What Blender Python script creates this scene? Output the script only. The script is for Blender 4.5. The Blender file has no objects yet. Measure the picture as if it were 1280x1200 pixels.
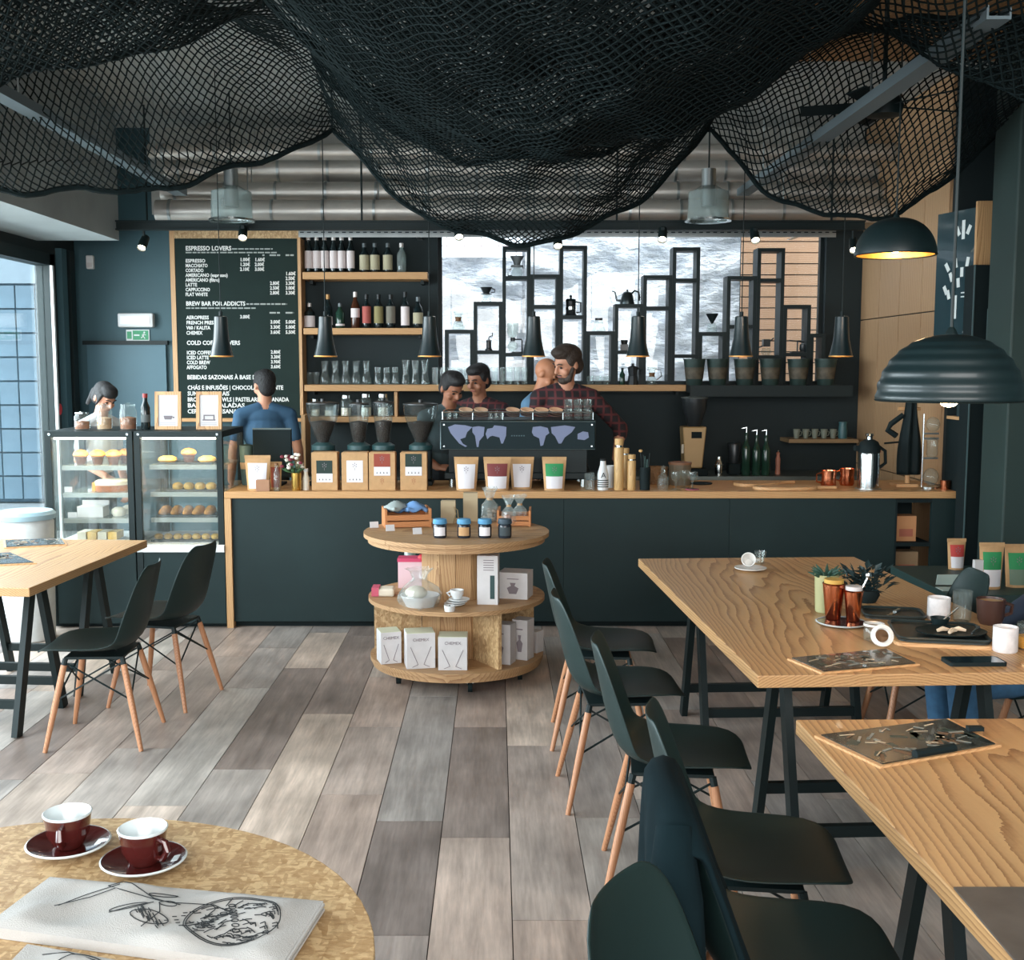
import bpy, bmesh, math, random
import numpy as np
from mathutils import Vector, Matrix, Euler
random.seed(7)
rng = np.random.default_rng(11)
PI = math.pi
scene = bpy.context.scene
COL = scene.collection

# ---------------------------------------------------------------- camera
H, F, CX, CY, HOR = 1.70, 1400.0, 620.0, 600.0, 458.0
TH = math.atan((CY - HOR) / F)
cam_data = bpy.data.cameras.new('camera')
cam = bpy.data.objects.new('camera', cam_data); COL.objects.link(cam)
cam.location = (0, 0, H); cam.rotation_euler = (PI/2 - TH, 0, 0)
cam_data.sensor_width = 36; cam_data.lens = 36 * F / 1280
cam_data.shift_x = (640 - CX) / 1280
cam_data.clip_start = 0.05; cam_data.clip_end = 200
scene.camera = cam

def ray(px, py):
    a, b = (px - CX) / F, (CY - py) / F
    return Vector((a, math.cos(TH) + b * math.sin(TH), -math.sin(TH) + b * math.cos(TH)))
def P(px, py, Y):
    d = ray(px, py); return Vector((0, 0, H)) + d * (Y / d.y)
def G(px, py, Z):
    d = ray(px, py); return Vector((0, 0, H)) + d * ((Z - H) / d.z)
def X_(px, Y, py=458): return P(px, py, Y).x
def Z_(py, Y): return P(620, py, Y).z

# ---------------------------------------------------------------- world and light
vs = scene.view_settings
vs.view_transform = 'Standard'; vs.look = 'None'; vs.gamma = 1; vs.use_curve_mapping = False
vs.exposure = -0.18
w = bpy.data.worlds.new('sky'); scene.world = w; w.use_nodes = True
bg = w.node_tree.nodes['Background']
bg.inputs[0].default_value = (0.80, 0.90, 1.0, 1); bg.inputs[1].default_value = 3.4

def area(name, loc, rot, sx, sy, power, col):
    l = bpy.data.lights.new(name, 'AREA'); l.shape = 'RECTANGLE'; l.size = sx; l.size_y = sy
    l.energy = power; l.color = col
    o = bpy.data.objects.new(name, l); COL.objects.link(o); o.location = loc; o.rotation_euler = rot
    return o
# daylight through the glazed left side, and through the shop window behind the camera
area('daylight_left', (-4.4, 4.4, 2.2), (0, -PI/3, 0), 2.6, 8.4, 1150, (0.88, 0.95, 1.0))
area('daylight_front', (0.3, -2.4, 2.5), (PI/2 - 0.62, 0, 0), 6.0, 2.2, 330, (1.0, 0.95, 0.88))

# sky over the open light well behind the bar
area('daylight_well', (1.7, 10.2, 5.2), (0, 0, 0), 4.4, 1.3, 260, (0.93, 0.96, 1.0))

# ---------------------------------------------------------------- materials
def lin(c):
    c = c / 255.0
    return c / 12.92 if c <= 0.04045 else ((c + 0.055) / 1.055) ** 2.4
def C(r, g, b): return (lin(r), lin(g), lin(b), 1)
MATS = {}
def mat(name, col, rough=0.5, metal=0.0, var=0.0, scale=8.0, bump=0.0, bscale=60.0, spec=0.5, coat=0.0, trans=0.0, emit=None, estr=0, stretch=(1,1,1), sheen=0):
    if name in MATS: return MATS[name]
    m = bpy.data.materials.new(name); m.use_nodes = True; MATS[name] = m
    nt = m.node_tree; b = nt.nodes['Principled BSDF']
    b.inputs['Base Color'].default_value = col
    b.inputs['Roughness'].default_value = rough; b.inputs['Metallic'].default_value = metal
    b.inputs['Specular IOR Level'].default_value = spec
    b.inputs['Coat Weight'].default_value = coat
    b.inputs['Transmission Weight'].default_value = trans
    b.inputs['Sheen Weight'].default_value = sheen
    if emit:
        b.inputs['Emission Color'].default_value = emit; b.inputs['Emission Strength'].default_value = estr
    if var or bump:
        tc = nt.nodes.new('ShaderNodeTexCoord'); mp = nt.nodes.new('ShaderNodeMapping')
        mp.inputs['Scale'].default_value = stretch
        nt.links.new(tc.outputs['Object'], mp.inputs[0])
    if var:
        n = nt.nodes.new('ShaderNodeTexNoise'); n.inputs['Scale'].default_value = scale; n.inputs['Detail'].default_value = 5
        nt.links.new(mp.outputs[0], n.inputs['Vector'])
        r = nt.nodes.new('ShaderNodeValToRGB')
        r.color_ramp.elements[0].position = 0.3; r.color_ramp.elements[1].position = 0.7
        r.color_ramp.elements[0].color = tuple(col[i] * (1 - var) for i in range(3)) + (1,)
        r.color_ramp.elements[1].color = tuple(min(1, col[i] * (1 + var)) for i in range(3)) + (1,)
        nt.links.new(n.outputs[0], r.inputs[0]); nt.links.new(r.outputs[0], b.inputs['Base Color'])
    if bump:
        n2 = nt.nodes.new('ShaderNodeTexNoise'); n2.inputs['Scale'].default_value = bscale; n2.inputs['Detail'].default_value = 4
        nt.links.new(mp.outputs[0], n2.inputs['Vector'])
        bp = nt.nodes.new('ShaderNodeBump'); bp.inputs['Strength'].default_value = bump; bp.inputs['Distance'].default_value = 0.02
        nt.links.new(n2.outputs[0], bp.inputs['Height']); nt.links.new(bp.outputs[0], b.inputs['Normal'])
    return m

def wood(name, light, dark, axis='Y', scale=26, rough=0.45, tilt=0.045, depth=-0.16, coat=0.0, board=0.0):
    """solid wood: growth rings around a slightly tilted axis"""
    if name in MATS: return MATS[name]
    m = bpy.data.materials.new(name); m.use_nodes = True; MATS[name] = m
    nt = m.node_tree; b = nt.nodes['Principled BSDF']; L = nt.links.new; N = nt.nodes.new
    tc = N('ShaderNodeTexCoord'); mp = N('ShaderNodeMapping')
    oi = N('ShaderNodeObjectInfo')
    L(tc.outputs['Object'], mp.inputs[0])
    if axis == 'Y': mp.inputs['Rotation'].default_value = (tilt, 0, tilt * 0.8); mp.inputs['Location'].default_value = (0.07, 0, -depth)
    if axis == 'X': mp.inputs['Rotation'].default_value = (0, tilt, PI/2 + tilt * 0.8); mp.inputs['Location'].default_value = (0.05, 0, -depth)
    if axis == 'Z': mp.inputs['Rotation'].default_value = (PI/2 + tilt, 0, tilt); mp.inputs['Location'].default_value = (0.05, 0, -depth)
    # large slow wobble
    ns = N('ShaderNodeTexNoise'); ns.inputs['Scale'].default_value = 1.0; ns.inputs['Detail'].default_value = 2
    st = N('ShaderNodeMapping'); st.inputs['Scale'].default_value = (5.0, 0.9, 5.0); L(mp.outputs[0], st.inputs[0])
    ad0 = N('ShaderNodeVectorMath'); ad0.operation = 'ADD'
    sc0 = N('ShaderNodeVectorMath'); sc0.operation = 'SCALE'; sc0.inputs[0].default_value = (31, 17, 23); L(oi.outputs['Random'], sc0.inputs['Scale'])
    L(st.outputs[0], ad0.inputs[0]); L(sc0.outputs[0], ad0.inputs[1])
    L(ad0.outputs[0], ns.inputs['Vector'])
    sub = N('ShaderNodeVectorMath'); sub.operation = 'SUBTRACT'; sub.inputs[1].default_value = (0.5, 0.5, 0.5); L(ns.outputs['Color'], sub.inputs[0])
    sc = N('ShaderNodeVectorMath'); sc.operation = 'SCALE'; sc.inputs['Scale'].default_value = 0.06; L(sub.outputs[0], sc.inputs[0])
    ad = N('ShaderNodeVectorMath'); ad.operation = 'ADD'; L(mp.outputs[0], ad.inputs[0]); L(sc.outputs[0], ad.inputs[1])
    wv = N('ShaderNodeTexWave'); wv.wave_type = 'RINGS'; wv.rings_direction = 'Y'; wv.wave_profile = 'SAW'
    wv.inputs['Scale'].default_value = scale; wv.inputs['Distortion'].default_value = 0.8; wv.inputs['Detail'].default_value = 2; wv.inputs['Detail Scale'].default_value = 2
    L(ad.outputs[0], wv.inputs['Vector'])
    fb = N('ShaderNodeTexNoise'); fb.inputs['Scale'].default_value = 1; fb.inputs['Detail'].default_value = 6
    fm = N('ShaderNodeMapping'); fm.inputs['Scale'].default_value = (140, 5, 140); L(mp.outputs[0], fm.inputs[0]); L(fm.outputs[0], fb.inputs['Vector'])
    mx = N('ShaderNodeMath'); mx.operation = 'MULTIPLY_ADD'; mx.inputs[1].default_value = 0.75; L(wv.outputs['Fac'], mx.inputs[0])
    ms = N('ShaderNodeMath'); ms.operation = 'MULTIPLY'; ms.inputs[1].default_value = 0.35; L(fb.outputs[0], ms.inputs[0]); L(ms.outputs[0], mx.inputs[2])
    rp = N('ShaderNodeValToRGB'); rp.color_ramp.elements[0].position = 0.15; rp.color_ramp.elements[1].position = 0.95
    rp.color_ramp.elements[0].color = light; rp.color_ramp.elements[1].color = dark
    e = rp.color_ramp.elements.new(0.62); e.color = tuple(light[i] * 0.72 + dark[i] * 0.28 for i in range(3)) + (1,)
    L(mx.outputs[0], rp.inputs[0]); L(rp.outputs[0], b.inputs['Base Color'])
    b.inputs['Roughness'].default_value = rough; b.inputs['Coat Weight'].default_value = coat
    bp = N('ShaderNodeBump'); bp.inputs['Strength'].default_value = 0.12; bp.inputs['Distance'].default_value = 0.004
    L(mx.outputs[0], bp.inputs['Height']); L(bp.outputs[0], b.inputs['Normal'])
    return m

def osb(name, light, dark):
    if name in MATS: return MATS[name]
    m = bpy.data.materials.new(name); m.use_nodes = True; MATS[name] = m
    nt = m.node_tree; b = nt.nodes['Principled BSDF']; L = nt.links.new; N = nt.nodes.new
    tc = N('ShaderNodeTexCoord')
    ns = N('ShaderNodeTexNoise'); ns.inputs['Scale'].default_value = 9; L(tc.outputs['Object'], ns.inputs['Vector'])
    mxv = N('ShaderNodeMix'); mxv.data_type = 'VECTOR'; mxv.inputs['Factor'].default_value = 0.03
    L(tc.outputs['Object'], mxv.inputs['A']); L(ns.outputs['Color'], mxv.inputs['B'])
    mp = N('ShaderNodeMapping'); mp.inputs['Scale'].default_value = (1, 2.4, 1); mp.inputs['Rotation'].default_value = (0, 0, 0.5); L(mxv.outputs['Result'], mp.inputs[0])
    vo = N('ShaderNodeTexVoronoi'); vo.inputs['Scale'].default_value = 62; L(mp.outputs[0], vo.inputs['Vector'])
    mp2 = N('ShaderNodeMapping'); mp2.inputs['Scale'].default_value = (2.6, 1, 1); mp2.inputs['Rotation'].default_value = (0, 0, -0.4); L(mxv.outputs['Result'], mp2.inputs[0])
    vo2 = N('ShaderNodeTexVoronoi'); vo2.inputs['Scale'].default_value = 44; L(mp2.outputs[0], vo2.inputs['Vector'])
    sx = N('ShaderNodeSeparateColor'); L(vo.outputs['Color'], sx.inputs[0])
    sx2 = N('ShaderNodeSeparateColor'); L(vo2.outputs['Color'], sx2.inputs[0])
    ml = N('ShaderNodeMath'); ml.operation = 'MULTIPLY'; L(sx.outputs[0], ml.inputs[0]); L(sx2.outputs[1], ml.inputs[1])
    fb = N('ShaderNodeTexNoise'); fb.inputs['Scale'].default_value = 70; fb.inputs['Detail'].default_value = 6; L(mp.outputs[0], fb.inputs['Vector'])
    a = N('ShaderNodeMath'); a.operation = 'MULTIPLY_ADD'; a.inputs[1].default_value = 0.6; L(fb.outputs[0], a.inputs[0]); L(ml.outputs[0], a.inputs[2])
    rp = N('ShaderNodeValToRGB'); rp.color_ramp.elements[0].position = 0.22; rp.color_ramp.elements[1].position = 0.85
    rp.color_ramp.elements[0].color = dark; rp.color_ramp.elements[1].color = light
    L(a.outputs[0], rp.inputs[0]); L(rp.outputs[0], b.inputs['Base Color']); b.inputs['Roughness'].default_value = 0.55
    bp = N('ShaderNodeBump'); bp.inputs['Strength'].default_value = 0.35; bp.inputs['Distance'].default_value = 0.004
    L(a.outputs[0], bp.inputs['Height']); L(bp.outputs[0], b.inputs['Normal'])
    return m

def glass(name, tint=(0.97, 0.985, 0.98, 1), clear=0.96, rough=0.03):
    """thin clear glass: see-through with a surface reflection (Fresnel)"""
    if name in MATS: return MATS[name]
    m = bpy.data.materials.new(name); m.use_nodes = True; MATS[name] = m
    nt = m.node_tree; nt.nodes.clear(); N = nt.nodes.new; L = nt.links.new
    o = N('ShaderNodeOutputMaterial'); t = N('ShaderNodeBsdfTransparent'); t.inputs[0].default_value = tint
    g = N('ShaderNodeBsdfGlossy'); g.inputs['Roughness'].default_value = rough
    d = N('ShaderNodeBsdfDiffuse'); d.inputs[0].default_value = (0.6, 0.68, 0.66, 1)
    lw = N('ShaderNodeLayerWeight'); lw.inputs[0].default_value = 0.5
    pw = N('ShaderNodeMath'); pw.operation = 'POWER'; pw.inputs[1].default_value = 4.0; L(lw.outputs['Facing'], pw.inputs[0])
    fr = N('ShaderNodeMath'); fr.operation = 'MULTIPLY_ADD'; fr.inputs[1].default_value = 0.75; fr.inputs[2].default_value = 0.035; L(pw.outputs[0], fr.inputs[0])
    m1 = N('ShaderNodeMixShader'); m2 = N('ShaderNodeMixShader')
    m1.inputs[0].default_value = 1 - clear; L(t.outputs[0], m1.inputs[1]); L(d.outputs[0], m1.inputs[2])
    L(fr.outputs[0], m2.inputs[0]); L(m1.outputs[0], m2.inputs[1]); L(g.outputs[0], m2.inputs[2]); L(m2.outputs[0], o.inputs[0])
    return m

GREEN = mat('dark_green_paint', C(24, 42, 43), 0.6, var=0.12, scale=3, spec=0.3)
BLACK = mat('black_metal', C(17, 31, 32), 0.5, spec=0.3)
BLACKM = mat('matte_black', C(16, 29, 31), 0.75, spec=0.25)
INK = mat('black_ink', C(30, 34, 36), 0.8)
DARKWALL = mat('dark_wall_paint', C(20, 34, 36), 0.75, var=0.15, scale=2)
BLUEWALL = mat('blue_green_wall_paint', C(52, 84, 92), 0.6, var=0.1, scale=1.5)
WHITE = mat('white_paint', C(214, 216, 216), 0.5)
PAPER = mat('white_card', C(204, 200, 200), 0.75, var=0.04, scale=20)
CHROME = mat('chrome', C(205, 212, 212), 0.18, 1.0)
STEEL = mat('galvanised_steel', C(172, 178, 178), 0.35, 1.0, var=0.12, scale=6)
OAK = wood('oak_slab', C(198, 156, 108), C(140, 98, 62), 'Y', 36, 0.42, coat=0.04, tilt=0.03)
OAKX = wood('oak_edge', C(206, 160, 108), C(160, 112, 68), 'X', 40, 0.5)
OAKZ = wood('oak_upright', C(206, 164, 116), C(158, 112, 72), 'Z', 40, 0.5)
PLY = wood('plywood_door', C(196, 158, 120), C(160, 122, 86), 'Z', 14, 0.5, depth=-0.5)
REELW = wood('reel_pine', C(184, 146, 104), C(138, 100, 66), 'X', 30, 0.6)
REELZ = wood('reel_stave_pine', C(184, 146, 102), C(138, 98, 62), 'Z', 30, 0.6)
BEECH = wood('beech_leg', C(188, 134, 98), C(156, 104, 70), 'Z', 60, 0.4)
CRATE = wood('crate_wood', C(196, 130, 78), C(158, 96, 54), 'X', 50, 0.6)
OSB = osb('strand_board', C(206, 174, 130), C(160, 124, 82))
KRAFT = mat('kraft_paper', C(190, 150, 106), 0.8, var=0.08, scale=30)
GLASS = glass('clear_glass')
CLEARG = glass('thin_glassware', (0.92, 0.96, 0.95, 1), 0.93, 0.05)
PANE = glass('window_pane', (0.97, 1, 1, 1), 0.97, 0.01)
GOLD = mat('brass_inside', C(214, 160, 80), 0.4, 0.9)
COPPER = mat('copper', C(214, 132, 96), 0.22, 1.0)
SKIN = mat('skin', C(196, 140, 112), 0.55)
SKIND = mat('tan_skin', C(158, 106, 80), 0.55)
HAIR = mat('dark_hair', C(28, 27, 28), 0.6, var=0.3, scale=60, bump=0.5, bscale=120)
HAIRB = mat('brown_hair', C(58, 46, 38), 0.6, var=0.3, scale=60, bump=0.5, bscale=120)

# ---------------------------------------------------------------- mesh helper
class MB:
    def __init__(s): s.v = []; s.f = []; s.m = []; s.mi = 0
    def add(s, vs, fs):
        o = len(s.v); s.v += [tuple(v) for v in vs]
        for f in fs: s.f.append(tuple(i + o for i in f)); s.m.append(s.mi)
        return s
    def box(s, x0, x1, y0, y1, z0, z1, M=None):
        vs = [Vector((x, y, z)) for z in (z0, z1) for y in (y0, y1) for x in (x0, x1)]
        if M is not None: vs = [M @ v for v in vs]
        return s.add(vs, [(0,2,3,1), (4,5,7,6), (0,1,5,4), (2,6,7,3), (0,4,6,2), (1,3,7,5)])
    def cbox(s, c, d, M=None):
        h = [d[i] / 2 for i in range(3)]
        T = Matrix.Translation(Vector(c))
        return s.box(-h[0], h[0], -h[1], h[1], -h[2], h[2], T @ M if M is not None else T)
    def bar(s, p0, p1, wx, wy, ref=(0, 1, 0)):
        p0, p1 = Vector(p0), Vector(p1); d = (p1 - p0).normalized()
        r = Vector(ref); u = d.cross(r)
        if u.length < 1e-5: u = d.cross(Vector((1, 0, 0)))
        u.normalize(); v = u.cross(d).normalized()
        vs = []
        for p in (p0, p1):
            for a, b in ((-1, -1), (1, -1), (1, 1), (-1, 1)): vs.append(p + u * a * wx / 2 + v * b * wy / 2)
        return s.add(vs, [(3,2,1,0), (4,5,6,7), (0,1,5,4), (1,2,6,5), (2,3,7,6), (3,0,4,7)])
    def cyl(s, p0, p1, r0, r1=None, n=12, cap=True):
        r1 = r0 if r1 is None else r1
        p0, p1 = Vector(p0), Vector(p1); d = (p1 - p0).normalized()
        u = d.orthogonal().normalized(); v = d.cross(u)
        vs = [p + (u * math.cos(2*PI*i/n) + v * math.sin(2*PI*i/n)) * r for p, r in ((p0, r0), (p1, r1)) for i in range(n)]
        fs = [(i, (i+1) % n, n + (i+1) % n, n + i) for i in range(n)]
        if cap: fs += [tuple(range(n))[::-1], tuple(range(n, 2*n))]
        return s.add(vs, fs)
    def tube(s, pts, r, n=6, cap=True):
        pts = [Vector(p) for p in pts]; k = len(pts)
        rs = r if isinstance(r, (list, tuple)) else [r] * k
        vs = []; u = None
        for i, p in enumerate(pts):
            d = (pts[min(i+1, k-1)] - pts[max(i-1, 0)]).normalized()
            u = d.orthogonal().normalized() if u is None else (u - d * u.dot(d)).normalized()
            v = d.cross(u)
            vs += [p + (u * math.cos(2*PI*j/n) + v * math.sin(2*PI*j/n)) * rs[i] for j in range(n)]
        fs = [(i*n + j, i*n + (j+1) % n, (i+1)*n + (j+1) % n, (i+1)*n + j) for i in range(k-1) for j in range(n)]
        if cap: fs += [tuple(range(n))[::-1], tuple(range((k-1)*n, k*n))]
        return s.add(vs, fs)
    def lathe(s, prof, n=16, c=(0, 0, 0), cap=(True, True)):
        c = Vector(c); k = len(prof)
        vs = [c + Vector((r * math.cos(2*PI*j/n), r * math.sin(2*PI*j/n), z)) for r, z in prof for j in range(n)]
        fs = [(i*n + j, i*n + (j+1) % n, (i+1)*n + (j+1) % n, (i+1)*n + j) for i in range(k-1) for j in range(n)]
        if cap[0] and prof[0][0] > 1e-4: fs.append(tuple(range(n))[::-1])
        if cap[1] and prof[-1][0] > 1e-4: fs.append(tuple(range((k-1)*n, k*n)))
        return s.add(vs, fs)
    def ell(s, c, r, nu=12, nv=8, M=None):
        c = Vector(c); vs = []; 
        for i in range(nv + 1):
            t = PI * i / nv
            for j in range(nu):
                q = Vector((r[0]*math.sin(t)*math.cos(2*PI*j/nu), r[1]*math.sin(t)*math.sin(2*PI*j/nu), -r[2]*math.cos(t)))
                vs.append(c + (M @ q if M is not None else q))
        fs = [(i*nu + j, i*nu + (j+1) % nu, (i+1)*nu + (j+1) % nu, (i+1)*nu + j) for i in range(nv) for j in range(nu)]
        return s.add(vs, fs)
    def prism(s, poly, y0, y1, M=None):
        """poly in x,z extruded along y"""
        n = len(poly)
        vs = [Vector((x, y0, z)) for x, z in poly] + [Vector((x, y1, z)) for x, z in poly]
        if M is not None: vs = [M @ v for v in vs]
        fs = [tuple(range(n)), tuple(range(n, 2*n))[::-1]] + [(i, n + i, n + (i+1) % n, (i+1) % n) for i in range(n)]
        return s.add(vs, fs)
    def plate(s, poly, z0, z1, M=None):
        """poly in x,y extruded along z"""
        n = len(poly)
        vs = [Vector((x, y, z0)) for x, y in poly] + [Vector((x, y, z1)) for x, y in poly]
        if M is not None: vs = [M @ v for v in vs]
        fs = [tuple(range(n))[::-1], tuple(range(n, 2*n))] + [(i, (i+1) % n, n + (i+1) % n, n + i) for i in range(n)]
        return s.add(vs, fs)
    def grid(s, fn, nu, nv):
        vs = [Vector(fn(i / nu, j / nv)) for j in range(nv + 1) for i in range(nu + 1)]
        fs = [(j*(nu+1) + i, j*(nu+1) + i + 1, (j+1)*(nu+1) + i + 1, (j+1)*(nu+1) + i) for j in range(nv) for i in range(nu)]
        return s.add(vs, fs)
    def mesh(s, name, mats, smooth=False, fix=True):
        me = bpy.data.meshes.new(name); me.from_pydata(s.v, [], s.f)
        mats = mats if isinstance(mats, (list, tuple)) else [mats]
        for m in mats: me.materials.append(m)
        if len(mats) > 1: me.polygons.foreach_set('material_index', s.m)
        if fix:
            bm = bmesh.new(); bm.from_mesh(me); bmesh.ops.recalc_face_normals(bm, faces=bm.faces); bm.to_mesh(me); bm.free()
        if smooth:
            me.polygons.foreach_set('use_smooth', [True] * len(me.polygons))
            try: me.set_sharp_from_angle(angle=math.radians(42))
            except Exception: pass
        me.update(); return me
    def build(s, name, mats, parent=None, loc=(0, 0, 0), rz=0.0, smooth=False, bevel=0.0, solid=0.0, sub=0, fix=True):
        o = bpy.data.objects.new(name, s.mesh(name, mats, smooth, fix)); COL.objects.link(o)
        o.location = loc; o.rotation_euler = (0, 0, rz)
        if parent: o.parent = parent
        if solid:
            md = o.modifiers.new('thickness', 'SOLIDIFY'); md.thickness = solid; md.offset = 0
        if bevel:
            md = o.modifiers.new('edge', 'BEVEL'); md.width = bevel; md.segments = 2; md.limit_method = 'ANGLE'
        if sub:
            md = o.modifiers.new('soft', 'SUBSURF'); md.levels = sub; md.render_levels = sub
        return o

def tag(o, label, cat, group=None):
    o['label'] = label; o['category'] = cat
    if group: o['group'] = group
    return o
def thing(name, label, cat, loc=(0, 0, 0), rz=0.0, group=None):
    o = bpy.data.objects.new(name, None); COL.objects.link(o); o.empty_display_size = 0.05
    o.location = loc; o.rotation_euler = (0, 0, rz)
    return tag(o, label, cat, group)
def struct(o): o['kind'] = 'structure'; return o
def dup(o, loc, rz=0.0, label=None, group=None, scale=None):
    kids = [c for c in list(COL.objects) if c.parent == o]
    r = o.copy(); COL.objects.link(r); r.location = loc; r.rotation_euler = (0, 0, rz)
    if scale: r.scale = scale
    if label: r['label'] = label
    if group: r['group'] = group
    for ch in kids:
        c = ch.copy(); COL.objects.link(c); c.parent = r
        for g in [k for k in list(COL.objects) if k.parent == ch]:
            d = g.copy(); COL.objects.link(d); d.parent = c
    return r
def free(o, label, cat, group=None):
    """a mesh modelled in another thing's frame that is a thing of its own"""
    p = o.parent; o.parent = None; o.location = p.location.copy(); o.rotation_euler = p.rotation_euler.copy()
    return tag(o, label, cat, group)
def stuff(o): o['kind'] = 'stuff'; return o
def RZ(a): return Matrix.Rotation(a, 4, 'Z')
def RX(a): return Matrix.Rotation(a, 4, 'X')
def RY(a): return Matrix.Rotation(a, 4, 'Y')
def T_(x, y, z): return Matrix.Translation((x, y, z))
def lettering(body, size, M, material, parent, name='lettering', align='LEFT', sx=1.0, depth=0.0006, bold=0.0):
    cu = bpy.data.curves.new(name, 'FONT'); cu.body = body; cu.size = size; cu.align_x = align
    cu.extrude = depth; cu.resolution_u = 2; cu.offset = bold * size
    o = bpy.data.objects.new(name, cu); COL.objects.link(o)
    dg = bpy.context.evaluated_depsgraph_get()
    me = bpy.data.meshes.new_from_object(o.evaluated_get(dg)); COL.objects.unlink(o); bpy.data.objects.remove(o)
    me.transform(M @ Matrix.Diagonal((sx, 1, 1, 1)))
    me.materials.clear(); me.materials.append(material)
    t = bpy.data.objects.new(name, me); COL.objects.link(t); t.parent = parent
    return t
FACE = RX(PI/2)      # lettering stands up and faces the camera side (-Y)
# ================================================================ the room
XL, XR, YB, ZC = -3.45, 3.0, 9.3, 3.62
YF = -2.0

def plank_mat():
    m = bpy.data.materials.new('floor_plank'); m.use_nodes = True; nt = m.node_tree; N = nt.nodes.new; L = nt.links.new
    b = nt.nodes['Principled BSDF']; oi = N('ShaderNodeObjectInfo'); tc = N('ShaderNodeTexCoord')
    rp = N('ShaderNodeValToRGB'); cr = rp.color_ramp; cr.interpolation = 'LINEAR'
    cols = [C(128, 116, 110), C(188, 166, 152), C(164, 156, 150), C(202, 182, 166), C(150, 134, 126), C(186, 178, 170), C(178, 156, 140)]
    cr.elements[0].color = cols[0]; cr.elements[1].color = cols[-1]
    for i in range(1, len(cols) - 1): e = cr.elements.new(i / (len(cols) - 1)); e.color = cols[i]
    L(oi.outputs['Random'], rp.inputs[0])
    of = N('ShaderNodeVectorMath'); of.operation = 'SCALE'; of.inputs[0].default_value = (53, 91, 0); L(oi.outputs['Random'], of.inputs['Scale'])
    ge = N('ShaderNodeNewGeometry'); ad = N('ShaderNodeVectorMath'); ad.operation = 'ADD'; L(ge.outputs['Position'], ad.inputs[0]); L(of.outputs[0], ad.inputs[1])
    mp = N('ShaderNodeMapping'); mp.inputs['Scale'].default_value = (9, 1.1, 1); L(ad.outputs[0], mp.inputs[0])
    n1 = N('ShaderNodeTexNoise'); n1.inputs['Scale'].default_value = 1.6; n1.inputs['Detail'].default_value = 8; n1.inputs['Roughness'].default_value = 0.65; L(mp.outputs[0], n1.inputs['Vector'])
    mp2 = N('ShaderNodeMapping'); mp2.inputs['Scale'].default_value = (60, 4, 1); L(ad.outputs[0], mp2.inputs[0])
    n2 = N('ShaderNodeTexNoise'); n2.inputs['Scale'].default_value = 1.5; n2.inputs['Detail'].default_value = 5; L(mp2.outputs[0], n2.inputs['Vector'])
    n3 = N('ShaderNodeTexNoise'); n3.inputs['Scale'].default_value = 2.6; n3.inputs['Detail'].default_value = 3; L(ad.outputs[0], n3.inputs['Vector'])
    def mul(col, fac, lo, hi):
        mr = N('ShaderNodeMapRange'); mr.inputs['From Min'].default_value = 0.3; mr.inputs['From Max'].default_value = 0.7
        mr.inputs['To Min'].default_value = lo; mr.inputs['To Max'].default_value = hi; L(fac, mr.inputs[0])
        sc = N('ShaderNodeVectorMath'); sc.operation = 'SCALE'; L(col, sc.inputs[0]); L(mr.outputs[0], sc.inputs['Scale']); return sc.outputs[0]
    c = mul(rp.outputs[0], n1.outputs[0], 0.62, 1.25); c = mul(c, n2.outputs[0], 0.86, 1.1); c = mul(c, n3.outputs[0], 0.7, 1.15)
    L(c, b.inputs['Base Color'])
    mr = N('ShaderNodeMapRange'); mr.inputs['To Min'].default_value = 0.26; mr.inputs['To Max'].default_value = 0.5; L(n1.outputs[0], mr.inputs[0]); L(mr.outputs[0], b.inputs['Roughness'])
    bp = N('ShaderNodeBump'); bp.inputs['Strength'].default_value = 0.1; bp.inputs['Distance'].default_value = 0.004; L(n2.outputs[0], bp.inputs['Height']); L(bp.outputs[0], b.inputs['Normal'])
    return m
PLANK = plank_mat()
floor = struct(MB().box(XL - 0.1, 3.45, YF, YB + 0.1, -0.1, -0.006).build('floor', mat('floor_joint', C(66, 58, 54), 0.9)))
pm = MB().box(-0.5, 0.5, -0.5, 0.5, -0.012, 0.0).mesh('plank', PLANK)
PW = 0.25
x = XL
while x < 3.25:
    y = 0.7 - random.random() * 1.2
    while y < YB:
        ln = random.choice((0.85, 1.25, 1.25, 1.6, 1.6)); y1 = min(y + ln, YB); y0 = max(y, 0.3)
        if y1 - y0 > 0.1:
            o = bpy.data.objects.new('plank', pm); COL.objects.link(o); o.parent = floor
            o.location = (x + PW/2, (y0 + y1)/2, 0); o.scale = (PW - 0.0035, y1 - y0 - 0.0035, 1)
        y += ln
    x += PW

# ---- ceiling
CEIL = mat('ceiling_board', C(176, 180, 178), 0.8, var=0.08, scale=1.5)
ceiling = struct(MB().box(XL - 0.1, 3.45, YF, YB + 0.15, ZC, ZC + 0.1).build('ceiling', CEIL))
for x0, x1, y0, y1 in ((-3.3, -1.3, 4.7, 5.7), (-1.1, 0.9, 4.6, 5.3), (1.5, 3.1, 5.9, 7.2), (1.6, 2.9, 4.4, 5.2)):
    o = MB().box(x0, x1, y0, y1, ZC - 0.03, ZC - 0.002).build('ceiling_panel', osb('ceiling_strand_board', C(190, 142, 92), C(126, 84, 48)), ceiling)
SOF = mat('soffit_plaster', C(150, 158, 158), 0.8, var=0.12, scale=2.5, bump=0.1)
o = struct(MB().box(XL, -2.83, YF, 8.55, 2.64, ZC).build('trim_1', SOF)); o['label'] = 'grey plastered soffit running above the glazed side'

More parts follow.
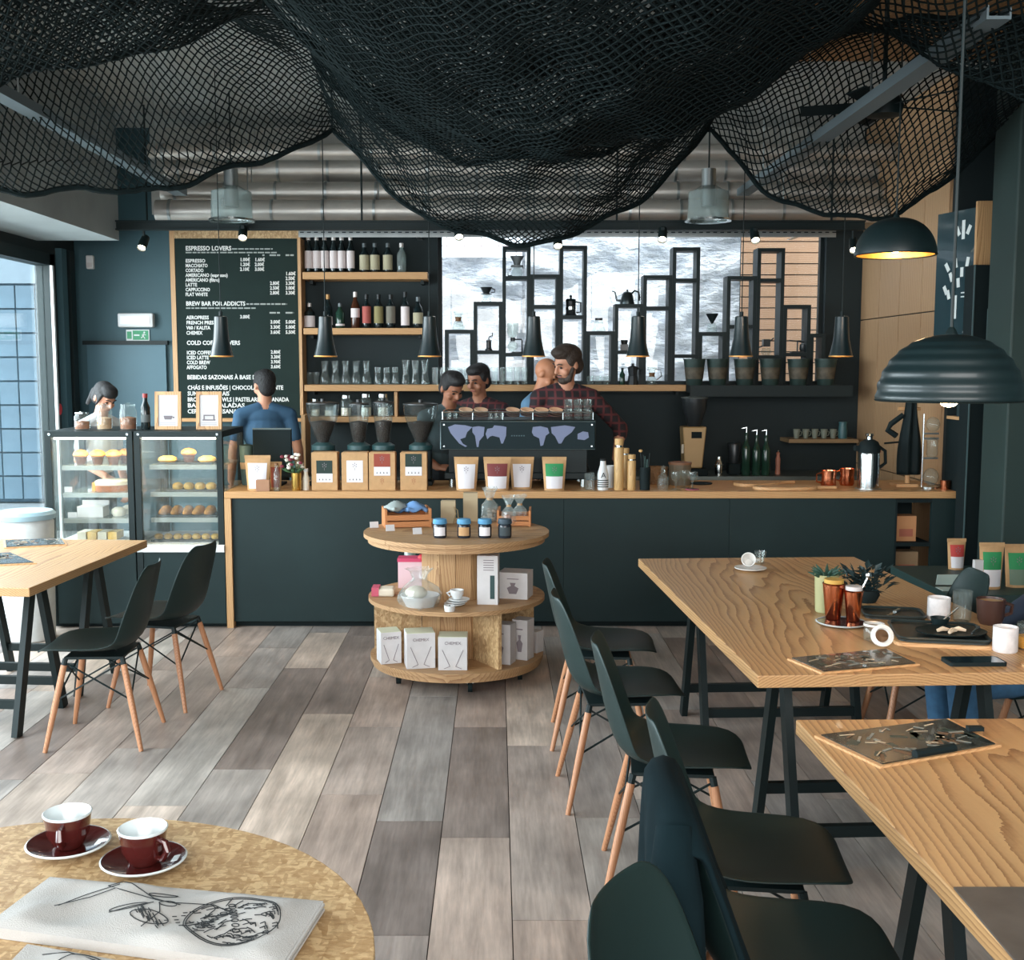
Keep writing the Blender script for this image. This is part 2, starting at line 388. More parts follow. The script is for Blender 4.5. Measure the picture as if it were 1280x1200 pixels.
# ---- back wall around the light well window
WX0, WX1, WZ0, WZ1 = X_(548, YB), X_(1029, YB), Z_(490, YB), Z_(284, YB)
wall_back = struct(MB().box(XL - 0.1, X_(379, YB), YB, YB + 0.15, 0, ZC).build('wall_back', BLUEWALL))
b = MB().box(X_(379, YB), WX0, YB, YB + 0.15, 0, ZC).box(WX0, WX1, YB, YB + 0.15, 0, WZ0).box(WX0, WX1, YB, YB + 0.15, WZ1, ZC).box(WX1, 3.45, YB, YB + 0.15, 0, ZC)
b.build('bar_wall', DARKWALL, wall_back)
MB().box(-2.8, 2.98, YB - 0.012, YB, 2.93, ZC).build('upper_wall_board', mat('pale_wall_board', C(176, 176, 170), 0.8, var=0.06, scale=2), wall_back)
# plain door panel in the blue wall
d1 = struct(bpy.data.objects.new('door_1', None)); COL.objects.link(d1); d1.location = (X_(160, YB), YB, 0)
wd = (X_(214, YB) - X_(116, YB)) / 2
MB().box(-wd, wd, -0.03, 0, 0, Z_(431, YB)).build('door_leaf', mat('door_blue_paint', C(70, 104, 116), 0.5, var=0.06, scale=2), d1)
MB().box(-wd - 0.03, wd + 0.02, -0.045, 0, Z_(431, YB), Z_(426, YB)).build('door_head', BLACK, d1)
MB().cyl((wd - 0.08, -0.03, 1.0), (wd - 0.08, -0.08, 1.0), 0.012).cyl((wd - 0.08, -0.075, 1.0), (wd - 0.2, -0.075, 1.0), 0.009).build('door_handle', CHROME, d1)
# ---- right side: plywood doors, then dark wall
wr = struct(MB().box(XR + 0.02, XR + 0.15, 7.52, YB, 0, ZC).build('wall_right', DARKWALL))
zs = [0.0, 0.9, Z_(395, 8.5), ZC]
ys = [7.55, 7.98, 8.42, 8.86, YB - 0.002]
for k in range(4):
    for j in range(3):
        if j == 0 and False: continue
        MB().box(XR - 0.002, XR + 0.02, ys[k] + 0.004, ys[k+1] - 0.004, zs[j] + 0.004, zs[j+1] - 0.004).build('plywood_panel', PLY, wr)
MB().box(XR + 0.3, XR + 0.42, YF, 7.52, 0, ZC).build('dark_wall_panel', mat('side_wall_paint', C(44, 62, 62), 0.75, var=0.1, scale=1), wr)
MB().box(XR + 0.02, XR + 0.42, 7.50, 7.52, 0, ZC).build('wall_return', DARKWALL, wr)
# green column
o = struct(MB().box(X_(1262, 6.3), XR + 0.42, 6.3, 6.62, 0, ZC).build('trim_2', mat('column_paint', C(30, 49, 46), 0.65, var=0.15, scale=2), bevel=0.01))
o['label'] = 'dark green column on the right'
# ---- glazed left side
wl = struct(MB().box(XL - 0.1, XL, 8.82, YB + 0.1, 0, ZC).box(XL - 0.1, XL, YF, 8.82, 2.56, ZC).build('wall_left', DARKWALL))
win = struct(bpy.data.objects.new('window_1', None)); COL.objects.link(win); win.location = (XL, 4, 0)
posts = [-1.9, 0.3, 2.4, 4.5, 6.6, 8.76]
for yp in posts: MB().box(-0.09, 0.03, yp - 4 - 0.045, yp - 4 + 0.045, 0, 2.56).build('post', BLACK, win, (0, 0, 0))
MB().box(-0.09, 0.03, -6, 4.8, 2.47, 2.56).build('head_rail', BLACK, win); MB().box(-0.09, 0.03, -6, 4.8, 0, 0.06).build('sill_rail', BLACK, win)
for a, c in zip(posts[:-1], posts[1:]): MB().box(-0.035, -0.025, a - 4 + 0.045, c - 4 - 0.045, 0.06, 2.47).build('pane', PANE, win)
# slim white reveal and dark jamb posts beyond the glass
MB().box(0.03, 0.05, 4.70, 4.73, 0.06, 2.47).build('white_edge', WHITE, win)
for yy, mm in ((8.95, BLUEWALL), (9.12, BLACK)):
    MB().box(XL, XL + 0.05, yy - 0.05, yy + 0.05, 0, 2.62).build('jamb_post', mm, wl)
# ---- front (behind the camera): a shop window with frame
wf = struct(MB().box(XL - 0.1, 3.45, YF - 0.15, YF, 0, 0.35).box(XL - 0.1, 3.45, YF - 0.15, YF, 3.25, ZC).build('wall_front', DARKWALL))

# ---- outside the left glazing
yard = struct(MB().box(-12, XL - 0.1, 0, 16, -0.15, -0.02).build('yard_paving', mat('paving', C(176, 180, 180), 0.9, var=0.1)))
FAC = mat('facade_panel', C(166, 182, 192), 0.7, var=0.05)
bw = thing('glass_block_building', 'blue grey building of glass blocks outside the glazed side', 'building', (-6.6, 14, 0))
MB().box(-3, 2.4, 0.05, 0.4, 0, 2.72).build('block_joint', mat('block_mortar', C(72, 98, 116), 0.8), bw)
MB().box(-3, 2.4, -0.02, 0.4, 2.72, 3.15).build('parapet', FAC, bw)
bmesh_block = MB().box(-0.112, 0.112, 0, 0.06, -0.137, 0.137).mesh('block', mat('glass_block', C(124, 150, 166), 0.3, var=0.12, scale=3))
for i in range(22):
    for j in range(9):
        o = bpy.data.objects.new('block', bmesh_block); COL.objects.link(o); o.parent = bw
        o.location = (-2.9 + i * 0.245, 0, 0.18 + j * 0.297)
# ---- light well behind the bar
YW = 10.9
def stone_mat():
    m = bpy.data.materials.new('whitewashed_stone'); m.use_nodes = True; nt = m.node_tree; N = nt.nodes.new; L = nt.links.new
    b = nt.nodes['Principled BSDF']; b.inputs['Roughness'].default_value = 0.85
    tc = N('ShaderNodeTexCoord'); n = N('ShaderNodeTexNoise'); n.inputs['Scale'].default_value = 7.5; n.inputs['Detail'].default_value = 9; n.inputs['Roughness'].default_value = 0.6
    mp = N('ShaderNodeMapping'); mp.inputs['Scale'].default_value = (1, 1, 2.2); L(tc.outputs['Object'], mp.inputs[0]); L(mp.outputs[0], n.inputs['Vector'])
    rp = N('ShaderNodeValToRGB'); rp.color_ramp.elements[0].position = 0.32; rp.color_ramp.elements[1].position = 0.55
    rp.color_ramp.elements[0].color = C(206, 210, 220); rp.color_ramp.elements[1].color = C(244, 244, 248); L(n.outputs[0], rp.inputs[0]); L(rp.outputs[0], b.inputs['Base Color'])
    bp = N('ShaderNodeBump'); bp.inputs['Strength'].default_value = 1.0; bp.inputs['Distance'].default_value = 0.06; L(n.outputs[0], bp.inputs['Height']); L(bp.outputs[0], b.inputs['Normal'])
    return m
STONE = stone_mat()
sw = MB()
gx0, gx1 = X_(480, YW), X_(1110, YW)
ph = rng.uniform(0, 6.28, (40,)); fx = rng.uniform(3, 16, 40); fz = rng.uniform(5, 24, 40)
def stone(u, v):
    x = gx0 + (gx1 - gx0) * u; top = 2.74 if x < X_(655, YW) else 3.7
    z = v * top; d = 0
    for k in range(14): d += math.sin(fx[k] * x + ph[k] + 1.7 * math.sin(fz[k + 14] * 0.25 * z)) * math.sin(fz[k] * z + ph[k + 14]) / 14
    return (x, YW - 0.10 * abs(d) ** 0.8 * (1 if d > 0 else -0.6), z)
sw.grid(stone, 150, 70); sw.box(gx0, gx1, YW + 0.12, YW + 0.3, 0, 2.7)
o = struct(sw.build('wall_light_well', STONE, smooth=True)); o['label'] = 'rough whitewashed stone wall of the light well'
struct(MB().box(gx0 - 0.05, gx0, YB + 0.15, YW, 0, 3.7).build('wall_daylight_blocker', STONE))  # unseen side wall added to keep the left daylight lamp off the stone
# mesh fence panel above the low part of the stone wall
fence = thing('wire_fence', 'pale square wire fence standing on the low stretch of stone wall', 'fence', (X_(548, YW), YW + 0.2, 2.7))
FWM = mat('fence_wire', C(216, 196, 196), 0.6)
fw = X_(655, YW) - X_(480, YW)
for i in range(9): MB().cyl((-0.6 + i * fw / 8, 0, 0), (-0.6 + i * fw / 8, 0, 0.9), 0.006, n=5).build('wire', FWM, fence)
for j in range(4): MB().cyl((-0.6, 0, 0.17 + j * 0.2), (-0.6 + fw, 0, 0.17 + j * 0.2), 0.006, n=5).build('wire', FWM, fence)
# timber siding
SID = wood('siding_pine', C(206, 162, 128), C(178, 128, 94), 'X', 18, 0.6)
sid = struct(bpy.data.objects.new('wall_siding', None)); COL.objects.link(sid); sx0, sx1 = X_(924, YW - 0.3), X_(1120, YW - 0.3)
sid.location = (sx0, YW - 0.3, 0)
MB().box(0, sx1 - sx0, 0.02, 0.06, 0, 3.7).build('backing', BLACKM, sid)
bmh = MB().box(0, sx1 - sx0, 0, 0.022, 0.006, 0.098).mesh('siding_board', SID)
for k in range(36):
    o = bpy.data.objects.new('siding_board', bmh); COL.objects.link(o); o.parent = sid; o.location = (0, -0.003 * (k % 3), k * 0.102)
struct(MB().box(-3, 6, YB + 0.15, 13, -0.1, 0).build('light_well_floor', mat('well_gravel', C(190, 190, 188), 0.9, var=0.1)))
# window pane in the opening
w2 = struct(bpy.data.objects.new('window_2', None)); COL.objects.link(w2); w2.location = (WX0, YB + 0.1, WZ0)
MB().box(0, WX1 - WX0, 0, 0.008, 0, WZ1 - WZ0).build('pane', PANE, w2)
fr = MB(); L_, Hh = WX1 - WX0, WZ1 - WZ0
fr.box(-0.02, 0.03, -0.03, 0.03, 0, Hh).box(L_ - 0.03, L_ + 0.02, -0.03, 0.03, 0, Hh).box(0, L_, -0.03, 0.03, -0.02, 0.03).box(0, L_, -0.03, 0.03, Hh - 0.03, Hh + 0.02)
fr.build('window_frame', BLACK, w2)
# ================================================================ ducts, rails, net, lamps
DUCT = mat('spiral_duct', C(206, 200, 192), 0.4, 0.7, var=0.1, scale=4)
for k, (py, r, Yd) in enumerate(((264, 0.085, 8.75), (240, 0.075, 8.9), (212, 0.10, 9.05), (190, 0.06, 8.6))):
    z = Z_(py, Yd); t = thing('ceiling_duct', ['low silver spiral duct just above the black rail', 'second silver duct above the black rail, thinner', 'thick silver duct high under the ceiling', 'thin silver pipe highest under the ceiling'][k], 'duct', (0, Yd, z), 0, 'ducts along the back')
    MB().cyl((-2.6, 0, 0), (3.0, 0, 0), r, n=20).build('pipe', DUCT, t, smooth=True)
    sm = MB().cyl((0, 0, 0), (0.02, 0, 0), r + 0.008, n=20).mesh('seam_ring', STEEL, True)
    for i in range(15):
        o = bpy.data.objects.new('seam_ring', sm); COL.objects.link(o); o.parent = t; o.location = (-2.5 + i * 0.39, 0, 0)
    for xx in (-1.9, -0.9, 0.2, 1.2, 2.2): MB().cyl((xx, 0, r), (xx, 0, ZC - z), 0.005, n=5).build('hanger_rod', STEEL, t)
rail_Y = 8.5; rail_z = Z_(281, rail_Y)
t = thing('lamp_rail', 'long black steel rail carrying the spotlights above the bar', 'rail', (0, rail_Y, rail_z))
MB().box(X_(140, rail_Y), X_(1075, rail_Y), -0.03, 0.03, 0.02, 0.03).box(X_(140, rail_Y), X_(1075, rail_Y), -0.008, 0.008, -0.03, 0.02).box(X_(140, rail_Y), X_(1075, rail_Y), -0.03, 0.03, -0.04, -0.03).build('beam', BLACK, t)
for xx in (-2.6, -1.0, 0.9, 2.5): MB().cyl((xx, 0, 0.02), (xx, 0, ZC - rail_z), 0.008, n=6).build('hanger', BLACK, t)
# perforated cable tray
ty = 8.95; tz = Z_(293, ty)
t = thing('cable_tray', 'perforated galvanised cable tray over the bottle shelves', 'cable tray', (0, ty, tz))
b = MB().box(X_(376, ty), X_(1040, ty), 0, 0.12, -0.005, 0); b.box(X_(376, ty), X_(1040, ty), -0.003, 0, -0.022, 0.03)
b.build('channel', STEEL, t)
b = MB()
xx = X_(378, ty)
while xx < X_(1038, ty): b.box(xx, xx + 0.03, -0.0045, -0.003, 0.012, 0.02); xx += 0.055
stuff(b.build('slots', BLACKM, t))
for xx in (-0.62, 0.6, 2.4): MB().box(xx - 0.02, xx + 0.02, 0.12, YB - ty, -0.005, 0.0).build('wall_bracket', STEEL, t)
# sloping-look light bars running front to back
TRAY = mat('pale_metal_tray', C(120, 134, 140), 0.5, 0.4)
for xx, lab, y0, y1 in ((-2.32, 'pale metal cable channel running to the bar beside the soffit', 4.2, 8.42), (1.82, 'pale metal cable channel running to the bar over the tables', 4.2, 8.42)):
    t = thing('cable_channel', lab, 'cable channel', (xx, y0, 2.95))
    MB().box(-0.045, 0.045, 0, y1 - y0, 0, 0.012).box(-0.045, -0.037, 0, y1 - y0, 0.012, 0.05).box(0.037, 0.045, 0, y1 - y0, 0.012, 0.05).build('channel', TRAY, t)
    for k in range(4): MB().cyl((0, 0.3 + k * 1.1, 0.01), (0, 0.3 + k * 1.1, ZC - 2.95), 0.005, n=5).build('hanger_rod', STEEL, t)
# white ventilation grille in the ceiling over the middle
t = thing('ceiling_grille', 'white square ventilation grille in the ceiling seen through the net', 'vent', (-0.2, 7.6, ZC - 0.05))
MB().box(-0.4, 0.4, -0.35, 0.35, 0.03, 0.05).build('backing', WHITE, t)
for k in range(9): MB().box(-0.38, 0.38, -0.012, 0.012, -0.0, 0.03).build('slat', WHITE, t, (0, -0.32 + k * 0.08, 0))
# dark fan through the net
t = thing('ceiling_fan', 'black ceiling fan hanging above the net over the tables', 'fan', (2.02, 6.0, 3.05))
MB().lathe([(0.02, -0.06), (0.09, -0.05), (0.1, 0.0), (0.07, 0.06), (0.02, 0.08)], 16).build('motor', BLACK, t, smooth=True)
MB().cyl((0, 0, 0.07), (0, 0, ZC - 3.05), 0.012).build('rod', BLACK, t)
blm = MB().box(0.1, 0.42, -0.05, 0.05, -0.004, 0.004, RX(0.25))
for k in range(5):
    o = blm.build('blade', BLACKM, t); o.rotation_euler = (0, 0, k * 2 * PI / 5 + 0.3)
# chrome high-bay lamps
def highbay(px, lab):
    Y = 8.1; p = P(px, 276, Y); t = thing('high_bay_lamp', lab, 'ceiling lamp', (p.x, Y, p.z), 0, 'chrome high bay lamps')
    MB().lathe([(0.15, 0.0), (0.145, 0.02), (0.14, 0.2), (0.10, 0.215), (0.06, 0.24), (0.0, 0.25)], 24, cap=(False, False)).build('reflector', glass('ribbed_reflector', (0.86, 0.9, 0.9, 1), 0.8, 0.1), t, smooth=True, solid=0.003)
    MB().lathe([(0.135, 0.0), (0.165, -0.004), (0.165, 0.008), (0.135, 0.01)], 24, cap=(False, False)).build('rim', CHROME, t, smooth=True)
    MB().cyl((0, 0, 0.1), (0, 0, 0.36), 0.05).build('ballast', STEEL, t, smooth=True)
    MB().cyl((0, 0, 0.36), (0, 0, ZC - p.z), 0.006, n=6).build('cord', BLACK, t)
highbay(290, 'chrome high bay lamp above the menu board'); highbay(885, 'chrome high bay lamp above the stone wall window')
# spotlights on the rail
def spot(px, py, lab, tilt):
    Y = 8.5; p = P(px, py, Y); t = thing('spotlight', lab, 'spotlight', (p.x, Y - (0.02 if rail_z - 0.045 - p.z > 0.055 else 0.09), p.z))
    M = RY(tilt) @ RX(-0.75)
    b = MB().lathe([(0.03, 0.07), (0.034, 0.0), (0.034, -0.05), (0.03, -0.05), (0.028, -0.03)], 16); b.v = [tuple(M @ Vector(v)) for v in b.v]; b.build('housing', BLACK, t, smooth=True)
    b = MB().lathe([(0.0, -0.04), (0.028, -0.035)], 16); b.v = [tuple(M @ Vector(v)) for v in b.v]
    b.build('bulb', mat('spot_bulb', C(255, 240, 210), 0.4, emit=(1, 0.88, 0.66, 1), estr=26), t)
    if rail_z - 0.045 - p.z > 0.055: MB().cyl((0, 0.02, 0.05), (0, 0.02, rail_z - 0.045 - p.z), 0.01, n=8).build('stem', BLACK, t)
    else: MB().box(-0.012, 0.012, -0.01, 0.02, 0.03, 0.06).build('bracket', BLACK, t)
for a in ((180, 305, 'small black spotlight above the blue wall', 0.1), (307, 294, 'small black spotlight in front of the menu board', -0.1), (574, 293, 'small black spotlight at the start of the stone wall window', -0.1), (697, 303, 'small black spotlight in the middle of the stone wall window', 0.0), (826, 296, 'small black spotlight right of the gooseneck kettle', 0.2), (940, 297, 'small black spotlight by the timber siding', 0.0), (1066, 308, 'small black spotlight next to the plywood doors', 0.2)): spot(*a)
# pendant cones over the bar
def cone_profile():
    return [(0.034, 0.27), (0.043, 0.265), (0.046, 0.20), (0.052, 0.12), (0.066, 0.05), (0.078, 0.0)]
cone_ids = [(277, 'black cone pendant lamp in front of the menu board'), (407, 'black cone pendant lamp in front of the left end of the bottle shelves'), (537, 'black cone pendant lamp at the right end of the bottle shelves'), (667, 'black cone pendant lamp above the bearded man'), (797, 'black cone pendant lamp in front of the gooseneck kettle'), (926, 'black cone pendant lamp at the edge of the timber siding'), (1051, 'black cone pendant lamp beside the plywood doors')]
proto = None
YP = 7.55
for px, lab in cone_ids:
    p = P(px, 446, YP)
    if proto is None:
        t = proto = thing('pendant_lamp', lab, 'pendant lamp', p, 0, 'cone pendants over the bar')
        MB().lathe(cone_profile(), 24, cap=(True, False)).build('shade', mat('pendant_enamel', C(20, 36, 39), 0.35, coat=0.3), t, smooth=True)
        MB().lathe([(r - 0.004, z) for r, z in cone_profile()][1:], 24, cap=(True, False)).build('shade_lining', GOLD, t, smooth=True)
        MB().lathe([(0.078, 0.0), (0.0795, 0.003), (0.0785, 0.007), (0.074, 0.008), (0.073, 0.0)], 24, cap=(False, False)).build('rim', mat('brass_rim', C(226, 170, 96), 0.35, 0.4), t, smooth=True)
        MB().ell((0, 0, 0.07), (0.025, 0.025, 0.035)).build('bulb', mat('warm_bulb', C(255, 220, 160), 0.4, emit=(1, 0.72, 0.38, 1), estr=30), t, smooth=True)
        MB().cyl((0, 0, 0.265), (0, 0, ZC - p.z), 0.0035, n=6).build('cord', BLACK, t)
        MB().cyl((0, 0, 0.265), (0, 0, 0.30), 0.012, n=8).build('cord_grip', BLACK, t)
    else: dup(proto, p, 0, lab)
# dome lamps over the tables
def dome(px, py, Y, R, lab, ribs, on):
    p = P(px, py, Y); t = thing('dome_lamp', lab, 'pendant lamp', p, 0)
    prof = []
    n = 60
    for i in range(n + 1):
        a = (PI / 2) * i / n; r = R * math.cos(a) ** 0.85 if i < n else 0.02; z = R * 0.93 * math.sin(a) ** 1.05
        k = 0.0021 * ribs * (math.sin(i * PI / 4) if i < 44 else 0)
        prof.append((max(0.02, r + k), z))
    MB().lathe(prof, 40, cap=(False, True)).build('shade', mat('dome_enamel', C(20, 36, 38), 0.42, coat=0.15), t, smooth=True)
    MB().lathe([(max(0.0, r - 0.012), max(0, z - 0.008)) for r, z in prof], 40, cap=(False, False)).build('shade_lining', GOLD, t, smooth=True)
    MB().lathe([(R, -0.004), (R + 0.004, 0.0), (R - 0.008, 0.006)], 40, cap=(False, False)).build('rim', BLACK, t, smooth=True)
    MB().ell((0, 0, 0.03 if ribs else 0.06), (0.04, 0.04, 0.05)).build('bulb', mat('dome_bulb', C(255, 226, 170), 0.4, emit=(1, 0.72, 0.38, 1), estr=45), t, smooth=True)
    MB().cyl((0, 0, R * 0.9), (0, 0, ZC - p.z), 0.0045, n=6).build('cord', BLACK, t)
    MB().lathe([(0.02, R * 0.9), (0.012, R * 0.93 + 0.012), (0.006, R * 0.93 + 0.02)], 16).build('cord_cap', BLACK, t, smooth=True)
    l = bpy.data.lights.new('dome_light', 'POINT'); l.energy = 5; l.color = (1, 0.74, 0.45); l.shadow_soft_size = 0.04
    lo = bpy.data.objects.new('dome_light', l); COL.objects.link(lo); lo.parent = t; lo.location = (0, 0, -0.03)
dome(1186, 500, 3.1, 0.193, 'large ribbed black dome lamp hanging low over the front table', 1, True)
dome(1119, 319, 5.7, 0.198, 'smooth black dome lamp with glowing brass inside hanging high by the net', 0, True)

# ---- the net
NETM = mat('net_rope', C(15, 26, 27), 0.9, spec=0.15)
YA, YBn, YN = 6.8, 4.5, 2.5
ZR = 3.1
def ridge(Y, a, b): return b + (a - b) * (Y - YBn) / (YA - YBn)
def net_pt(s, Y):
    """s in 0..3 across the three bays"""
    k = min(2, int(s)); t = s - k
    Yc = max(Y, 3.6)
    R = [-2.79, ridge(Yc, -0.97, -0.90), ridge(Yc, 1.26, 1.46), ridge(Yc, 2.98, 3.2)]
    x = R[k] + (R[k+1] - R[k]) * t
    q = (Y - YBn) / (YA - YBn)
    sagA = (0.47, 0.66, 0.52)[k]; sagB = (0.42, 0.55, 0.38)[k]
    sag = sagB + (sagA - sagB) * min(1, max(0, q))
    bump = 1 - abs(2 * t - 1) ** 2.1
    if k == 0: bump = 1 - abs(2 * min(1, t * 0.62 + 0.38) - 1) ** 2.1 if t > 0.0 else bump
    z = ZR - sag * bump
    if 0 < q < 1:
        cr = (0.78, 0.22, 0.70)[k]
        z += cr * bump * math.sin(PI * q) ** 1.3 + 0.18 * (1 - bump) * math.sin(PI * q)
    elif q <= 0:
        z += (0.95, 0.25, 0.95)[k] * (-q) * 1.4 * bump
    z += 0.018 * math.sin(9 * x + 5 * Y) + 0.012 * math.sin(17 * x - 7 * Y)
    z = min(z, ZC - 0.04)
    y = Y - 0.10 * bump * math.sin(3 * x) * (1 if Y < YA - 0.2 else 0)
    if k == 0: y -= 0.9 * (1 - t) * max(0, min(1, (Y - 3.4) / 3.0))
    return (x, y, z)
def build_net(name, label, counts, y0, y1, nv, r, dz=0.0, bays=(0, 1, 2)):
    cols = []
    for k in bays:
        n = counts[k]
        cols += [k + i / n for i in range(n)]
    cols.append(bays[-1] + 1 - 1e-6)
    A = np.array([[net_pt(s, y0 + (y1 - y0) * j / nv) for s in cols] for j in range(nv + 1)])
    A += rng.normal(0, 0.0018, A.shape); A[..., 2] += dz
    J, I, _ = A.shape
    segs = []
    for j in range(J - 1):
        for i in range(I):
            if (i + j) % 2 == 0:
                if i + 1 < I: segs.append((A[j, i], A[j+1, i+1]))
                if i - 1 >= 0: segs.append((A[j, i], A[j+1, i-1]))
    segs = np.array(segs); p0, p1 = segs[:, 0], segs[:, 1]
    d = p1 - p0; d /= np.linalg.norm(d, axis=1, keepdims=True) + 1e-9
    ref = np.tile(np.array([[0.3, 0.2, 0.93]]), (len(d), 1)); u = np.cross(d, ref); u /= np.linalg.norm(u, axis=1, keepdims=True) + 1e-9
    v = np.cross(d, u)
    V = []
    for p in (p0, p1):
        for a in (0, 2*PI/3, 4*PI/3): V.append(p + r * (u * math.cos(a) + v * math.sin(a)))
    V = np.stack(V, 1).reshape(-1, 3); n = len(segs)
    base = (np.arange(n) * 6)[:, None]
    Fq = np.concatenate([base + np.array([[0, 1, 4, 3]]), base + np.array([[1, 2, 5, 4]]), base + np.array([[2, 0, 3, 5]])])
    me = bpy.data.meshes.new(name); me.vertices.add(len(V)); me.vertices.foreach_set('co', V.ravel())
    me.loops.add(len(Fq) * 4); me.loops.foreach_set('vertex_index', Fq.ravel().astype(np.int32))
    me.polygons.add(len(Fq)); me.polygons.foreach_set('loop_start', np.arange(len(Fq), dtype=np.int32) * 4)
    me.materials.append(NETM); me.update(calc_edges=True); me.validate()
    net = thing(name, label, 'net', (0, 0, 0))
    o = stuff(bpy.data.objects.new('netting', me)); COL.objects.link(o); o.parent = net
    # thicker border rope along the far hem and cords up to the ceiling
    pts = [A[-1, i] for i in range(0, I, 2)]
    MB().tube(pts, 0.016, 6).build('border_rope', NETM, net)
    return net, A
net, _ = build_net('ceiling_net', 'large black rope net swagged below the ceiling in three bays', (96, 110, 84), YN, YA, 150, 0.0046)
for (xx, yy) in ((-0.97, YA), (1.26, YA), (-0.9, YBn), (1.46, YBn), (2.98, YA), (-2.79, 5.9)):
    MB().cyl((xx, yy, ZR - 0.02), (xx, yy, ZC), 0.006, n=6).build('hanging_cord', NETM, net)

# a second, gathered layer of the same net doubled over in the middle bay
_a, _b = net_pt, None
def net_pt(s, Y, _f=_a):
    x, y, z = _f(s, Y); t = s - 1
    return (x + 0.03 * math.sin(7 * Y), y + 0.05 * math.sin(5 * x), z + 0.10 + 0.09 * math.sin(2.2 * Y + 2 * x) * (1 - abs(2 * t - 1)))
net2, _ = build_net('ceiling_net', 'second black rope net gathered double over the middle bay of the large net', (0, 150, 0), 2.7, 6.15, 170, 0.0046, 0.0, (1,))
def net_pt(s, Y, _f=_a):
    x, y, z = _f(s, Y); t = s - 1
    return (x - 0.04 * math.sin(6 * Y + 1), y + 0.06 * math.sin(4 * x + 1), z + 0.26 + 0.10 * math.sin(3.1 * Y - 1.4 * x) * (1 - abs(2 * t - 1)))
net3, _ = build_net('ceiling_net', 'third black rope net folded above the gathered middle layer', (0, 120, 0), 3.0, 5.5, 120, 0.0046, 0.0, (1,))
# ================================================================ bar counter
YC, ZT = 7.2, Z_(614, 7.2)          # counter front and top height
XC0, XC1 = X_(277, YC), XR - 0.02
DC = 0.70
bar = thing('bar_counter', 'long dark green bar counter with a light wooden top', 'counter', ((XC0 + XC1) / 2, YC, 0))
hw = (XC1 - XC0) / 2
MB().box(-hw, hw, -0.02, DC, ZT - 0.045, ZT).build('countertop', OAKX, bar, bevel=0.004)
MB().box(-hw, -hw + 0.042, -0.02, DC, 0, ZT - 0.046).build('end_board', OAKZ, bar)
xq = X_(1126, YC) - (XC0 + XC1) / 2; xr_ = X_(1172, YC) - (XC0 + XC1) / 2
n = 4; x0 = -hw + 0.044
for k in range(n):
    a = x0 + (xq - x0) * k / n; c = x0 + (xq - x0) * (k + 1) / n
    MB().box(a + 0.001, c - 0.001, 0.0, 0.03, 0.04, ZT - 0.046).build('front_panel', GREEN, bar)
MB().box(x0, hw, 0.04, 0.07, 0.0, 0.12).build('plinth', BLACKM, bar)
# open cubbies near the right end
MB().box(xr_, hw, 0.0, 0.03, 0.04, ZT - 0.046).build('front_panel', GREEN, bar)
for zz in (0.04, Z_(722, YC) - 0.03, Z_(683, YC), ZT - 0.075): MB().box(xq, xr_, 0.0, 0.35, zz, zz + 0.025).build('cubby_shelf', BLACKM, bar)
MB().box(xq, xr_, 0.35, 0.37, 0.04, ZT - 0.05).build('cubby_back', BLACKM, bar)
MB().box(xq - 0.01, xq + 0.012, 0.001, 0.35, 0.04, ZT - 0.05).build('cubby_side', BLACKM, bar)
for py, dx, wd, col, lab in ((681, 0.02, 0.13, C(196, 140, 96), 'small tan carton in the upper cubby of the bar'), (719, 0.02, 0.15, C(150, 122, 92), 'small brown carton in the lower cubby of the bar')):
    z0 = Z_(683, YC) + 0.0255 if py == 681 else Z_(722, YC) - 0.0045
    t = thing('cubby_carton', lab, 'carton', (bar.location.x + xq + 0.03 + wd / 2, YC + 0.06, z0))
    MB().box(-wd/2, wd/2, 0, 0.12, 0, 0.165).build('box', mat('carton_' + str(py), col, 0.8, var=0.1), t)
    MB().box(-wd/2 + 0.02, wd/2 - 0.02, -0.001, 0, 0.03, 0.08).build('printed_label', mat('carton_label', C(170, 100, 80), 0.8), t)
# work counter behind the bar, along the back wall
wk = thing('back_counter', 'dark back counter with wooden left upright against the bar wall', 'counter', (X_(380, 8.75), 8.75, 0))
bx1 = XR - 0.02 - X_(380, 8.75)
MB().box(0.0, bx1, 0, 0.53, 0.80, 0.84).build('worktop', mat('steel_worktop', C(120, 128, 124), 0.35, 0.7), wk)
for k in range(5):
    MB().box(0.03 + k * (bx1 - 0.03) / 5, 0.02 + (k + 1) * (bx1 - 0.03) / 5, 0.02, 0.5, 0.1, 0.80).build('cabinet', BLACKM, wk)
MB().box(-0.03, 0.0, 0, 0.25, 0, Z_(519, 8.75)).build('wooden_upright', OAKZ, wk)

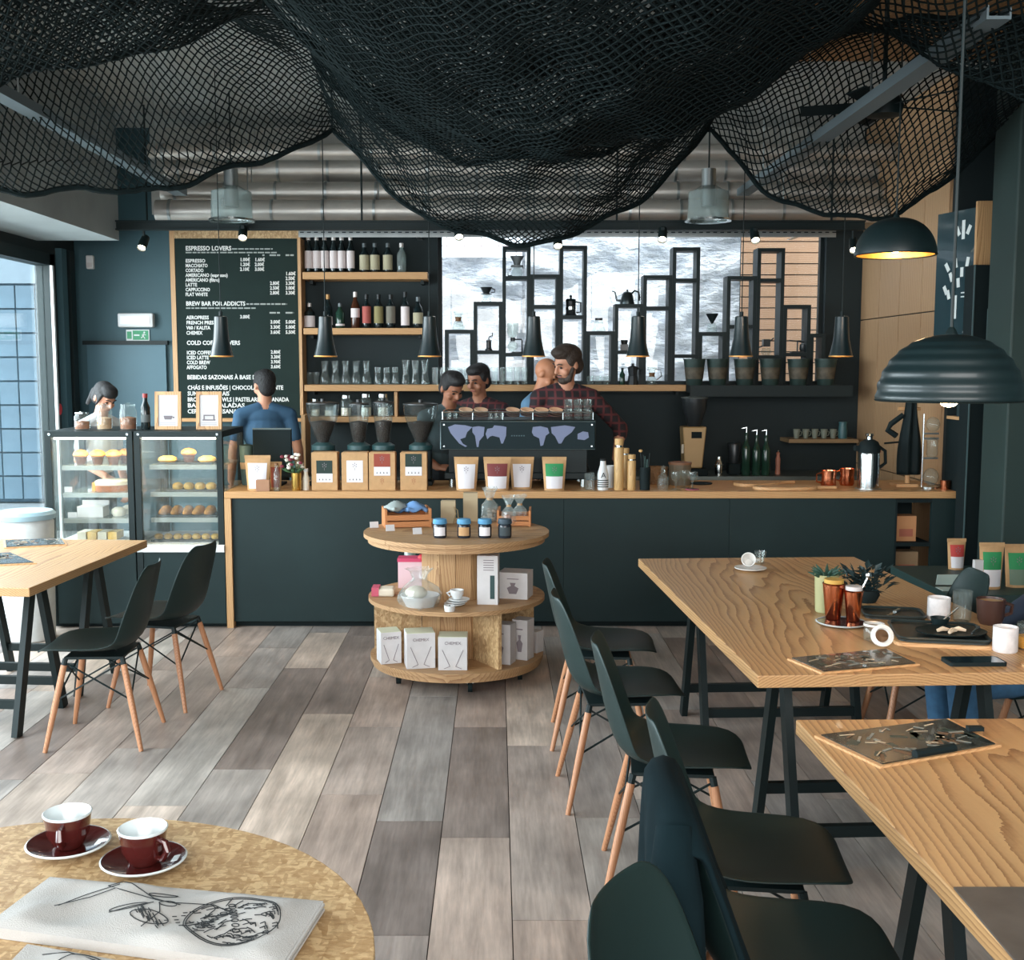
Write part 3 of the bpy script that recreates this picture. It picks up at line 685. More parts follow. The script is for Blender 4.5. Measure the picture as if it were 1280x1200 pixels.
# ================================================================ display cases
def display_case(px0, px1, lab, rows):
    Y = YC - 0.02; x0, x1 = X_(px0, Y), X_(px1, Y); zt = Z_(539, Y); zb = Z_(681, Y); w = x1 - x0; D = 0.62
    t = thing('pastry_case', lab, 'display case', (x0, Y, 0))
    MB().box(0, w, 0.0, D, 0.03, zb - 0.05).build('base_cabinet', GREEN, t)
    MB().box(0, w, 0.05, D, 0.0, 0.03).build('plinth', BLACKM, t)
    MB().box(0, w, -0.012, 0, zb - 0.045, zb - 0.005).build('white_trim', WHITE, t)
    MB().box(0, w, 0, D, zb - 0.05, zb).build('deck', WHITE, t)
    p = 0.038
    for xx, yy in ((0, 0), (w - p, 0), (0, D - p), (w - p, D - p)): MB().box(xx, xx + p, yy, yy + p, zb, zt - 0.04).build('corner_post', BLACK, t)
    MB().box(0, w, 0, D, zt - 0.04, zt).build('top_panel', BLACK, t)
    MB().box(0, p, -0.006, 0.0, 0.03, zb - 0.05).build('side_strip', BLACK, t)
    MB().box(p, w - p, 0.006, 0.012, zb, zt - 0.04).build('front_glass', GLASS, t)
    MB().box(0.006, 0.012, p, D - p, zb, zt - 0.04).build('side_glass', GLASS, t)
    MB().box(w - 0.012, w - 0.006, p, D - p, zb, zt - 0.04).build('side_glass', GLASS, t)
    for sx in (0.03, w - 0.03): MB().cyl((sx, -0.001, zt - 0.02), (sx, -0.006, zt - 0.02), 0.008, n=8).build('screw', CHROME, t)
    zs = []
    for py in rows:
        z = Z_(py, Y + 0.1); zs.append(z)
        MB().box(p + 0.03, w - 0.012, 0.10, D - 0.06, z - 0.008, z).build('glass_shelf', glass('shelf_glass', (0.93, 0.96, 0.94, 1), 0.85, 0.05), t)
        MB().box(p + 0.03, w - 0.012, 0.092, 0.10, z - 0.03, z).build('shelf_front', mat('shelf_strip', C(150, 154, 148), 0.4, 0.3), t)
    MB().box(p, w - p, 0.05, 0.09, zt - 0.055, zt - 0.042).build('light_bar', mat('case_lamp', C(255, 244, 220), 0.5, emit=(1, 0.9, 0.7, 1), estr=8), t)
    l = bpy.data.lights.new('case_light', 'AREA'); l.energy = 5; l.color = (1, 0.80, 0.48); l.shape = 'RECTANGLE'; l.size = w - 0.1; l.size_y = 0.05
    lo = bpy.data.objects.new('case_light', l); COL.objects.link(lo); lo.parent = t; lo.location = (w / 2, 0.1, zt - 0.06); lo.rotation_euler = (0.45, 0, 0)
    return t, x0, x1, Y, zs, zb, zt
c1 = display_case(52, 162, 'glass pastry case with muffins and white cake boxes, beside the glazed side', (582, 616, 648))
c2 = display_case(164, 275, 'glass pastry case with croissants and buns, joined to the bar end', (581, 615, 647))
# pastries
BUN = mat('baked_crust', C(206, 142, 66), 0.6, var=0.35, scale=14, bump=0.4)
PALEBUN = mat('pale_crust', C(222, 178, 92), 0.6, var=0.25, scale=16, bump=0.3)
CUPM = mat('brown_muffin_case', C(72, 44, 38), 0.8)
TRAYM = mat('black_tray', C(40, 44, 44), 0.5)
CREAM = mat('icing', C(220, 210, 192), 0.5)
def muffin(x, y, z, lab, gr):
    t = thing('muffin', lab, 'muffin', (x, y, z), 0, gr)
    MB().lathe([(0.028, 0), (0.042, 0.05)], 14).build('paper_case', CUPM, t, smooth=True)
    MB().lathe([(0.042, 0.05), (0.052, 0.06), (0.046, 0.078), (0.025, 0.092), (0.0, 0.097)], 14).build('crown', BUN, t, smooth=True)
    return t
def croissant(x, y, z, rz, lab, gr, s=1.0, m=None):
    b = MB(); pts = []; rs = []
    for i in range(9):
        u = i / 8 * 2 - 1; pts.append((0.075 * s * math.sin(u * 1.3), 0.035 * s * (1 - math.cos(u * 1.3)), 0.032 * s * (1 - 0.5 * abs(u)))); rs.append(s * (0.032 * (1 - abs(u) ** 1.6 * 0.75) * (1 + 0.1 * (i % 2))))
    b.tube(pts, rs, 10); return tag(b.build('croissant', m or BUN, None, (x, y, z), rz, smooth=True), lab, 'croissant', gr)
def bun(x, y, z, lab, gr, r=0.045, m=None, h=0.05, name='bread_bun', cat='bun'):
    return tag(MB().lathe([(r * 0.75, 0), (r, h * 0.35), (r * 0.92, h * 0.7), (r * 0.5, h * 0.95), (0, h)], 14).build(name, m or BUN, None, (x, y, z), random.random() * 3, smooth=True), lab, cat, gr)
def tray(x, y, z, w, d, lab):
    t = tag(MB().box(-w/2, w/2, -d/2, d/2, 0, 0.006).box(-w/2, w/2, -d/2, -d/2 + 0.006, 0.006, 0.014).box(-w/2, w/2, d/2 - 0.006, d/2, 0.006, 0.014).build('serving_tray', TRAYM, None, (x, y, z)), lab, 'tray')
_, x0, x1, Y, zs, zb, zt = c1
yy = Y + 0.22
xs = lambda px: X_(px, Y + 0.22)
for px in (97, 118): muffin(xs(px), yy, zs[0], 'chocolate muffin in dark paper case on the top shelf of the muffin case', 'chocolate muffins')
for px, dy in ((138, 0), (147, 0.11)): muffin(xs(px), yy + dy, zs[0], 'golden muffin beside the chocolate muffins on the top shelf', 'golden muffins')
t = thing('layer_cake', 'cut layer cake with pale icing on the second shelf of the muffin case', 'cake', (xs(133), yy + 0.05, zs[1]))
MB().lathe([(0.115, 0), (0.115, 0.04)], 28).build('sponge', mat('cake_sponge', C(150, 84, 44), 0.8, var=0.3, scale=20), t, smooth=True)
MB().lathe([(0.117, 0.04), (0.115, 0.062), (0.1, 0.07), (0, 0.072)], 28).build('icing', CREAM, t, smooth=True)
MB().box(-0.12, -0.06, -0.06, 0.05, 0.0, 0.055).build('cut_slice', mat('orange_sponge', C(222, 150, 50), 0.7, var=0.2), t)
t = thing('cake_box', 'white open cake box on the third shelf of the muffin case', 'box', (xs(110), yy, zs[2]))
MB().box(-0.085, 0.085, -0.06, 0.06, 0, 0.07).build('carton', PAPER, t); MB().box(-0.09, 0.09, 0.05, 0.06, 0.07, 0.1).build('lid_flap', PAPER, t)
tag(MB().box(-0.03, 0.03, -0.002, 0.002, 0, 0.035).build('price_card', PAPER, None, (xs(90), yy - 0.09, zs[2] + 0.001)), 'small white price card beside the open cake box', 'card')
tag(MB().box(-0.025, 0.025, -0.002, 0.002, 0, 0.035).build('price_card', PAPER, None, (xs(86), yy - 0.09, zs[1] + 0.001)), 'small white price card on the cake shelf', 'card')
for px, dy in ((141, 0.02), (147, 0.13)): bun(xs(px), yy + dy, zs[2], 'pale sugared bun beside the white cake box', 'sugared buns', 0.05, CREAM, 0.06)
t = thing('cake_tray', 'white tray under the cake slices on the deck of the muffin case', 'tray', (xs(118), yy, zb))
MB().box(-0.14, 0.14, -0.1, 0.1, 0.0005, 0.01).build('tray', WHITE, t)
for k in range(4): free(MB().box(-0.13 + k * 0.068, -0.072 + k * 0.068, -0.07, 0.07, 0.0105, 0.06).build('cake_slice', [CREAM, PALEBUN][k % 2], t), ['pale iced slice of cake on the white tray', 'golden slice of cake on the white tray'][k % 2], 'cake', ['iced cake slices', 'golden cake slices'][k % 2])
tag(MB().box(-0.02, 0.02, -0.03, 0.03, 0, 0.012).build('napkin_pad', PAPER, None, (xs(151), yy - 0.1, zb + 0.0005)), 'small white napkin pad beside the cake tray', 'napkin')
_, x0, x1, Y, zs, zb, zt = c2
tray(xs(232), yy, zs[0], 0.36, 0.2, 'black tray under the flat pastries on the top shelf')
for px, r in ((206, 0.062), (256, 0.06)): bun(xs(px), yy, zs[0] + 0.007, 'flat golden pastry on the top shelf of the croissant case', 'flat golden pastries', r, [PALEBUN, BUN][px % 2], 0.045, 'flat_pastry', 'pastry')
muffin(xs(233), yy, zs[0] + 0.007, 'single dark muffin between flat pastries on a black tray', None)
tray(xs(240), yy, zs[1], 0.33, 0.2, 'black tray under the pale rolls on the second shelf')
for k in range(4): bun(xs(218 + k * 14), yy, zs[1] + 0.007, 'pale yellow roll on the second shelf of the croissant case', 'pale yellow rolls', 0.036, PALEBUN, 0.045)
tray(xs(234), yy, zs[2], 0.38, 0.2, 'black tray under the croissants on the third shelf')
for k in range(5): croissant(xs(204 + k * 14), yy - 0.02, zs[2] + 0.009, 1.57 + 0.1 * (k % 3 - 1), 'golden croissant on the third shelf of the croissant case', 'golden croissants', 0.98)
tray(xs(228), yy, zb, 0.42, 0.2, 'black tray under the small pastries on the deck')
for k in range(7): bun(xs(192 + k * 12), yy, zb + 0.007, 'small pale pastry on the deck of the croissant case', 'small pale pastries', 0.030, PALEBUN, 0.035, 'small_pastry', 'pastry')

# things standing on the cases
ztop = zt
def framed_card(px0, px1, lab, shape):
    Y = YC + 0.12; x0, x1 = X_(px0, Y), X_(px1, Y); w = x1 - x0; h = Z_(490, Y) - ztop
    t = thing('framed_card', lab, 'picture frame', ((x0 + x1) / 2, Y, ztop + 0.0035))
    M = RX(-0.08); f = 0.022
    MB().box(-w/2, -w/2 + f, 0, 0.018, 0, h, M).box(w/2 - f, w/2, 0, 0.018, 0, h, M).box(-w/2 + f, w/2 - f, 0, 0.018, 0, f, M).box(-w/2 + f, w/2 - f, 0, 0.018, h - f, h, M).build('frame', OAKZ, t)
    MB().box(-w/2 + f, w/2 - f, 0.006, 0.012, f, h - f, M).build('card', PAPER, t)
    b = MB()
    if shape == 'cup': b.prism([(-0.03, 0.09), (0.03, 0.09), (0.022, 0.065), (-0.022, 0.065)], 0.0045, 0.0055, M).box(0.03, 0.042, 0.0045, 0.0055, 0.074, 0.084, M)
    else: b.box(-0.036, 0.036, 0.0045, 0.0055, 0.088, 0.096, M).box(-0.036, -0.028, 0.0045, 0.0055, 0.066, 0.088, M).box(0.028, 0.036, 0.0045, 0.0055, 0.066, 0.088, M).box(-0.042, 0.042, 0.0045, 0.0055, 0.058, 0.066, M)
    b.build('printed_drawing', mat('print_grey', C(120, 112, 116), 0.8), t)
    for k in range(2): MB().box(-0.05, 0.05, 0.0045, 0.0055, 0.03 + k * 0.012, 0.034 + k * 0.012, M).build('printed_line', mat('print_pale', C(176, 170, 176), 0.8), t)
    MB().box(-0.02, 0.02, 0.02, 0.06, -0.003, 0.01).build('stand_foot', OAKX, t)
framed_card(191, 224, 'wooden framed card with a cup drawing on the croissant case', 'cup')
framed_card(243, 275, 'wooden framed card with a machine drawing in front of the menu board', 'machine')
def jar(px, Y, lab, fill, h=0.17, r=0.055, z=None):
    z = ztop if z is None else z
    t = thing('glass_jar', lab, 'jar', (X_(px, Y), Y, z))
    MB().lathe([(r * 0.95, 0), (r, 0.02), (r, h * 0.72), (r * 0.8, h * 0.82), (r * 0.8, h * 0.88)], 18, cap=(True, False)).build('glass', CLEARG, t, smooth=True)
    MB().lathe([(r * 0.9, 0.006), (r * 0.92, h * 0.45), (0, h * 0.5)], 14).build('contents', fill, t, smooth=True)
    MB().lathe([(r * 0.86, h * 0.88), (r * 0.86, h * 0.95), (0.012, h * 0.97), (0.014, h), (0, h * 1.02)], 18).build('lid', CHROME if h < 0.17 else CLEARG, t, smooth=True)
COOK = mat('cookie_brown', C(150, 92, 58), 0.8, var=0.4, scale=40)
jar(100, YC + 0.15, 'low glass cookie jar in front of the woman in white', COOK, 0.12, 0.05)
jar(128, YC + 0.15, 'glass jar with card label in front of the woman in white', mat('biscuit', C(196, 156, 120), 0.8, var=0.3, scale=40), 0.17, 0.05)
jar(158, YC + 0.15, 'tall glass jar of biscuits beside the dark bottle', COOK, 0.175, 0.055)
def bottle_prof(h, r, neck=0.013, sh=0.62):
    return [(r * 0.92, 0), (r, 0.008), (r, h * sh), (r * 0.8, h * (sh + 0.07)), (neck * 1.15, h * (sh + 0.17)), (neck, h * 0.93), (neck * 1.15, h * 0.935), (neck * 1.15, h), (0, h)]
t = thing('dark_bottle', 'slim dark bottle standing between jar and framed card', 'bottle', (X_(180, YC + 0.15), YC + 0.15, ztop))
MB().lathe(bottle_prof(0.235, 0.03), 16).build('body', mat('dark_bottle_glass', C(24, 34, 36), 0.12), t, smooth=True)
MB().cyl((0, 0, 0.21), (0, 0, 0.237), 0.0165).build('cap', mat('red_cap', C(150, 50, 50), 0.5), t, smooth=True)
MB().lathe([(0.0307, 0.05), (0.0307, 0.1)], 16, cap=(False, False)).build('label', mat('grey_label', C(90, 96, 96), 0.8), t, smooth=True)

# ================================================================ menu board
ym = YB - 0.06
mx0, mx1, mz0, mz1 = X_(217, ym), X_(378, ym), Z_(527, ym), Z_(285, ym)
mb = thing('menu_board', 'tall dark green menu board with white price lettering in a wooden frame', 'menu board', (mx0, ym, mz0))
mw, mh = mx1 - mx0, mz1 - mz0
MB().box(0, mw, 0, 0.058, 0, mh).build('backing', BLACKM, mb)
MB().box(0.04, mw - 0.012, -0.012, 0, 0.03, mh - 0.085).build('board', mat('menu_green', C(24, 40, 37), 0.7, var=0.06, spec=0.2), mb)
MB().box(0, 0.038, -0.016, 0, 0, mh).build('side_strip', OAKZ, mb)
MB().box(0.038, mw, -0.014, 0, mh - 0.084, mh).build('strand_board_head', OSB, mb)
MB().box(0.038, mw, -0.014, 0, 0, 0.029).build('bottom_ledge', OAKX, mb)
MB().box(mw - 0.011, mw, -0.016, 0, 0.03, mh - 0.085).build('edge_strip', mat('pale_strip', C(120, 132, 122), 0.6), mb)
LET = mat('menu_lettering', C(226, 226, 222), 0.7)
def mtext(px, py, s, hpx, wpx=None):
    """baseline at px,py; capital height hpx; width wpx (photograph scale on the board)"""
    p = P(px, py, ym - 0.0125); size = hpx * ym / F / 0.69
    o = lettering(s, size, T_(0, 0, 0) @ FACE, LET, mb, bold=0.028)
    if wpx:
        xs_ = [v.co.x for v in o.data.vertices]; cur = max(xs_) - min(xs_)
        o.data.transform(Matrix.Diagonal((wpx * ym / F / cur, 1, 1, 1)))
    o.location = (p.x - mx0, -0.0128, p.z - mz0)
def mdash(px, py, wpx, hpx):
    """a line of print too small to read: short strokes"""
    b = MB(); k = ym / F; p = P(px, py, ym - 0.0125); u = 0.0; r = random.Random(int(px * 7 + py))
    while u < wpx:
        L = min(r.uniform(3, 9), wpx - u)
        b.box(u * k, (u + L) * k, -0.0005, 0, 0, hpx * k); u += L + 1.2
    stuff(b.build('fine_print', mat('fine_print_grey', C(158, 164, 160), 0.7), mb, (p.x - mx0, -0.0122, p.z - mz0)))
mtext(232, 313, 'ESPRESSO LOVERS', 5.2, 56); mdash(290, 312, 50, 1.6)
mdash(232, 316.5, 112, 1.6)
for px, wp in ((310, 1.5), (328, 2.5), (337, 13), (357, 10)): mdash(px, 320, wp, 2)
rows = [('ESPRESSO', 24), ('MACCHIATO', 27), ('CORTADO', 22), ('AMERICANO (espresso)', 52), ('AMERICANO (filtro)', 42), ('LATTE', 14), ('CAPPUCCINO', 30), ('FLAT WHITE', 27)]
for k, (s, wp) in enumerate(rows): mtext(232, 328 + k * 6.0, s, 4, wp)
for k, (a, c) in enumerate((('1.00€', '1.60€'), ('1.20€', '2.00€'), ('2.10€', '3.00€'))):
    mtext(300, 326.5 + k * 6, a, 4, 11.5); mtext(318.5, 326.5 + k * 6, c, 4, 11.5)
for k in range(5): mtext(357, 344 + k * 6, ('1.60€', '2.50€', '3.30€', '3.00€', '3.30€')[k], 4, 11.5)
for k in range(3): mtext(337.5, 356 + k * 6, ('2.80€', '2.50€', '2.80€')[k], 4, 11.5)
mtext(232.5, 382, 'BREW BAR FOR ADDICTS', 5, 73); mdash(308, 381, 50, 1.8); mdash(232.5, 386, 86, 1.6)
for px, wp in ((337, 13), (357, 10)): mdash(px, 392, wp, 2)
for k, (s, wp) in enumerate((('AEROPRESS', 28), ('FRENCH PRESS', 36), ('V60 / KALITA', 30), ('CHEMEX', 20))):
    mtext(233, 399 + k * 6.4, s, 4.2, wp)
    if k: mtext(338, 398 + k * 6.4, ('', '3.00€', '3.30€', '3.60€')[k], 4, 12); 
    if k: mtext(357, 398 + k * 6.4, ('', '5.00€', '5.00€', '5.50€')[k], 4, 12)
mtext(300, 398, '3.00€', 4, 12)
mtext(233.5, 431, 'COLD COFFEE LOVERS', 5, 66)
for k, (s, wp) in enumerate((('ICED COFFEE', 31), ('ICED LATTE', 27), ('COLD BREW', 29), ('AFFOGATO', 25))):
    mtext(233.5, 443 + k * 6.1, s, 4.3, wp); mtext(338.5, 442 + k * 6.1, ('2.80€', '3.30€', '3.90€', '3.60€')[k], 4, 12)
mtext(234, 474, 'BEBIDAS SAZONAIS À BASE DE CAFÉ', 5, 106)
for k, (s, wp) in enumerate((('CHÁS E INFUSÕES | CHOCOLATE QUENTE', 119), ('SUMOS NATURAIS', 52), ('BROWNIES | BOWLS | PASTELARIA | GRANADA', 126), ('BAGELS | SALADAS', 71), ('CERVEJA ARTESANAL | VINHO', 92))):
    mtext(234.5, 487 + k * 7.4, s, 5, wp)

# small fittings on the blue wall
t = thing('emergency_light', 'white emergency light box above the green exit sign', 'emergency light', (X_(174, YB), YB, Z_(401, YB)))
MB().box(-0.145, 0.145, -0.07, 0, -0.055, 0.06).build('housing', WHITE, t, bevel=0.012)
MB().box(-0.12, 0.12, -0.075, -0.07, -0.03, 0.035).build('diffuser', mat('diffuser_white', C(236, 240, 244), 0.4), t)
t = thing('exit_sign', 'green and white running man exit sign on the blue wall', 'sign', (X_(174, YB), YB, Z_(419, YB)))
MB().box(-0.095, 0.095, -0.012, 0, -0.045, 0.045).build('plate', WHITE, t)
SG = mat('sign_green', C(40, 140, 92), 0.5)
MB().box(-0.04, 0.088, -0.014, -0.012, -0.038, 0.038).build('green_field', SG, t)
b = MB(); b.ell((0.055, -0.0145, 0.022), (0.008, 0.001, 0.008), 8, 6); b.bar((0.05, -0.0145, 0.012), (0.045, -0.0145, -0.008), 0.012, 0.001); b.bar((0.045, -0.0145, -0.008), (0.06, -0.0145, -0.028), 0.007, 0.001); b.bar((0.045, -0.0145, -0.008), (0.028, -0.0145, -0.024), 0.007, 0.001); b.bar((0.05, -0.0145, 0.008), (0.068, -0.0145, 0.0), 0.005, 0.001); b.bar((0.05, -0.0145, 0.008), (0.034, -0.0145, -0.002), 0.005, 0.001)
b.build('running_figure', WHITE, t)
MB().bar((-0.03, -0.0145, 0), (0.015, -0.0145, 0), 0.012, 0.001).build('arrow', WHITE, t)
MB().box(-0.088, -0.05, -0.014, -0.012, -0.03, 0.03).build('door_mark', SG, t)
t = thing('motion_sensor', 'small white motion sensor high on the blue wall', 'sensor', (X_(119, YB), YB, Z_(329, YB)))
MB().box(-0.03, 0.03, -0.05, 0, -0.05, 0.06).build('body', WHITE, t, bevel=0.01); MB().box(-0.02, 0.02, -0.054, -0.05, -0.04, 0.0).build('lens', PAPER, t)
t = thing('push_tag', 'small red push tag hanging on the dark door frame', 'tag', (XL + 0.032, 8.76, Z_(512, 8.7)))
MB().cyl((0, 0, 0), (0.012, 0, 0), 0.045, n=16).build('red_disc', mat('tag_red', C(200, 40, 40), 0.5), t); MB().box(0, 0.008, -0.015, 0.015, 0.045, 0.13).build('strap', BLACKM, t)
# ================================================================ bottle shelves on the bar wall
YS = 9.02
def shelf(px0, px1, pyt, pyb, lab, D=0.27, m=None):
    z1, z0 = Z_(pyt, YS), Z_(pyb, YS); x0, x1 = X_(px0, YS), X_(px1, YS)
    t = thing('bottle_shelf', lab, 'shelf', ((x0 + x1) / 2, YS, z0), 0)
    MB().box((x0 - x1) / 2, (x1 - x0) / 2, 0, D, 0, z1 - z0).build('board', m or OAKX, t, bevel=0.003)
    for xx in ((x0 - x1) / 2 + 0.05, (x1 - x0) / 2 - 0.05): MB().box(xx - 0.012, xx + 0.012, 0.12, D - 0.001, -0.03, -0.0005).build('bracket', BLACK, t)
    return z1
zA = shelf(380, 535, 340, 349, 'upper wooden shelf with white labelled wine bottles')
zB = shelf(380, 531, 410, 418, 'middle wooden shelf with liqueur and wine bottles')
zC = shelf(380, 858, 481, 489, 'long wooden shelf with glassware running below the black boxes')
zD = shelf(380, 545, 521, 528, 'low wooden shelf behind the coffee grinders')
t = thing('shelf_upright', 'light wooden upright between menu board and bottle shelves', 'upright', (X_(378, YS) - 0.012, YS, Z_(519, YS)))
MB().box(-0.012, 0.012, 0, 0.2, 0, Z_(297, YS) - Z_(519, YS)).build('board', OAKZ, t)
DKG = mat('bottle_dark_glass', C(20, 32, 34), 0.1, coat=0.3)
BRN = mat('bottle_brown_glass', C(70, 40, 26), 0.12)
GRN = mat('bottle_green_glass', C(34, 62, 50), 0.12)
LAB = {'white': mat('label_white', C(226, 214, 212), 0.7), 'cream': mat('label_cream', C(176, 168, 140), 0.8), 'red': mat('label_red', C(176, 92, 84), 0.8), 'olive': mat('label_olive', C(140, 130, 88), 0.8), 'grey': mat('label_grey', C(120, 116, 104), 0.8)}
def bottle(px, Y, z, h, r, lab, gm, lc, l0, l1, cap=None, gr=None, sh=0.62):
    t = thing('wine_bottle', lab, 'bottle', (X_(px, Y), Y, z), 0, gr)
    MB().lathe(bottle_prof(h, r, 0.0135, sh), 14).build('body', gm, t, smooth=True)
    if lc: MB().lathe([(r + 0.0012, h * l0), (r + 0.0012, h * l1)], 14, cap=(False, False)).build('label', LAB[lc], t, smooth=True)
    MB().lathe([(0.017, h * 0.86), (0.017, h * 1.003), (0, h * 1.004)], 12).build('capsule', mat('capsule_' + (cap or 'grey'), {'white': C(214, 208, 204), 'gold': C(170, 130, 80), None: C(90, 98, 100), 'black': C(30, 34, 36)}[cap], 0.4, 0.3), t, smooth=True)
yb = YS + 0.1
for px in (388, 398, 408, 419, 429, 440): bottle(px, yb, zA, 0.30, 0.0315, 'dark wine bottle with white label in the row of six', DKG, 'white', 0.12, 0.58, 'white', 'white labelled wine bottles')
for px in (457, 470, 486): bottle(px, yb, zA, 0.235, 0.038, 'short dark bottle with cream label beside the white labelled row', DKG, 'cream', 0.1, 0.6, None, 'cream labelled bottles')
bottle(503, yb, zA, 0.235, 0.037, 'plain clear bottle at the free end of the upper shelf', glass('clear_bottle', (0.7, 0.8, 0.78, 1), 0.8, 0.05), None, 0, 0, 'white')
lq = [(388, 0.20, 0.043, 'squat dark bottle with square white label by the upright', DKG, 'white', 0.05, 0.5, 'white'), (411, 0.27, 0.036, 'tall dark bottle with gold neck behind the cone lamp', DKG, 'white', 0.1, 0.35, 'gold'), (426, 0.20, 0.036, 'green glass bottle with low pale band', GRN, 'white', 0.1, 0.18, None), (445, 0.29, 0.035, 'tall brown bottle with white foil top and pink label', BRN, 'white', 0.3, 0.55, 'white'), (459, 0.27, 0.034, 'dark bottle with red label', DKG, 'red', 0.15, 0.65, 'black'), (474, 0.27, 0.037, 'dark bottle with olive label', DKG, 'olive', 0.15, 0.65, 'black'), (489, 0.27, 0.037, 'dark bottle with grey brown label', DKG, 'grey', 0.15, 0.65, 'black'), (507, 0.29, 0.034, 'slim dark bottle with tall white label and black logo', DKG, 'white', 0.08, 0.6, 'black'), (523, 0.25, 0.04, 'round dark bottle with low cream label at the shelf end', DKG, 'cream', 0.15, 0.5, None)]
for px, h, r, lab, gm, lc, l0, l1, cap in lq: bottle(px, yb, zB, h, r, lab + ' on the middle shelf', gm, lc, l0, l1, cap)
def glassware(px, Y, z, prof, lab, name, cat, gr=None, m=None, n=14):
    return tag(MB().lathe(prof, n, cap=(True, False)).build(name, m or CLEARG, None, (X_(px, Y), Y, z), 0, smooth=True), lab, cat, gr)
carafe = [(0.038, 0), (0.041, 0.01), (0.040, 0.05), (0.026, 0.09), (0.024, 0.115), (0.032, 0.19)]
for px in (406, 419, 432, 445, 458): glassware(px, yb, zC, carafe, 'clear waisted carafe in the row on the glassware shelf', 'carafe', 'carafe', 'waisted carafes')
goblet = [(0.03, 0.0), (0.032, 0.004), (0.006, 0.01), (0.006, 0.05), (0.03, 0.075), (0.033, 0.11), (0.027, 0.145)]
for px in (472, 483, 494): glassware(px, yb, zC, [(r, z) for r, z in [(0.03, 0), (0.033, 0.03), (0.022, 0.09), (0.03, 0.095), (0.032, 0.14)]], 'squat stemmed glass next to the waisted carafes', 'stemmed_glass', 'glass', 'squat stemmed glasses')
for px in (507, 519, 531): glassware(px, yb, zC, [(0.035, 0), (0.037, 0.02), (0.03, 0.06), (0.024, 0.1), (0.035, 0.2)], 'tall clear decanter right of the stemmed glasses', 'decanter', 'decanter', 'tall decanters')
tum = [(0.022, 0), (0.024, 0.005), (0.028, 0.1)]
for px in (387, 395): glassware(px, yb, zC, tum, 'small tumbler beside the shelf upright', 'tumbler', 'glass', 'tumblers by the upright')
tall = [(0.024, 0), (0.025, 0.01), (0.0285, 0.14)]
for k in range(13):
    if k not in (5,): glassware(544 + k * 9.3, YS + 0.042, zC, tall, 'tall clear tumbler in the long row under the black boxes', 'tall_tumbler', 'glass', 'tall tumblers')
for px in (738, 748, 758): glassware(px, YS + 0.042, zC, [(0.024, 0), (0.026, 0.01), (0.03, 0.07)], 'small clear glass under the glass server box', 'small_glass', 'glass', 'small glasses')
for px, r, h, lab in ((393, 0.04, 0.14, 'first'), (410, 0.035, 0.12, ''), (432, 0.045, 0.17, ''), (457, 0.045, 0.18, ''), (478, 0.045, 0.18, '')):
    t = thing('storage_jar', 'clear storage jar with bright lid on the low shelf behind the grinders', 'jar', (X_(px, yb), yb, zD), 0, 'storage jars on the low shelf')
    MB().lathe([(r, 0), (r, h * 0.75), (r * 0.8, h * 0.85)], 14, cap=(True, False)).build('glass', CLEARG, t, smooth=True); MB().lathe([(r * 0.85, h * 0.85), (r * 0.85, h), (0, h)], 14).build('lid', CHROME, t, smooth=True)
    MB().lathe([(r * 0.9, 0.005), (r * 0.9, h * 0.4), (0, h * 0.41)], 12).build('contents', CREAM, t, smooth=True)
tag(MB().box(-0.012, 0.012, 0, 0.15, 0, 0.2).build('shelf_divider', OAKZ, None, (X_(495, yb), yb - 0.05, zD)), 'short pale wooden divider standing on the low shelf', 'divider')

# ================================================================ black box shelves in front of the window
YX = 9.115; DX = 0.17; TK = 0.028
z_base = zC
boxes = [(556, 592, 412, (), 'A'), (592, 628, 377, (438,), 'B'), (628, 663, 308, (345, 441), 'C'), (663, 699, 343, (381,), 'D'), (699, 733, 307, (394,), 'E'), (733, 768, 414, (), 'F'), (768, 803, 380, (438,), 'G'), (803, 839, 344, (383,), 'H'), (839, 873, 309, (348, 443), 'I'), (873, 907, 415, (), 'J'), (907, 944, 345, (406,), 'K'), (944, 978, 310, (348, 444), 'L'), (978, 1012, 381, (441,), 'M'), (1012, 1031, 417, (), 'N')]
blab = {'A': 'low black box frame at the left end under the small chemex', 'B': 'black box frame under the dripper stand, second step up', 'C': 'tall black box frame holding the dripper and syphon', 'D': 'medium black box frame right of the syphon box', 'E': 'tall black box frame holding the black press', 'F': 'low black box frame under the glass server', 'G': 'black box frame under the gooseneck kettle', 'H': 'medium black box frame right of the kettle', 'I': 'tallest empty black box frame beside the white wall', 'J': 'low black box frame under the black dripper cone', 'K': 'black box frame where stone wall meets timber siding', 'L': 'tall black box frame in front of the timber siding', 'M': 'black box frame with balance syphon in front of timber siding', 'N': 'narrow low black box frame at the right end of the siding'}
ZBX = {}
zb_all = zC + 0.0006
for x0p, x1p, pt, shs, k in boxes:
    x0, x1 = X_(x0p, YX) + 0.0005, X_(x1p, YX) - 0.0005; zt = Z_(pt, YX)
    t = thing('box_shelf', blab[k], 'shelf', ((x0 + x1) / 2, YX, zb_all), 0, 'black box shelves before the window')
    h = zt - zb_all; w = x1 - x0
    MB().box(-w/2, -w/2 + TK, 0, DX, 0, h).build('side', BLACK, t); MB().box(w/2 - TK, w/2, 0, DX, 0, h).build('side', BLACK, t)
    MB().box(-w/2 + TK, w/2 - TK, 0, DX, h - TK, h).build('top', BLACK, t); MB().box(-w/2 + TK, w/2 - TK, 0, DX, 0, TK).build('bottom', BLACK, t)
    ZBX[k] = [zt]
    for s in shs:
        z = Z_(s, YX) - zb_all; MB().box(-w/2 + TK, w/2 - TK, 0, DX, z - TK, z).build('shelf', BLACK, t); ZBX[k].append(z + zb_all)
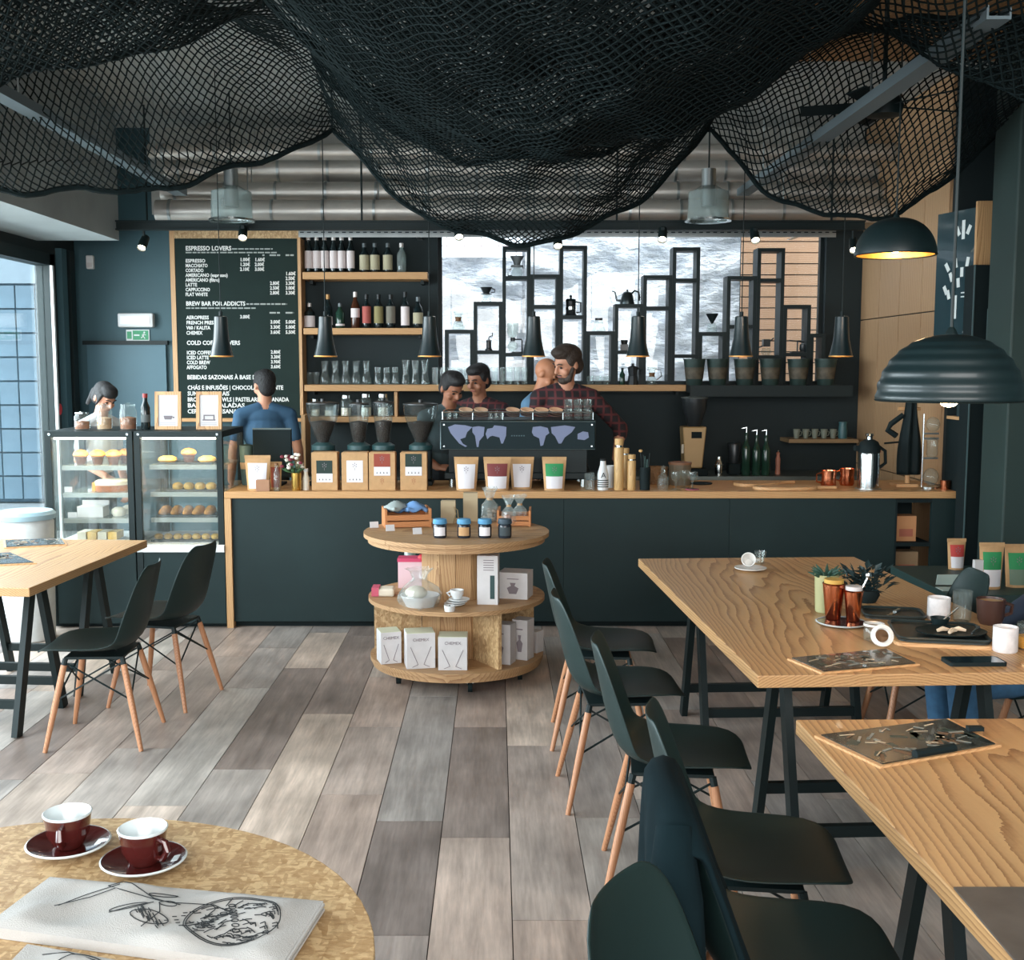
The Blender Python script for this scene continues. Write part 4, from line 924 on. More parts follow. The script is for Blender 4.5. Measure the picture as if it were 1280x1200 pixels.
# support ledge under the right hand boxes
t = thing('support_ledge', 'black ledge carrying the planters and right hand boxes', 'ledge', (X_(858, YS) + 0.003, 8.85, zb_all - 0.06))
MB().box(0, X_(1062, 8.85) - X_(858, 8.85), 0, 0.44, 0, 0.058).build('board', BLACKM, t)
MB().box(0, X_(1062, 8.85) - X_(858, 8.85), -0.004, 0, -0.03, 0.058).build('front_edge', BLACK, t)
# ---- coffee gear on the boxes
yg = YX + 0.085
SMOKE = mat('smoke_plastic', C(40, 44, 46), 0.3)
COLLAR = mat('chemex_wood', C(120, 84, 50), 0.5)
def chemex(px, z, s, lab, handle=False, yg=yg):
    t = thing('chemex', lab, 'coffee maker', (X_(px, yg), yg, z))
    MB().lathe([(0.05 * s, 0), (0.056 * s, 0.015 * s), (0.045 * s, 0.06 * s), (0.022 * s, 0.1 * s), (0.03 * s, 0.13 * s), (0.05 * s, 0.18 * s)], 18, cap=(True, False)).build('flask', CLEARG, t, smooth=True)
    MB().lathe([(0.032 * s, 0.082 * s), (0.026 * s, 0.1 * s), (0.034 * s, 0.122 * s)], 16, cap=(False, False)).build('wooden_collar', COLLAR, t, smooth=True)
    if handle: MB().tube([(0.03 * s, 0, 0.16 * s), (0.09 * s, 0, 0.15 * s), (0.1 * s, 0, 0.09 * s), (0.05 * s, 0, 0.05 * s)], 0.005 * s).build('handle', CHROME, t, smooth=True)
chemex(573, ZBX['A'][0], 0.85, 'small chemex with wooden collar on the lowest box')
t = thing('dripper_stand', 'clear server with dark dripper on the second box', 'coffee maker', (X_(608, yg), yg, ZBX['B'][0]))
MB().lathe([(0.038, 0), (0.04, 0.02), (0.03, 0.06)], 14, cap=(True, False)).build('server', CLEARG, t, smooth=True)
MB().lathe([(0.02, 0.06), (0.045, 0.062), (0.045, 0.068), (0.024, 0.07), (0.05, 0.12)], 14, cap=(True, False)).build('dripper', SMOKE, t, smooth=True)
MB().tube([(0.045, 0, 0.11), (0.07, 0, 0.1), (0.068, 0, 0.08), (0.035, 0, 0.078)], 0.005).build('handle', SMOKE, t, smooth=True)
t = thing('hand_grinder', 'slim steel hand grinder on the shelf of the second box', 'grinder', (X_(611, yg), yg, ZBX['B'][1]))
MB().lathe([(0.03, 0), (0.03, 0.01), (0.02, 0.02), (0.02, 0.075), (0.026, 0.08), (0.012, 0.09)], 14).build('body', SMOKE, t, smooth=True)
MB().tube([(0, 0, 0.09), (0, 0, 0.11), (0.03, 0, 0.12), (0.03, 0, 0.145)], 0.005).build('crank', SMOKE, t, smooth=True)
t = thing('coffee_dripper', 'ceramic dripper over a glass server at the top of the tall box', 'coffee maker', (X_(646, yg), yg, ZBX['C'][1]))
MB().lathe([(0.034, 0), (0.05, 0.03), (0.03, 0.075)], 14, cap=(True, False)).build('server', CLEARG, t, smooth=True)
MB().lathe([(0.024, 0.075), (0.05, 0.078), (0.05, 0.09), (0.025, 0.095), (0.032, 0.12), (0.058, 0.165)], 14, cap=(True, False)).build('dripper', mat('grey_ceramic', C(120, 126, 128), 0.4), t, smooth=True)
MB().tube([(-0.045, 0, 0.06), (-0.075, 0, 0.05), (-0.072, 0, 0.01), (-0.04, 0, 0.012)], 0.005).build('handle', CHROME, t, smooth=True)
def syphon(px, z, s, lab, Y=None):
    Y = Y or yg
    t = thing('syphon', lab, 'coffee maker', (X_(px, Y), Y, z))
    MB().ell((0, 0, 0.055 * s), (0.042 * s, 0.042 * s, 0.042 * s)).build('lower_globe', CLEARG, t, smooth=True)
    MB().lathe([(0.012 * s, 0.1 * s), (0.014 * s, 0.125 * s), (0.042 * s, 0.15 * s), (0.045 * s, 0.24 * s)], 16, cap=(True, False)).build('upper_bowl', CLEARG, t, smooth=True)
    MB().lathe([(0.018 * s, 0.095 * s), (0.018 * s, 0.125 * s)], 12).build('neck_clamp', SMOKE, t, smooth=True)
    MB().tube([(0.018 * s, 0, 0.11 * s), (0.07 * s, 0, 0.11 * s), (0.075 * s, 0, 0.1 * s), (0.075 * s, 0, 0.008 * s)], 0.006 * s).build('stand_arm', SMOKE, t, smooth=True)
    MB().lathe([(0.05 * s, 0), (0.05 * s, 0.01 * s)], 16, (0.04 * s, 0, 0)).build('foot', SMOKE, t, smooth=True)
    return t
syphon(641, ZBX['C'][2], 1.0, 'glass syphon with black stand at the bottom of the tall box')
def press(px, z, s, lab):
    t = thing('french_press', lab, 'coffee press', (X_(px, yg), yg, z))
    MB().lathe([(0.045 * s, 0), (0.05 * s, 0.006 * s), (0.042 * s, 0.02 * s), (0.042 * s, 0.12 * s), (0.048 * s, 0.125 * s)], 16).build('beaker', SMOKE, t, smooth=True)
    MB().lathe([(0.046 * s, 0.126 * s), (0.04 * s, 0.14 * s), (0.008 * s, 0.145 * s), (0.008 * s, 0.16 * s), (0.014 * s, 0.165 * s), (0, 0.178 * s)], 16).build('lid', BLACK, t, smooth=True)
    MB().tube([(0.042 * s, 0, 0.115 * s), (0.085 * s, 0, 0.11 * s), (0.085 * s, 0, 0.03 * s), (0.045 * s, 0, 0.025 * s)], 0.007 * s).build('handle', BLACK, t, smooth=True)
    MB().lathe([(0.0435 * s, 0.05 * s), (0.0435 * s, 0.075 * s)], 16, cap=(False, False)).build('band', CHROME, t, smooth=True)
press(713, ZBX['E'][1], 0.95, 'black coffee press inside the tall box')
t = thing('glass_server', 'clear glass server with dark collar on a low box', 'coffee maker', (X_(748, yg), yg, ZBX['F'][0]))
MB().lathe([(0.05, 0), (0.054, 0.01), (0.03, 0.09)], 16, cap=(True, False)).build('flask', CLEARG, t, smooth=True); MB().lathe([(0.031, 0.09), (0.031, 0.108), (0, 0.11)], 16).build('lid', SMOKE, t, smooth=True)
t = thing('gooseneck_kettle', 'dark steel gooseneck kettle standing on a black box', 'kettle', (X_(783, yg), yg, ZBX['G'][0]))
KET = mat('kettle_steel', C(66, 74, 76), 0.3, 0.8)
MB().lathe([(0.058, 0), (0.06, 0.008), (0.042, 0.085), (0.03, 0.1), (0.006, 0.106), (0.012, 0.116), (0, 0.124)], 18).build('body', KET, t, smooth=True)
MB().tube([(-0.05, 0, 0.03), (-0.085, 0, 0.035), (-0.092, 0, 0.07), (-0.1, 0, 0.1), (-0.122, 0, 0.108)], [0.012, 0.009, 0.007, 0.006, 0.005]).build('spout', KET, t, smooth=True)
MB().tube([(0.036, 0, 0.09), (0.06, 0, 0.112), (0.09, 0, 0.1), (0.1, 0, 0.06), (0.096, 0, 0.03)], 0.008).build('handle', BLACKM, t, smooth=True)
t = thing('coffee_mill', 'small black coffee mill on the kettle box shelf', 'grinder', (X_(780, yg), yg, ZBX['G'][1]))
MB().box(-0.03, 0.03, -0.025, 0.025, 0, 0.05).build('drawer_box', SMOKE, t); MB().lathe([(0.024, 0.05), (0.03, 0.085)], 12).build('hopper', SMOKE, t, smooth=True)
t = thing('cone_dripper', 'black cone dripper on a glass stand above a low box', 'coffee maker', (X_(889, yg), yg, ZBX['J'][0]))
MB().lathe([(0.042, 0), (0.04, 0.05), (0.02, 0.08)], 14, cap=(True, False)).build('server', CLEARG, t, smooth=True); MB().lathe([(0.008, 0.07), (0.05, 0.145), (0.05, 0.15), (0.0, 0.149)], 16).build('cone', BLACKM, t, smooth=True)
t = thing('pour_over_arm', 'dark pour over maker with arms in the tall siding box', 'coffee maker', (X_(957, yg), yg, ZBX['L'][2]))
MB().lathe([(0.03, 0), (0.045, 0.03), (0.03, 0.06)], 14, cap=(True, False)).build('flask', CLEARG, t, smooth=True); MB().box(-0.028, 0.028, -0.028, 0.028, 0.07, 0.13).build('head', SMOKE, t); MB().tube([(-0.07, 0, 0.06), (0, 0, 0.085), (0.06, 0, 0.14)], 0.006).build('arm', SMOKE, t, smooth=True)
t = thing('balance_syphon', 'black balance syphon on the shelf of the low siding box', 'coffee maker', (X_(996, yg), yg, ZBX['M'][1]))
MB().box(-0.055, 0.055, -0.03, 0.03, 0, 0.01).build('base', SMOKE, t); MB().cyl((0, 0, 0.01), (0, 0, 0.1), 0.006).build('post', SMOKE, t); MB().tube([(-0.07, 0, 0.1), (0, 0, 0.095), (0.05, 0, 0.085)], 0.006).build('beam', SMOKE, t, smooth=True); MB().lathe([(0.02, 0.012), (0.03, 0.03), (0.026, 0.07)], 12, (0.045, 0, 0)).build('flask', SMOKE, t, smooth=True)
chemex(815, zC, 0.78, 'chemex with wooden collar on the long shelf below the boxes', True, YS + 0.048)
t = thing('green_bottle', 'small green bottle on the long shelf beside the dark kettle', 'bottle', (X_(778, YS + 0.04), YS + 0.04, zC)); MB().lathe(bottle_prof(0.13, 0.022, 0.009), 12).build('body', GRN, t, smooth=True); MB().cyl((0, 0, 0.12), (0, 0, 0.135), 0.011).build('cap', BLACK, t)
t = thing('moka_pot', 'black moka pot on the long shelf behind the cone lamp', 'coffee maker', (X_(791, YS + 0.047), YS + 0.047, zC)); MB().lathe([(0.045, 0), (0.036, 0.07), (0.032, 0.075), (0.042, 0.14), (0.01, 0.155), (0.012, 0.17), (0, 0.172)], 8).build('body', SMOKE, t); MB().tube([(0.04, 0, 0.13), (0.075, 0, 0.12), (0.07, 0, 0.08)], 0.007).build('handle', BLACK, t, smooth=True)
# planters on the ledge
PLA = mat('planter_metal', C(44, 62, 58), 0.5, 0.2, var=0.35, scale=12)
for k, px in enumerate((868, 897, 931, 963, 998, 1032)):
    Y = 8.93; t = thing('tin_planter', 'dark tapered tin planter in the row on the black ledge', 'planter', (X_(px, Y), Y, zb_all - 0.002), 0, 'tin planters')
    MB().lathe([(0.06, 0), (0.063, 0.004), (0.086, 0.2), (0.09, 0.2), (0.09, 0.208), (0.083, 0.208), (0.08, 0.18), (0, 0.18)], 20).build('pot', PLA, t, smooth=True)
    MB().lathe([(0.069, 0.05), (0.0795, 0.14)], 20, cap=(False, False)).build('printed_band', mat('planter_band', C(78, 70, 56), 0.6, var=0.5, scale=18), t, smooth=True)
# small wooden wall shelf with stacked cups at the right
zs_ = Z_(549, 9.0)
t = thing('cup_shelf', 'short wooden shelf low on the dark wall near the plywood doors', 'shelf', (X_(1020, 9.0), 9.0, zs_ - 0.03)); MB().box(-0.2, 0.36, 0, 0.29, 0, 0.03).build('board', mat('worn_shelf_wood', C(140, 112, 78), 0.7, var=0.2), t)
for k in range(5):
    t = thing('stacked_cup', 'small grey cup in the row on the short wooden shelf', 'cup', (X_(998 + k * 11.5, 9.1), 9.1, zs_ + 0.0015), 0, 'cups on the short shelf')
    MB().lathe([(0.018, 0), (0.026, 0.05), (0.028, 0.075)], 12, cap=(True, False)).build('bowl', mat('grey_cup', C(120, 124, 110), 0.5), t, smooth=True, solid=0.002); MB().tube([(0.026, 0, 0.06), (0.042, 0, 0.05), (0.036, 0, 0.025), (0.022, 0, 0.02)], 0.004).build('handle', mat('grey_cup', C(120, 124, 110), 0.5), t, smooth=True)
t = thing('teal_jar', 'teal lidded jar at the end of the short wooden shelf', 'jar', (X_(1059, 9.1) - 0.02, 9.1, zs_)); MB().lathe([(0.035, 0), (0.038, 0.06), (0.03, 0.12)], 14).build('body', mat('teal_glaze', C(56, 96, 100), 0.4), t, smooth=True); MB().lathe([(0.033, 0.12), (0.033, 0.135), (0, 0.14)], 14).build('lid', mat('teal_glaze', C(56, 96, 100), 0.4), t, smooth=True)
# ================================================================ things on the bar
MACH = mat('machine_black', C(18, 31, 33), 0.5, spec=0.3)
BEAN = mat('coffee_beans', C(52, 36, 28), 0.6, var=0.5, scale=90, bump=0.6, bscale=120)
HOPG = glass('hopper_plastic', (0.78, 0.82, 0.82, 1), 0.97, 0.05)
def grinder(px, Y, R, ztop_py, zbot_py, lab, collar=True):
    z1, z0 = Z_(ztop_py, Y), Z_(zbot_py, Y); t = thing('coffee_grinder', lab, 'grinder', (X_(px, Y), Y, ZT)); h0, h1 = z0 - ZT, z1 - ZT
    MB().box(-0.085, 0.085, -0.09, 0.11, 0, 0.03).build('base', MACH, t, bevel=0.006)
    MB().box(-0.075, 0.075, -0.03, 0.10, 0.03, h0 - 0.05).build('body', MACH, t, bevel=0.012)
    MB().lathe([(0.08, h0 - 0.05), (0.08, h0 - 0.02), (0.045, h0)], 20, (0, 0.02, 0)).build('burr_collar', mat('collar_teal', C(46, 78, 80), 0.4), t, smooth=True)
    MB().box(-0.03, 0.03, -0.1, -0.03, 0.12, 0.18).build('dosing_chute', MACH, t, bevel=0.008)
    prof = [(0.036, 0.0), (0.045, 0.02)] + [(0.045 + (R - 0.045) * math.sin(k / 6 * PI / 2), 0.02 + (h1 - h0 - 0.02) * k / 6) for k in range(1, 7)]
    MB().lathe(prof, 24, (0, 0.02, h0), cap=(True, False)).build('hopper', HOPG, t, smooth=True)
    n = 5
    MB().lathe([(r * 0.93, z) for r, z in prof[:n]] + [(0, prof[n-1][1] + 0.01)], 20, (0, 0.02, h0)).build('beans', BEAN, t, smooth=True)
    MB().lathe([(R * 1.01, h1 - h0), (R * 1.01, h1 - h0 + 0.008), (R * 0.5, h1 - h0 + 0.016), (0.015, h1 - h0 + 0.018), (0.015, h1 - h0 + 0.034), (0, h1 - h0 + 0.035)], 24, (0, 0.02, h0)).build('hopper_lid', SMOKE, t, smooth=True)
grinder(402, 7.62, 0.112, 505, 553, 'coffee grinder with wide bean hopper at the left end of the row')
grinder(447, 7.62, 0.072, 506, 553, 'coffee grinder with narrow hopper beside the wide left one')
grinder(478, 7.62, 0.068, 504, 553, 'coffee grinder with narrow shiny hopper in the middle of the row')
grinder(525, 7.62, 0.118, 506, 553, 'coffee grinder with wide bean hopper next to the espresso machine')
def emblem(t, x, y, z, s, m):
    """small stylised coffee plant: a fan of short leaf strokes over a stem"""
    b = MB()
    for dx, dz, a in ((0, 0.7, 0), (-0.35, 0.45, 0.6), (0.35, 0.45, -0.6), (-0.3, 0.0, 0.7), (0.3, 0.0, -0.7), (0, 0.25, 0)):
        b.prism([(-0.09, 0), (0, 0.2), (0.09, 0), (0, -0.2)], 0, 0.0006, T_(x + dx * s, y, z + dz * s) @ RY(-a) @ Matrix.Scale(s, 4))
    b.box(x - 0.03 * s, x + 0.03 * s, y, y + 0.0006, z - 0.75 * s, z - 0.2 * s)
    return b.build('emblem', m, t)
RUST = mat('print_rust', C(150, 66, 50), 0.7); DKP = mat('print_dark_green', C(28, 50, 44), 0.7); PGRN = mat('print_green', C(44, 140, 84), 0.7); PWHT = mat('print_white', C(226, 222, 226), 0.7); MAROON = mat('print_maroon', C(120, 52, 52), 0.7); PGREY = mat('print_grey_ink', C(130, 120, 126), 0.8)
def kraft_box(px0, px1, top, lab, col, low):
    Y = YC + 0.06; x0, x1 = X_(px0, Y), X_(px1, Y); w = x1 - x0 - 0.002; h = Z_(566, Y) - ZT
    t = thing('coffee_carton', lab, 'carton', ((x0 + x1) / 2, Y, ZT)); D = 0.11
    MB().box(-w/2, w/2, 0, D, 0, h).build('box', KRAFT, t, bevel=0.002)
    MB().box(-w/2 + 0.004, w/2 - 0.004, 0.004, D - 0.004, h, h + 0.003).build('lid_flap', KRAFT, t)
    lw = w * 0.31; zc = h * (0.62 if low else 0.80)
    MB().box(-lw, lw, -0.0015, 0, zc - 0.0425 * 1, zc + 0.0425).build('upper_label', col, t)
    MB().box(-lw, lw, -0.0016, -0.0001, zc - 0.10, zc - 0.0427).build('lower_label', PWHT, t)
    emblem(t, 0, -0.0022, zc + 0.002, 0.032, PGREY)
    b = MB()
    for k in range(4): b.prism([(-0.004, -0.006), (0.004, -0.006), (0, 0.006)], -0.0025, -0.0017, T_(-0.033 + k * 0.022, 0, zc - 0.08))
    stuff(b.build('label_print', INK, t))
    if not low: emblem(t, 0, -0.0006, zc - 0.14, 0.026, RUST)
kraft_box(387, 420, 0, 'kraft coffee carton with dark green and white label, leftmost of four on the bar', DKP, True)
kraft_box(425, 458.5, 0, 'kraft coffee carton with all white label on the bar', PWHT, True)
kraft_box(459.5, 493, 0, 'kraft coffee carton with rust red and white label on the bar', RUST, False)
kraft_box(499, 533, 0, 'kraft coffee carton with dark label next to the espresso machine', DKP, False)
def pouch(px0, px1, lab, lower, upper, pyt=571, Y=None, z=None, h=None):
    Y = Y or YC + 0.07; x0, x1 = X_(px0, Y), X_(px1, Y); w = x1 - x0; z = ZT if z is None else z; h = h or Z_(pyt, Y) - z
    t = thing('coffee_pouch', lab, 'coffee bag', ((x0 + x1) / 2, Y, z))
    def side(s):
        def f(u, v):
            ww = w / 2 * (0.80 + 0.20 * v); th = 0.036 * (1 - v ** 1.5) * (1 - abs(2 * u - 1) ** 3) + 0.004 * (1 - v)
            return ((2 * u - 1) * ww, s * th, v * h)
        return f
    b = MB().grid(side(-1), 8, 10).grid(side(1), 8, 10); b.build('bag', KRAFT, t, smooth=True)
    def lab_f(v0, v1, k=0.78, e=0.0015):
        def f(u, v):
            vv = v0 + (v1 - v0) * v; uu = 0.5 + (u - 0.5) * k; ww = w / 2 * (0.80 + 0.20 * vv)
            return ((2 * uu - 1) * ww, -(0.036 * (1 - vv ** 1.5) * (1 - abs(2 * uu - 1) ** 3) + 0.004 * (1 - vv)) - e, vv * h)
        return f
    MB().grid(lab_f(0.06, 0.42 if upper else 0.78), 6, 6).build('lower_label', lower, t, smooth=True)
    if upper: MB().grid(lab_f(0.42, 0.80), 6, 6).build('upper_label', upper, t, smooth=True)
    emblem(t, 0, -0.036 * (1 - 0.62 ** 1.5) - 0.008, h * 0.6, 0.032, PGREY)
    MB().box(-w/2 * 0.99, w/2 * 0.99, -0.004, 0.003, h - 0.02, h).build('top_seal', KRAFT, t)
pouch(567, 598, 'kraft coffee pouch with plain white label, leftmost before the machine', PWHT, None)
pouch(604, 639, 'kraft coffee pouch with maroon and white label before the machine', PWHT, MAROON)
pouch(637, 668, 'kraft coffee pouch with plain white label beside the maroon one', PWHT, None, Y=YC + 0.16)
pouch(678, 709, 'kraft coffee pouch with green and white label before the machine', PWHT, PGRN)

# ---- espresso machine
Ym = 7.42
mx0_, mx1_ = X_(549, Ym), X_(746, Ym); mw_ = mx1_ - mx0_
em = thing('espresso_machine', 'wide black espresso machine with a world map on its back panel', 'espresso machine', ((mx0_ + mx1_) / 2, Ym, ZT))
zt_ = Z_(524, Ym) - ZT; zp0 = Z_(561, Ym) - ZT; zp1 = Z_(528, Ym) - ZT
for sx in (-1, 1):
    for yy_ in (0.06, 0.42): MB().lathe([(0.022, 0), (0.02, 0.05), (0.03, 0.055)], 12, (sx * (mw_ / 2 - 0.08), yy_, 0)).build('foot', CHROME, em, smooth=True)
MB().box(-mw_/2 + 0.03, mw_/2 - 0.03, 0.0, 0.46, 0.055, 0.10).build('base_tray', MACH, em, bevel=0.006)
MB().box(-mw_/2 + 0.06, mw_/2 - 0.06, 0.02, 0.24, 0.10, zp0 - 0.005).build('lower_body', MACH, em)
MB().box(-mw_/2, mw_/2, 0.0, 0.48, zp0 - 0.005, zt_ - 0.005).build('upper_body', MACH, em, bevel=0.012)
MB().box(-mw_/2 + 0.01, mw_/2 - 0.01, -0.012, -0.0005, zp0, zp1 + 0.005).build('back_panel', mat('machine_panel', C(22, 38, 42), 0.6, spec=0.2), em, bevel=0.003)
b = MB(); rim = [(-mw_/2 + 0.008, zp0 - 0.002), (mw_/2 - 0.008, zp0 - 0.002), (mw_/2 - 0.008, zp1 + 0.006), (-mw_/2 + 0.008, zp1 + 0.006)]
b.tube([(x, -0.014, z) for x, z in rim + rim[:1]], 0.003, 6); b.build('panel_rim', mat('rim_steel', C(120, 136, 138), 0.3, 0.8), em)
MAP = mat('map_print', C(120, 128, 156), 0.7)
def continent(name, poly, cx, s):
    zc = (zp0 + zp1) / 2; MB().prism([(cx + x * s, zc + z * s) for x, z in poly], -0.0135, -0.0122).build(name, MAP, em)
NA = [(-0.07, 0.05), (-0.03, 0.065), (0.03, 0.06), (0.07, 0.05), (0.04, 0.02), (0.03, -0.01), (0.0, -0.02), (0.015, -0.045), (0.04, -0.06), (0.03, -0.065), (-0.005, -0.045), (-0.03, -0.015), (-0.055, 0.015)]
SA = [(-0.035, 0.05), (0.0, 0.055), (0.035, 0.05), (0.03, 0.0), (0.005, -0.03), (0.0, -0.065), (-0.01, -0.065), (-0.02, 0.0), (-0.035, 0.02)]
EU = [(-0.06, 0.01), (-0.05, 0.04), (-0.02, 0.045), (-0.01, 0.06), (0.04, 0.055), (0.06, 0.05), (0.058, 0.0), (0.04, -0.045), (0.03, -0.045), (0.02, -0.01), (-0.02, 0.0), (-0.035, -0.005), (-0.05, -0.02)]
AF = [(-0.045, 0.05), (0.0, 0.055), (0.04, 0.045), (0.05, 0.015), (0.03, 0.0), (0.015, -0.055), (0.0, -0.06), (-0.008, -0.015), (-0.04, 0.0), (-0.05, 0.02)]
AS = [(-0.06, 0.05), (0.02, 0.06), (0.08, 0.05), (0.06, 0.02), (0.02, -0.01), (0.0, -0.045), (-0.015, -0.045), (-0.035, -0.005), (-0.055, 0.015)]
AU = [(-0.03, 0.01), (0.0, 0.025), (0.03, 0.02), (0.035, -0.01), (0.01, -0.025), (-0.03, -0.02)]
for nm, po, px in (('continent_print', NA, 575), ('continent_print', SA, 598), ('continent_print', EU, 620), ('continent_print', AF, 676), ('continent_print', AS, 702), ('continent_print', AU, 729)): continent(nm, po, X_(px, Ym) - em.location.x, 1.15)
for k in range(6): MB().box(-0.045 + k * 0.016, -0.035 + k * 0.016, -0.0135, -0.0122, (zp0 + zp1) / 2 - 0.004, (zp0 + zp1) / 2 + 0.004).build('print_mark', mat('map_pale', C(70, 92, 98), 0.7), em)
for sx in (-1, 1):
    for zz in (zp0 + 0.018, zp1 - 0.015): MB().cyl((sx * (mw_/2 - 0.03), -0.016, zz), (sx * (mw_/2 - 0.03), -0.012, zz), 0.006, n=8).build('panel_screw', CHROME, em)
b = MB().tube([(-mw_/2 + 0.02, 0.02, zt_ + 0.045), (mw_/2 - 0.02, 0.02, zt_ + 0.045), (mw_/2 - 0.02, 0.45, zt_ + 0.045), (-mw_/2 + 0.02, 0.45, zt_ + 0.045), (-mw_/2 + 0.02, 0.02, zt_ + 0.045)], 0.005, 6); b.build('cup_rail', CHROME, em)
for k in range(6): MB().cyl((-mw_/2 + 0.02 + k * (mw_ - 0.04) / 5, 0.02, zt_ - 0.004), (-mw_/2 + 0.02 + k * (mw_ - 0.04) / 5, 0.02, zt_ + 0.045), 0.004, n=6).build('rail_post', CHROME, em)
for k in (-1, 0, 1):
    g = MB().cyl((k * 0.3, 0.32, zp0 - 0.005), (k * 0.3, 0.32, zp0 - 0.07), 0.035, n=16).build('group_head', CHROME, em, smooth=True); MB().tube([(k * 0.3, 0.33, zp0 - 0.06), (k * 0.3, 0.5, zp0 - 0.07)], 0.012).build('portafilter', BLACK, g)
# cups and glasses lying on the machine
SAU = mat('beige_stoneware', C(214, 180, 148), 0.5)
def saucer(px, py, tilt, lab, gr):
    for k in range(3):
        b = MB().lathe([(0.015, 0), (0.022, 0.003), (0.047, 0.010), (0.047, 0.014), (0.022, 0.007), (0.0, 0.006)], 20); M = T_(0, 0, 0.012 + k * 0.016) @ RX(0.28) @ RY(tilt * 0.3); b.v = [tuple(M @ Vector(v)) for v in b.v]
        tag(b.build('saucer', SAU if k == 2 else mat('dark_saucer_rim', C(90, 66, 54), 0.5), None, (X_(px, Ym + 0.1), Ym + 0.1, ZT + zt_ + 0.004), smooth=True), 'beige saucer on top of a stack on the espresso machine' if k == 2 else 'dark brown saucer under a beige one on the espresso machine', 'saucer', 'beige saucers on the machine' if k == 2 else 'brown saucers on the machine')
for px in (582, 601, 641, 659, 677, 695): saucer(px, 512, 0.3, 'stack of beige saucers lying on top of the espresso machine', 'saucer stacks on the machine')
for i in range(3):
    for j in range(2): glassware(711 + i * 12, Ym + 0.08, ZT + zt_ + 0.0005 + j * 0.066, [(0.026, 0), (0.028, 0.004), (0.031, 0.064)], 'small clear glass stacked at the end of the espresso machine', 'shot_glass', 'glass', 'glasses stacked on the machine')
for k, px in enumerate((561, 569, 613, 620, 627)): glassware(px, Ym + 0.07, ZT + zt_ + 0.0005, [(0.015, 0), (0.017, 0.05)], 'tiny clear shot glass behind the machine cup rail', 'espresso_glass', 'glass', 'tiny shot glasses')

# ---- left end of the bar: till, bags, flowers
t = thing('till_screen', 'black till screen standing on the bar in front of the man in blue', 'screen', (X_(338, 7.5), 7.5, ZT))
MB().box(-0.13, 0.13, 0.0, 0.03, 0.06, Z_(536, 7.5) - ZT, RX(0.0)).build('screen', BLACKM, t, bevel=0.006); MB().box(-0.13, 0.13, -0.002, 0.001, Z_(537, 7.5) - ZT, Z_(535, 7.5) - ZT).build('top_edge', mat('till_edge', C(84, 98, 96), 0.4), t); MB().box(-0.06, 0.06, 0.01, 0.2, 0, 0.015).build('foot', BLACKM, t); MB().box(-0.03, 0.03, 0.03, 0.06, 0.015, 0.2).build('stem', BLACKM, t)
t = thing('cup_stack', 'dark stacked paper cups beside the pastry case on the bar', 'cups', (X_(306, 7.6), 7.6, ZT)); MB().lathe([(0.035, 0), (0.045, 0.11)], 16).build('lower_stack', mat('teal_cup', C(58, 78, 76), 0.6), t, smooth=True); MB().lathe([(0.044, 0.11), (0.048, 0.15), (0.044, 0.155)], 16).build('sleeve', mat('sleeve_tan', C(160, 130, 100), 0.8), t, smooth=True); MB().lathe([(0.045, 0.155), (0.05, 0.27), (0.0, 0.28)], 16).build('upper_stack', mat('green_cup', C(70, 88, 80), 0.6), t, smooth=True)
pouch(303, 336, 'kraft coffee pouch with white label beside the flowers', PWHT, None, 569)
pouch(334, 350, 'narrow pouch with red label behind the flowers', RUST, RUST, 577, Y=YC + 0.16)
tag(MB().box(-0.045, 0.045, 0, 0.032, 0, 0.075).build('tea_tin', mat('tin_tan', C(160, 116, 86), 0.6, var=0.15), None, (X_(327, YC + 0.03), YC - 0.015, ZT), bevel=0.004), 'small tan tea tin before the kraft pouch', 'tin')
t = thing('flower_vase', 'brass vase of white and dark red flowers on the bar', 'flowers', (X_(368, YC + 0.05), YC + 0.05, ZT))
MB().lathe([(0.03, 0), (0.031, 0.003), (0.033, 0.115)], 18).build('vase', mat('brass_vase', C(196, 160, 84), 0.25, 0.9), t, smooth=True)
r_ = random.Random(5)
for k in range(26):
    a = r_.uniform(0, 6.28); rr = r_.uniform(0.0, 0.085); x, y, z = rr * math.cos(a) - 0.04, rr * math.sin(a) * 0.6, 0.17 + r_.uniform(-0.02, 0.07)
    s = MB().tube([(0.01 * math.cos(a), 0.01 * math.sin(a), 0.1), (x, y, z)], 0.002, 4).build('stem', mat('stem_green', C(64, 92, 58), 0.7), t)
    MB().ell((x, y, z), (0.015, 0.015, 0.011), 7, 5).build('blossom', mat('petal_white', C(226, 220, 206), 0.7) if k % 3 else mat('petal_red', C(120, 44, 56), 0.7), s)
for k in range(8):
    a = k * 0.8; MB().ell((0.05 * math.cos(a) - 0.02, 0.03 * math.sin(a), 0.13), (0.03, 0.012, 0.006), 8, 4, RZ(a) @ RY(-0.5)).build('leaf', mat('leaf_green', C(66, 104, 70), 0.6), t, smooth=True)
t = thing('ribbed_bottle', 'small white ribbed bottle beside the flower vase', 'bottle', (X_(380, YC + 0.08), YC + 0.08, ZT)); MB().lathe([(0.022, 0), (0.022, 0.08), (0.014, 0.1), (0.014, 0.12)], 14).build('body', CREAM, t, smooth=True); MB().cyl((0, 0, 0.12), (0, 0, 0.14), 0.016).build('cap', WHITE, t)
t = thing('slim_glass_bottle', 'slim grey glass bottle left of the brass vase', 'bottle', (X_(343, YC + 0.02), YC + 0.02, ZT)); MB().lathe(bottle_prof(0.17, 0.022, 0.01), 14).build('body', CLEARG, t, smooth=True); MB().cyl((0, 0, 0.165), (0, 0, 0.18), 0.012).build('stopper', COLLAR, t)

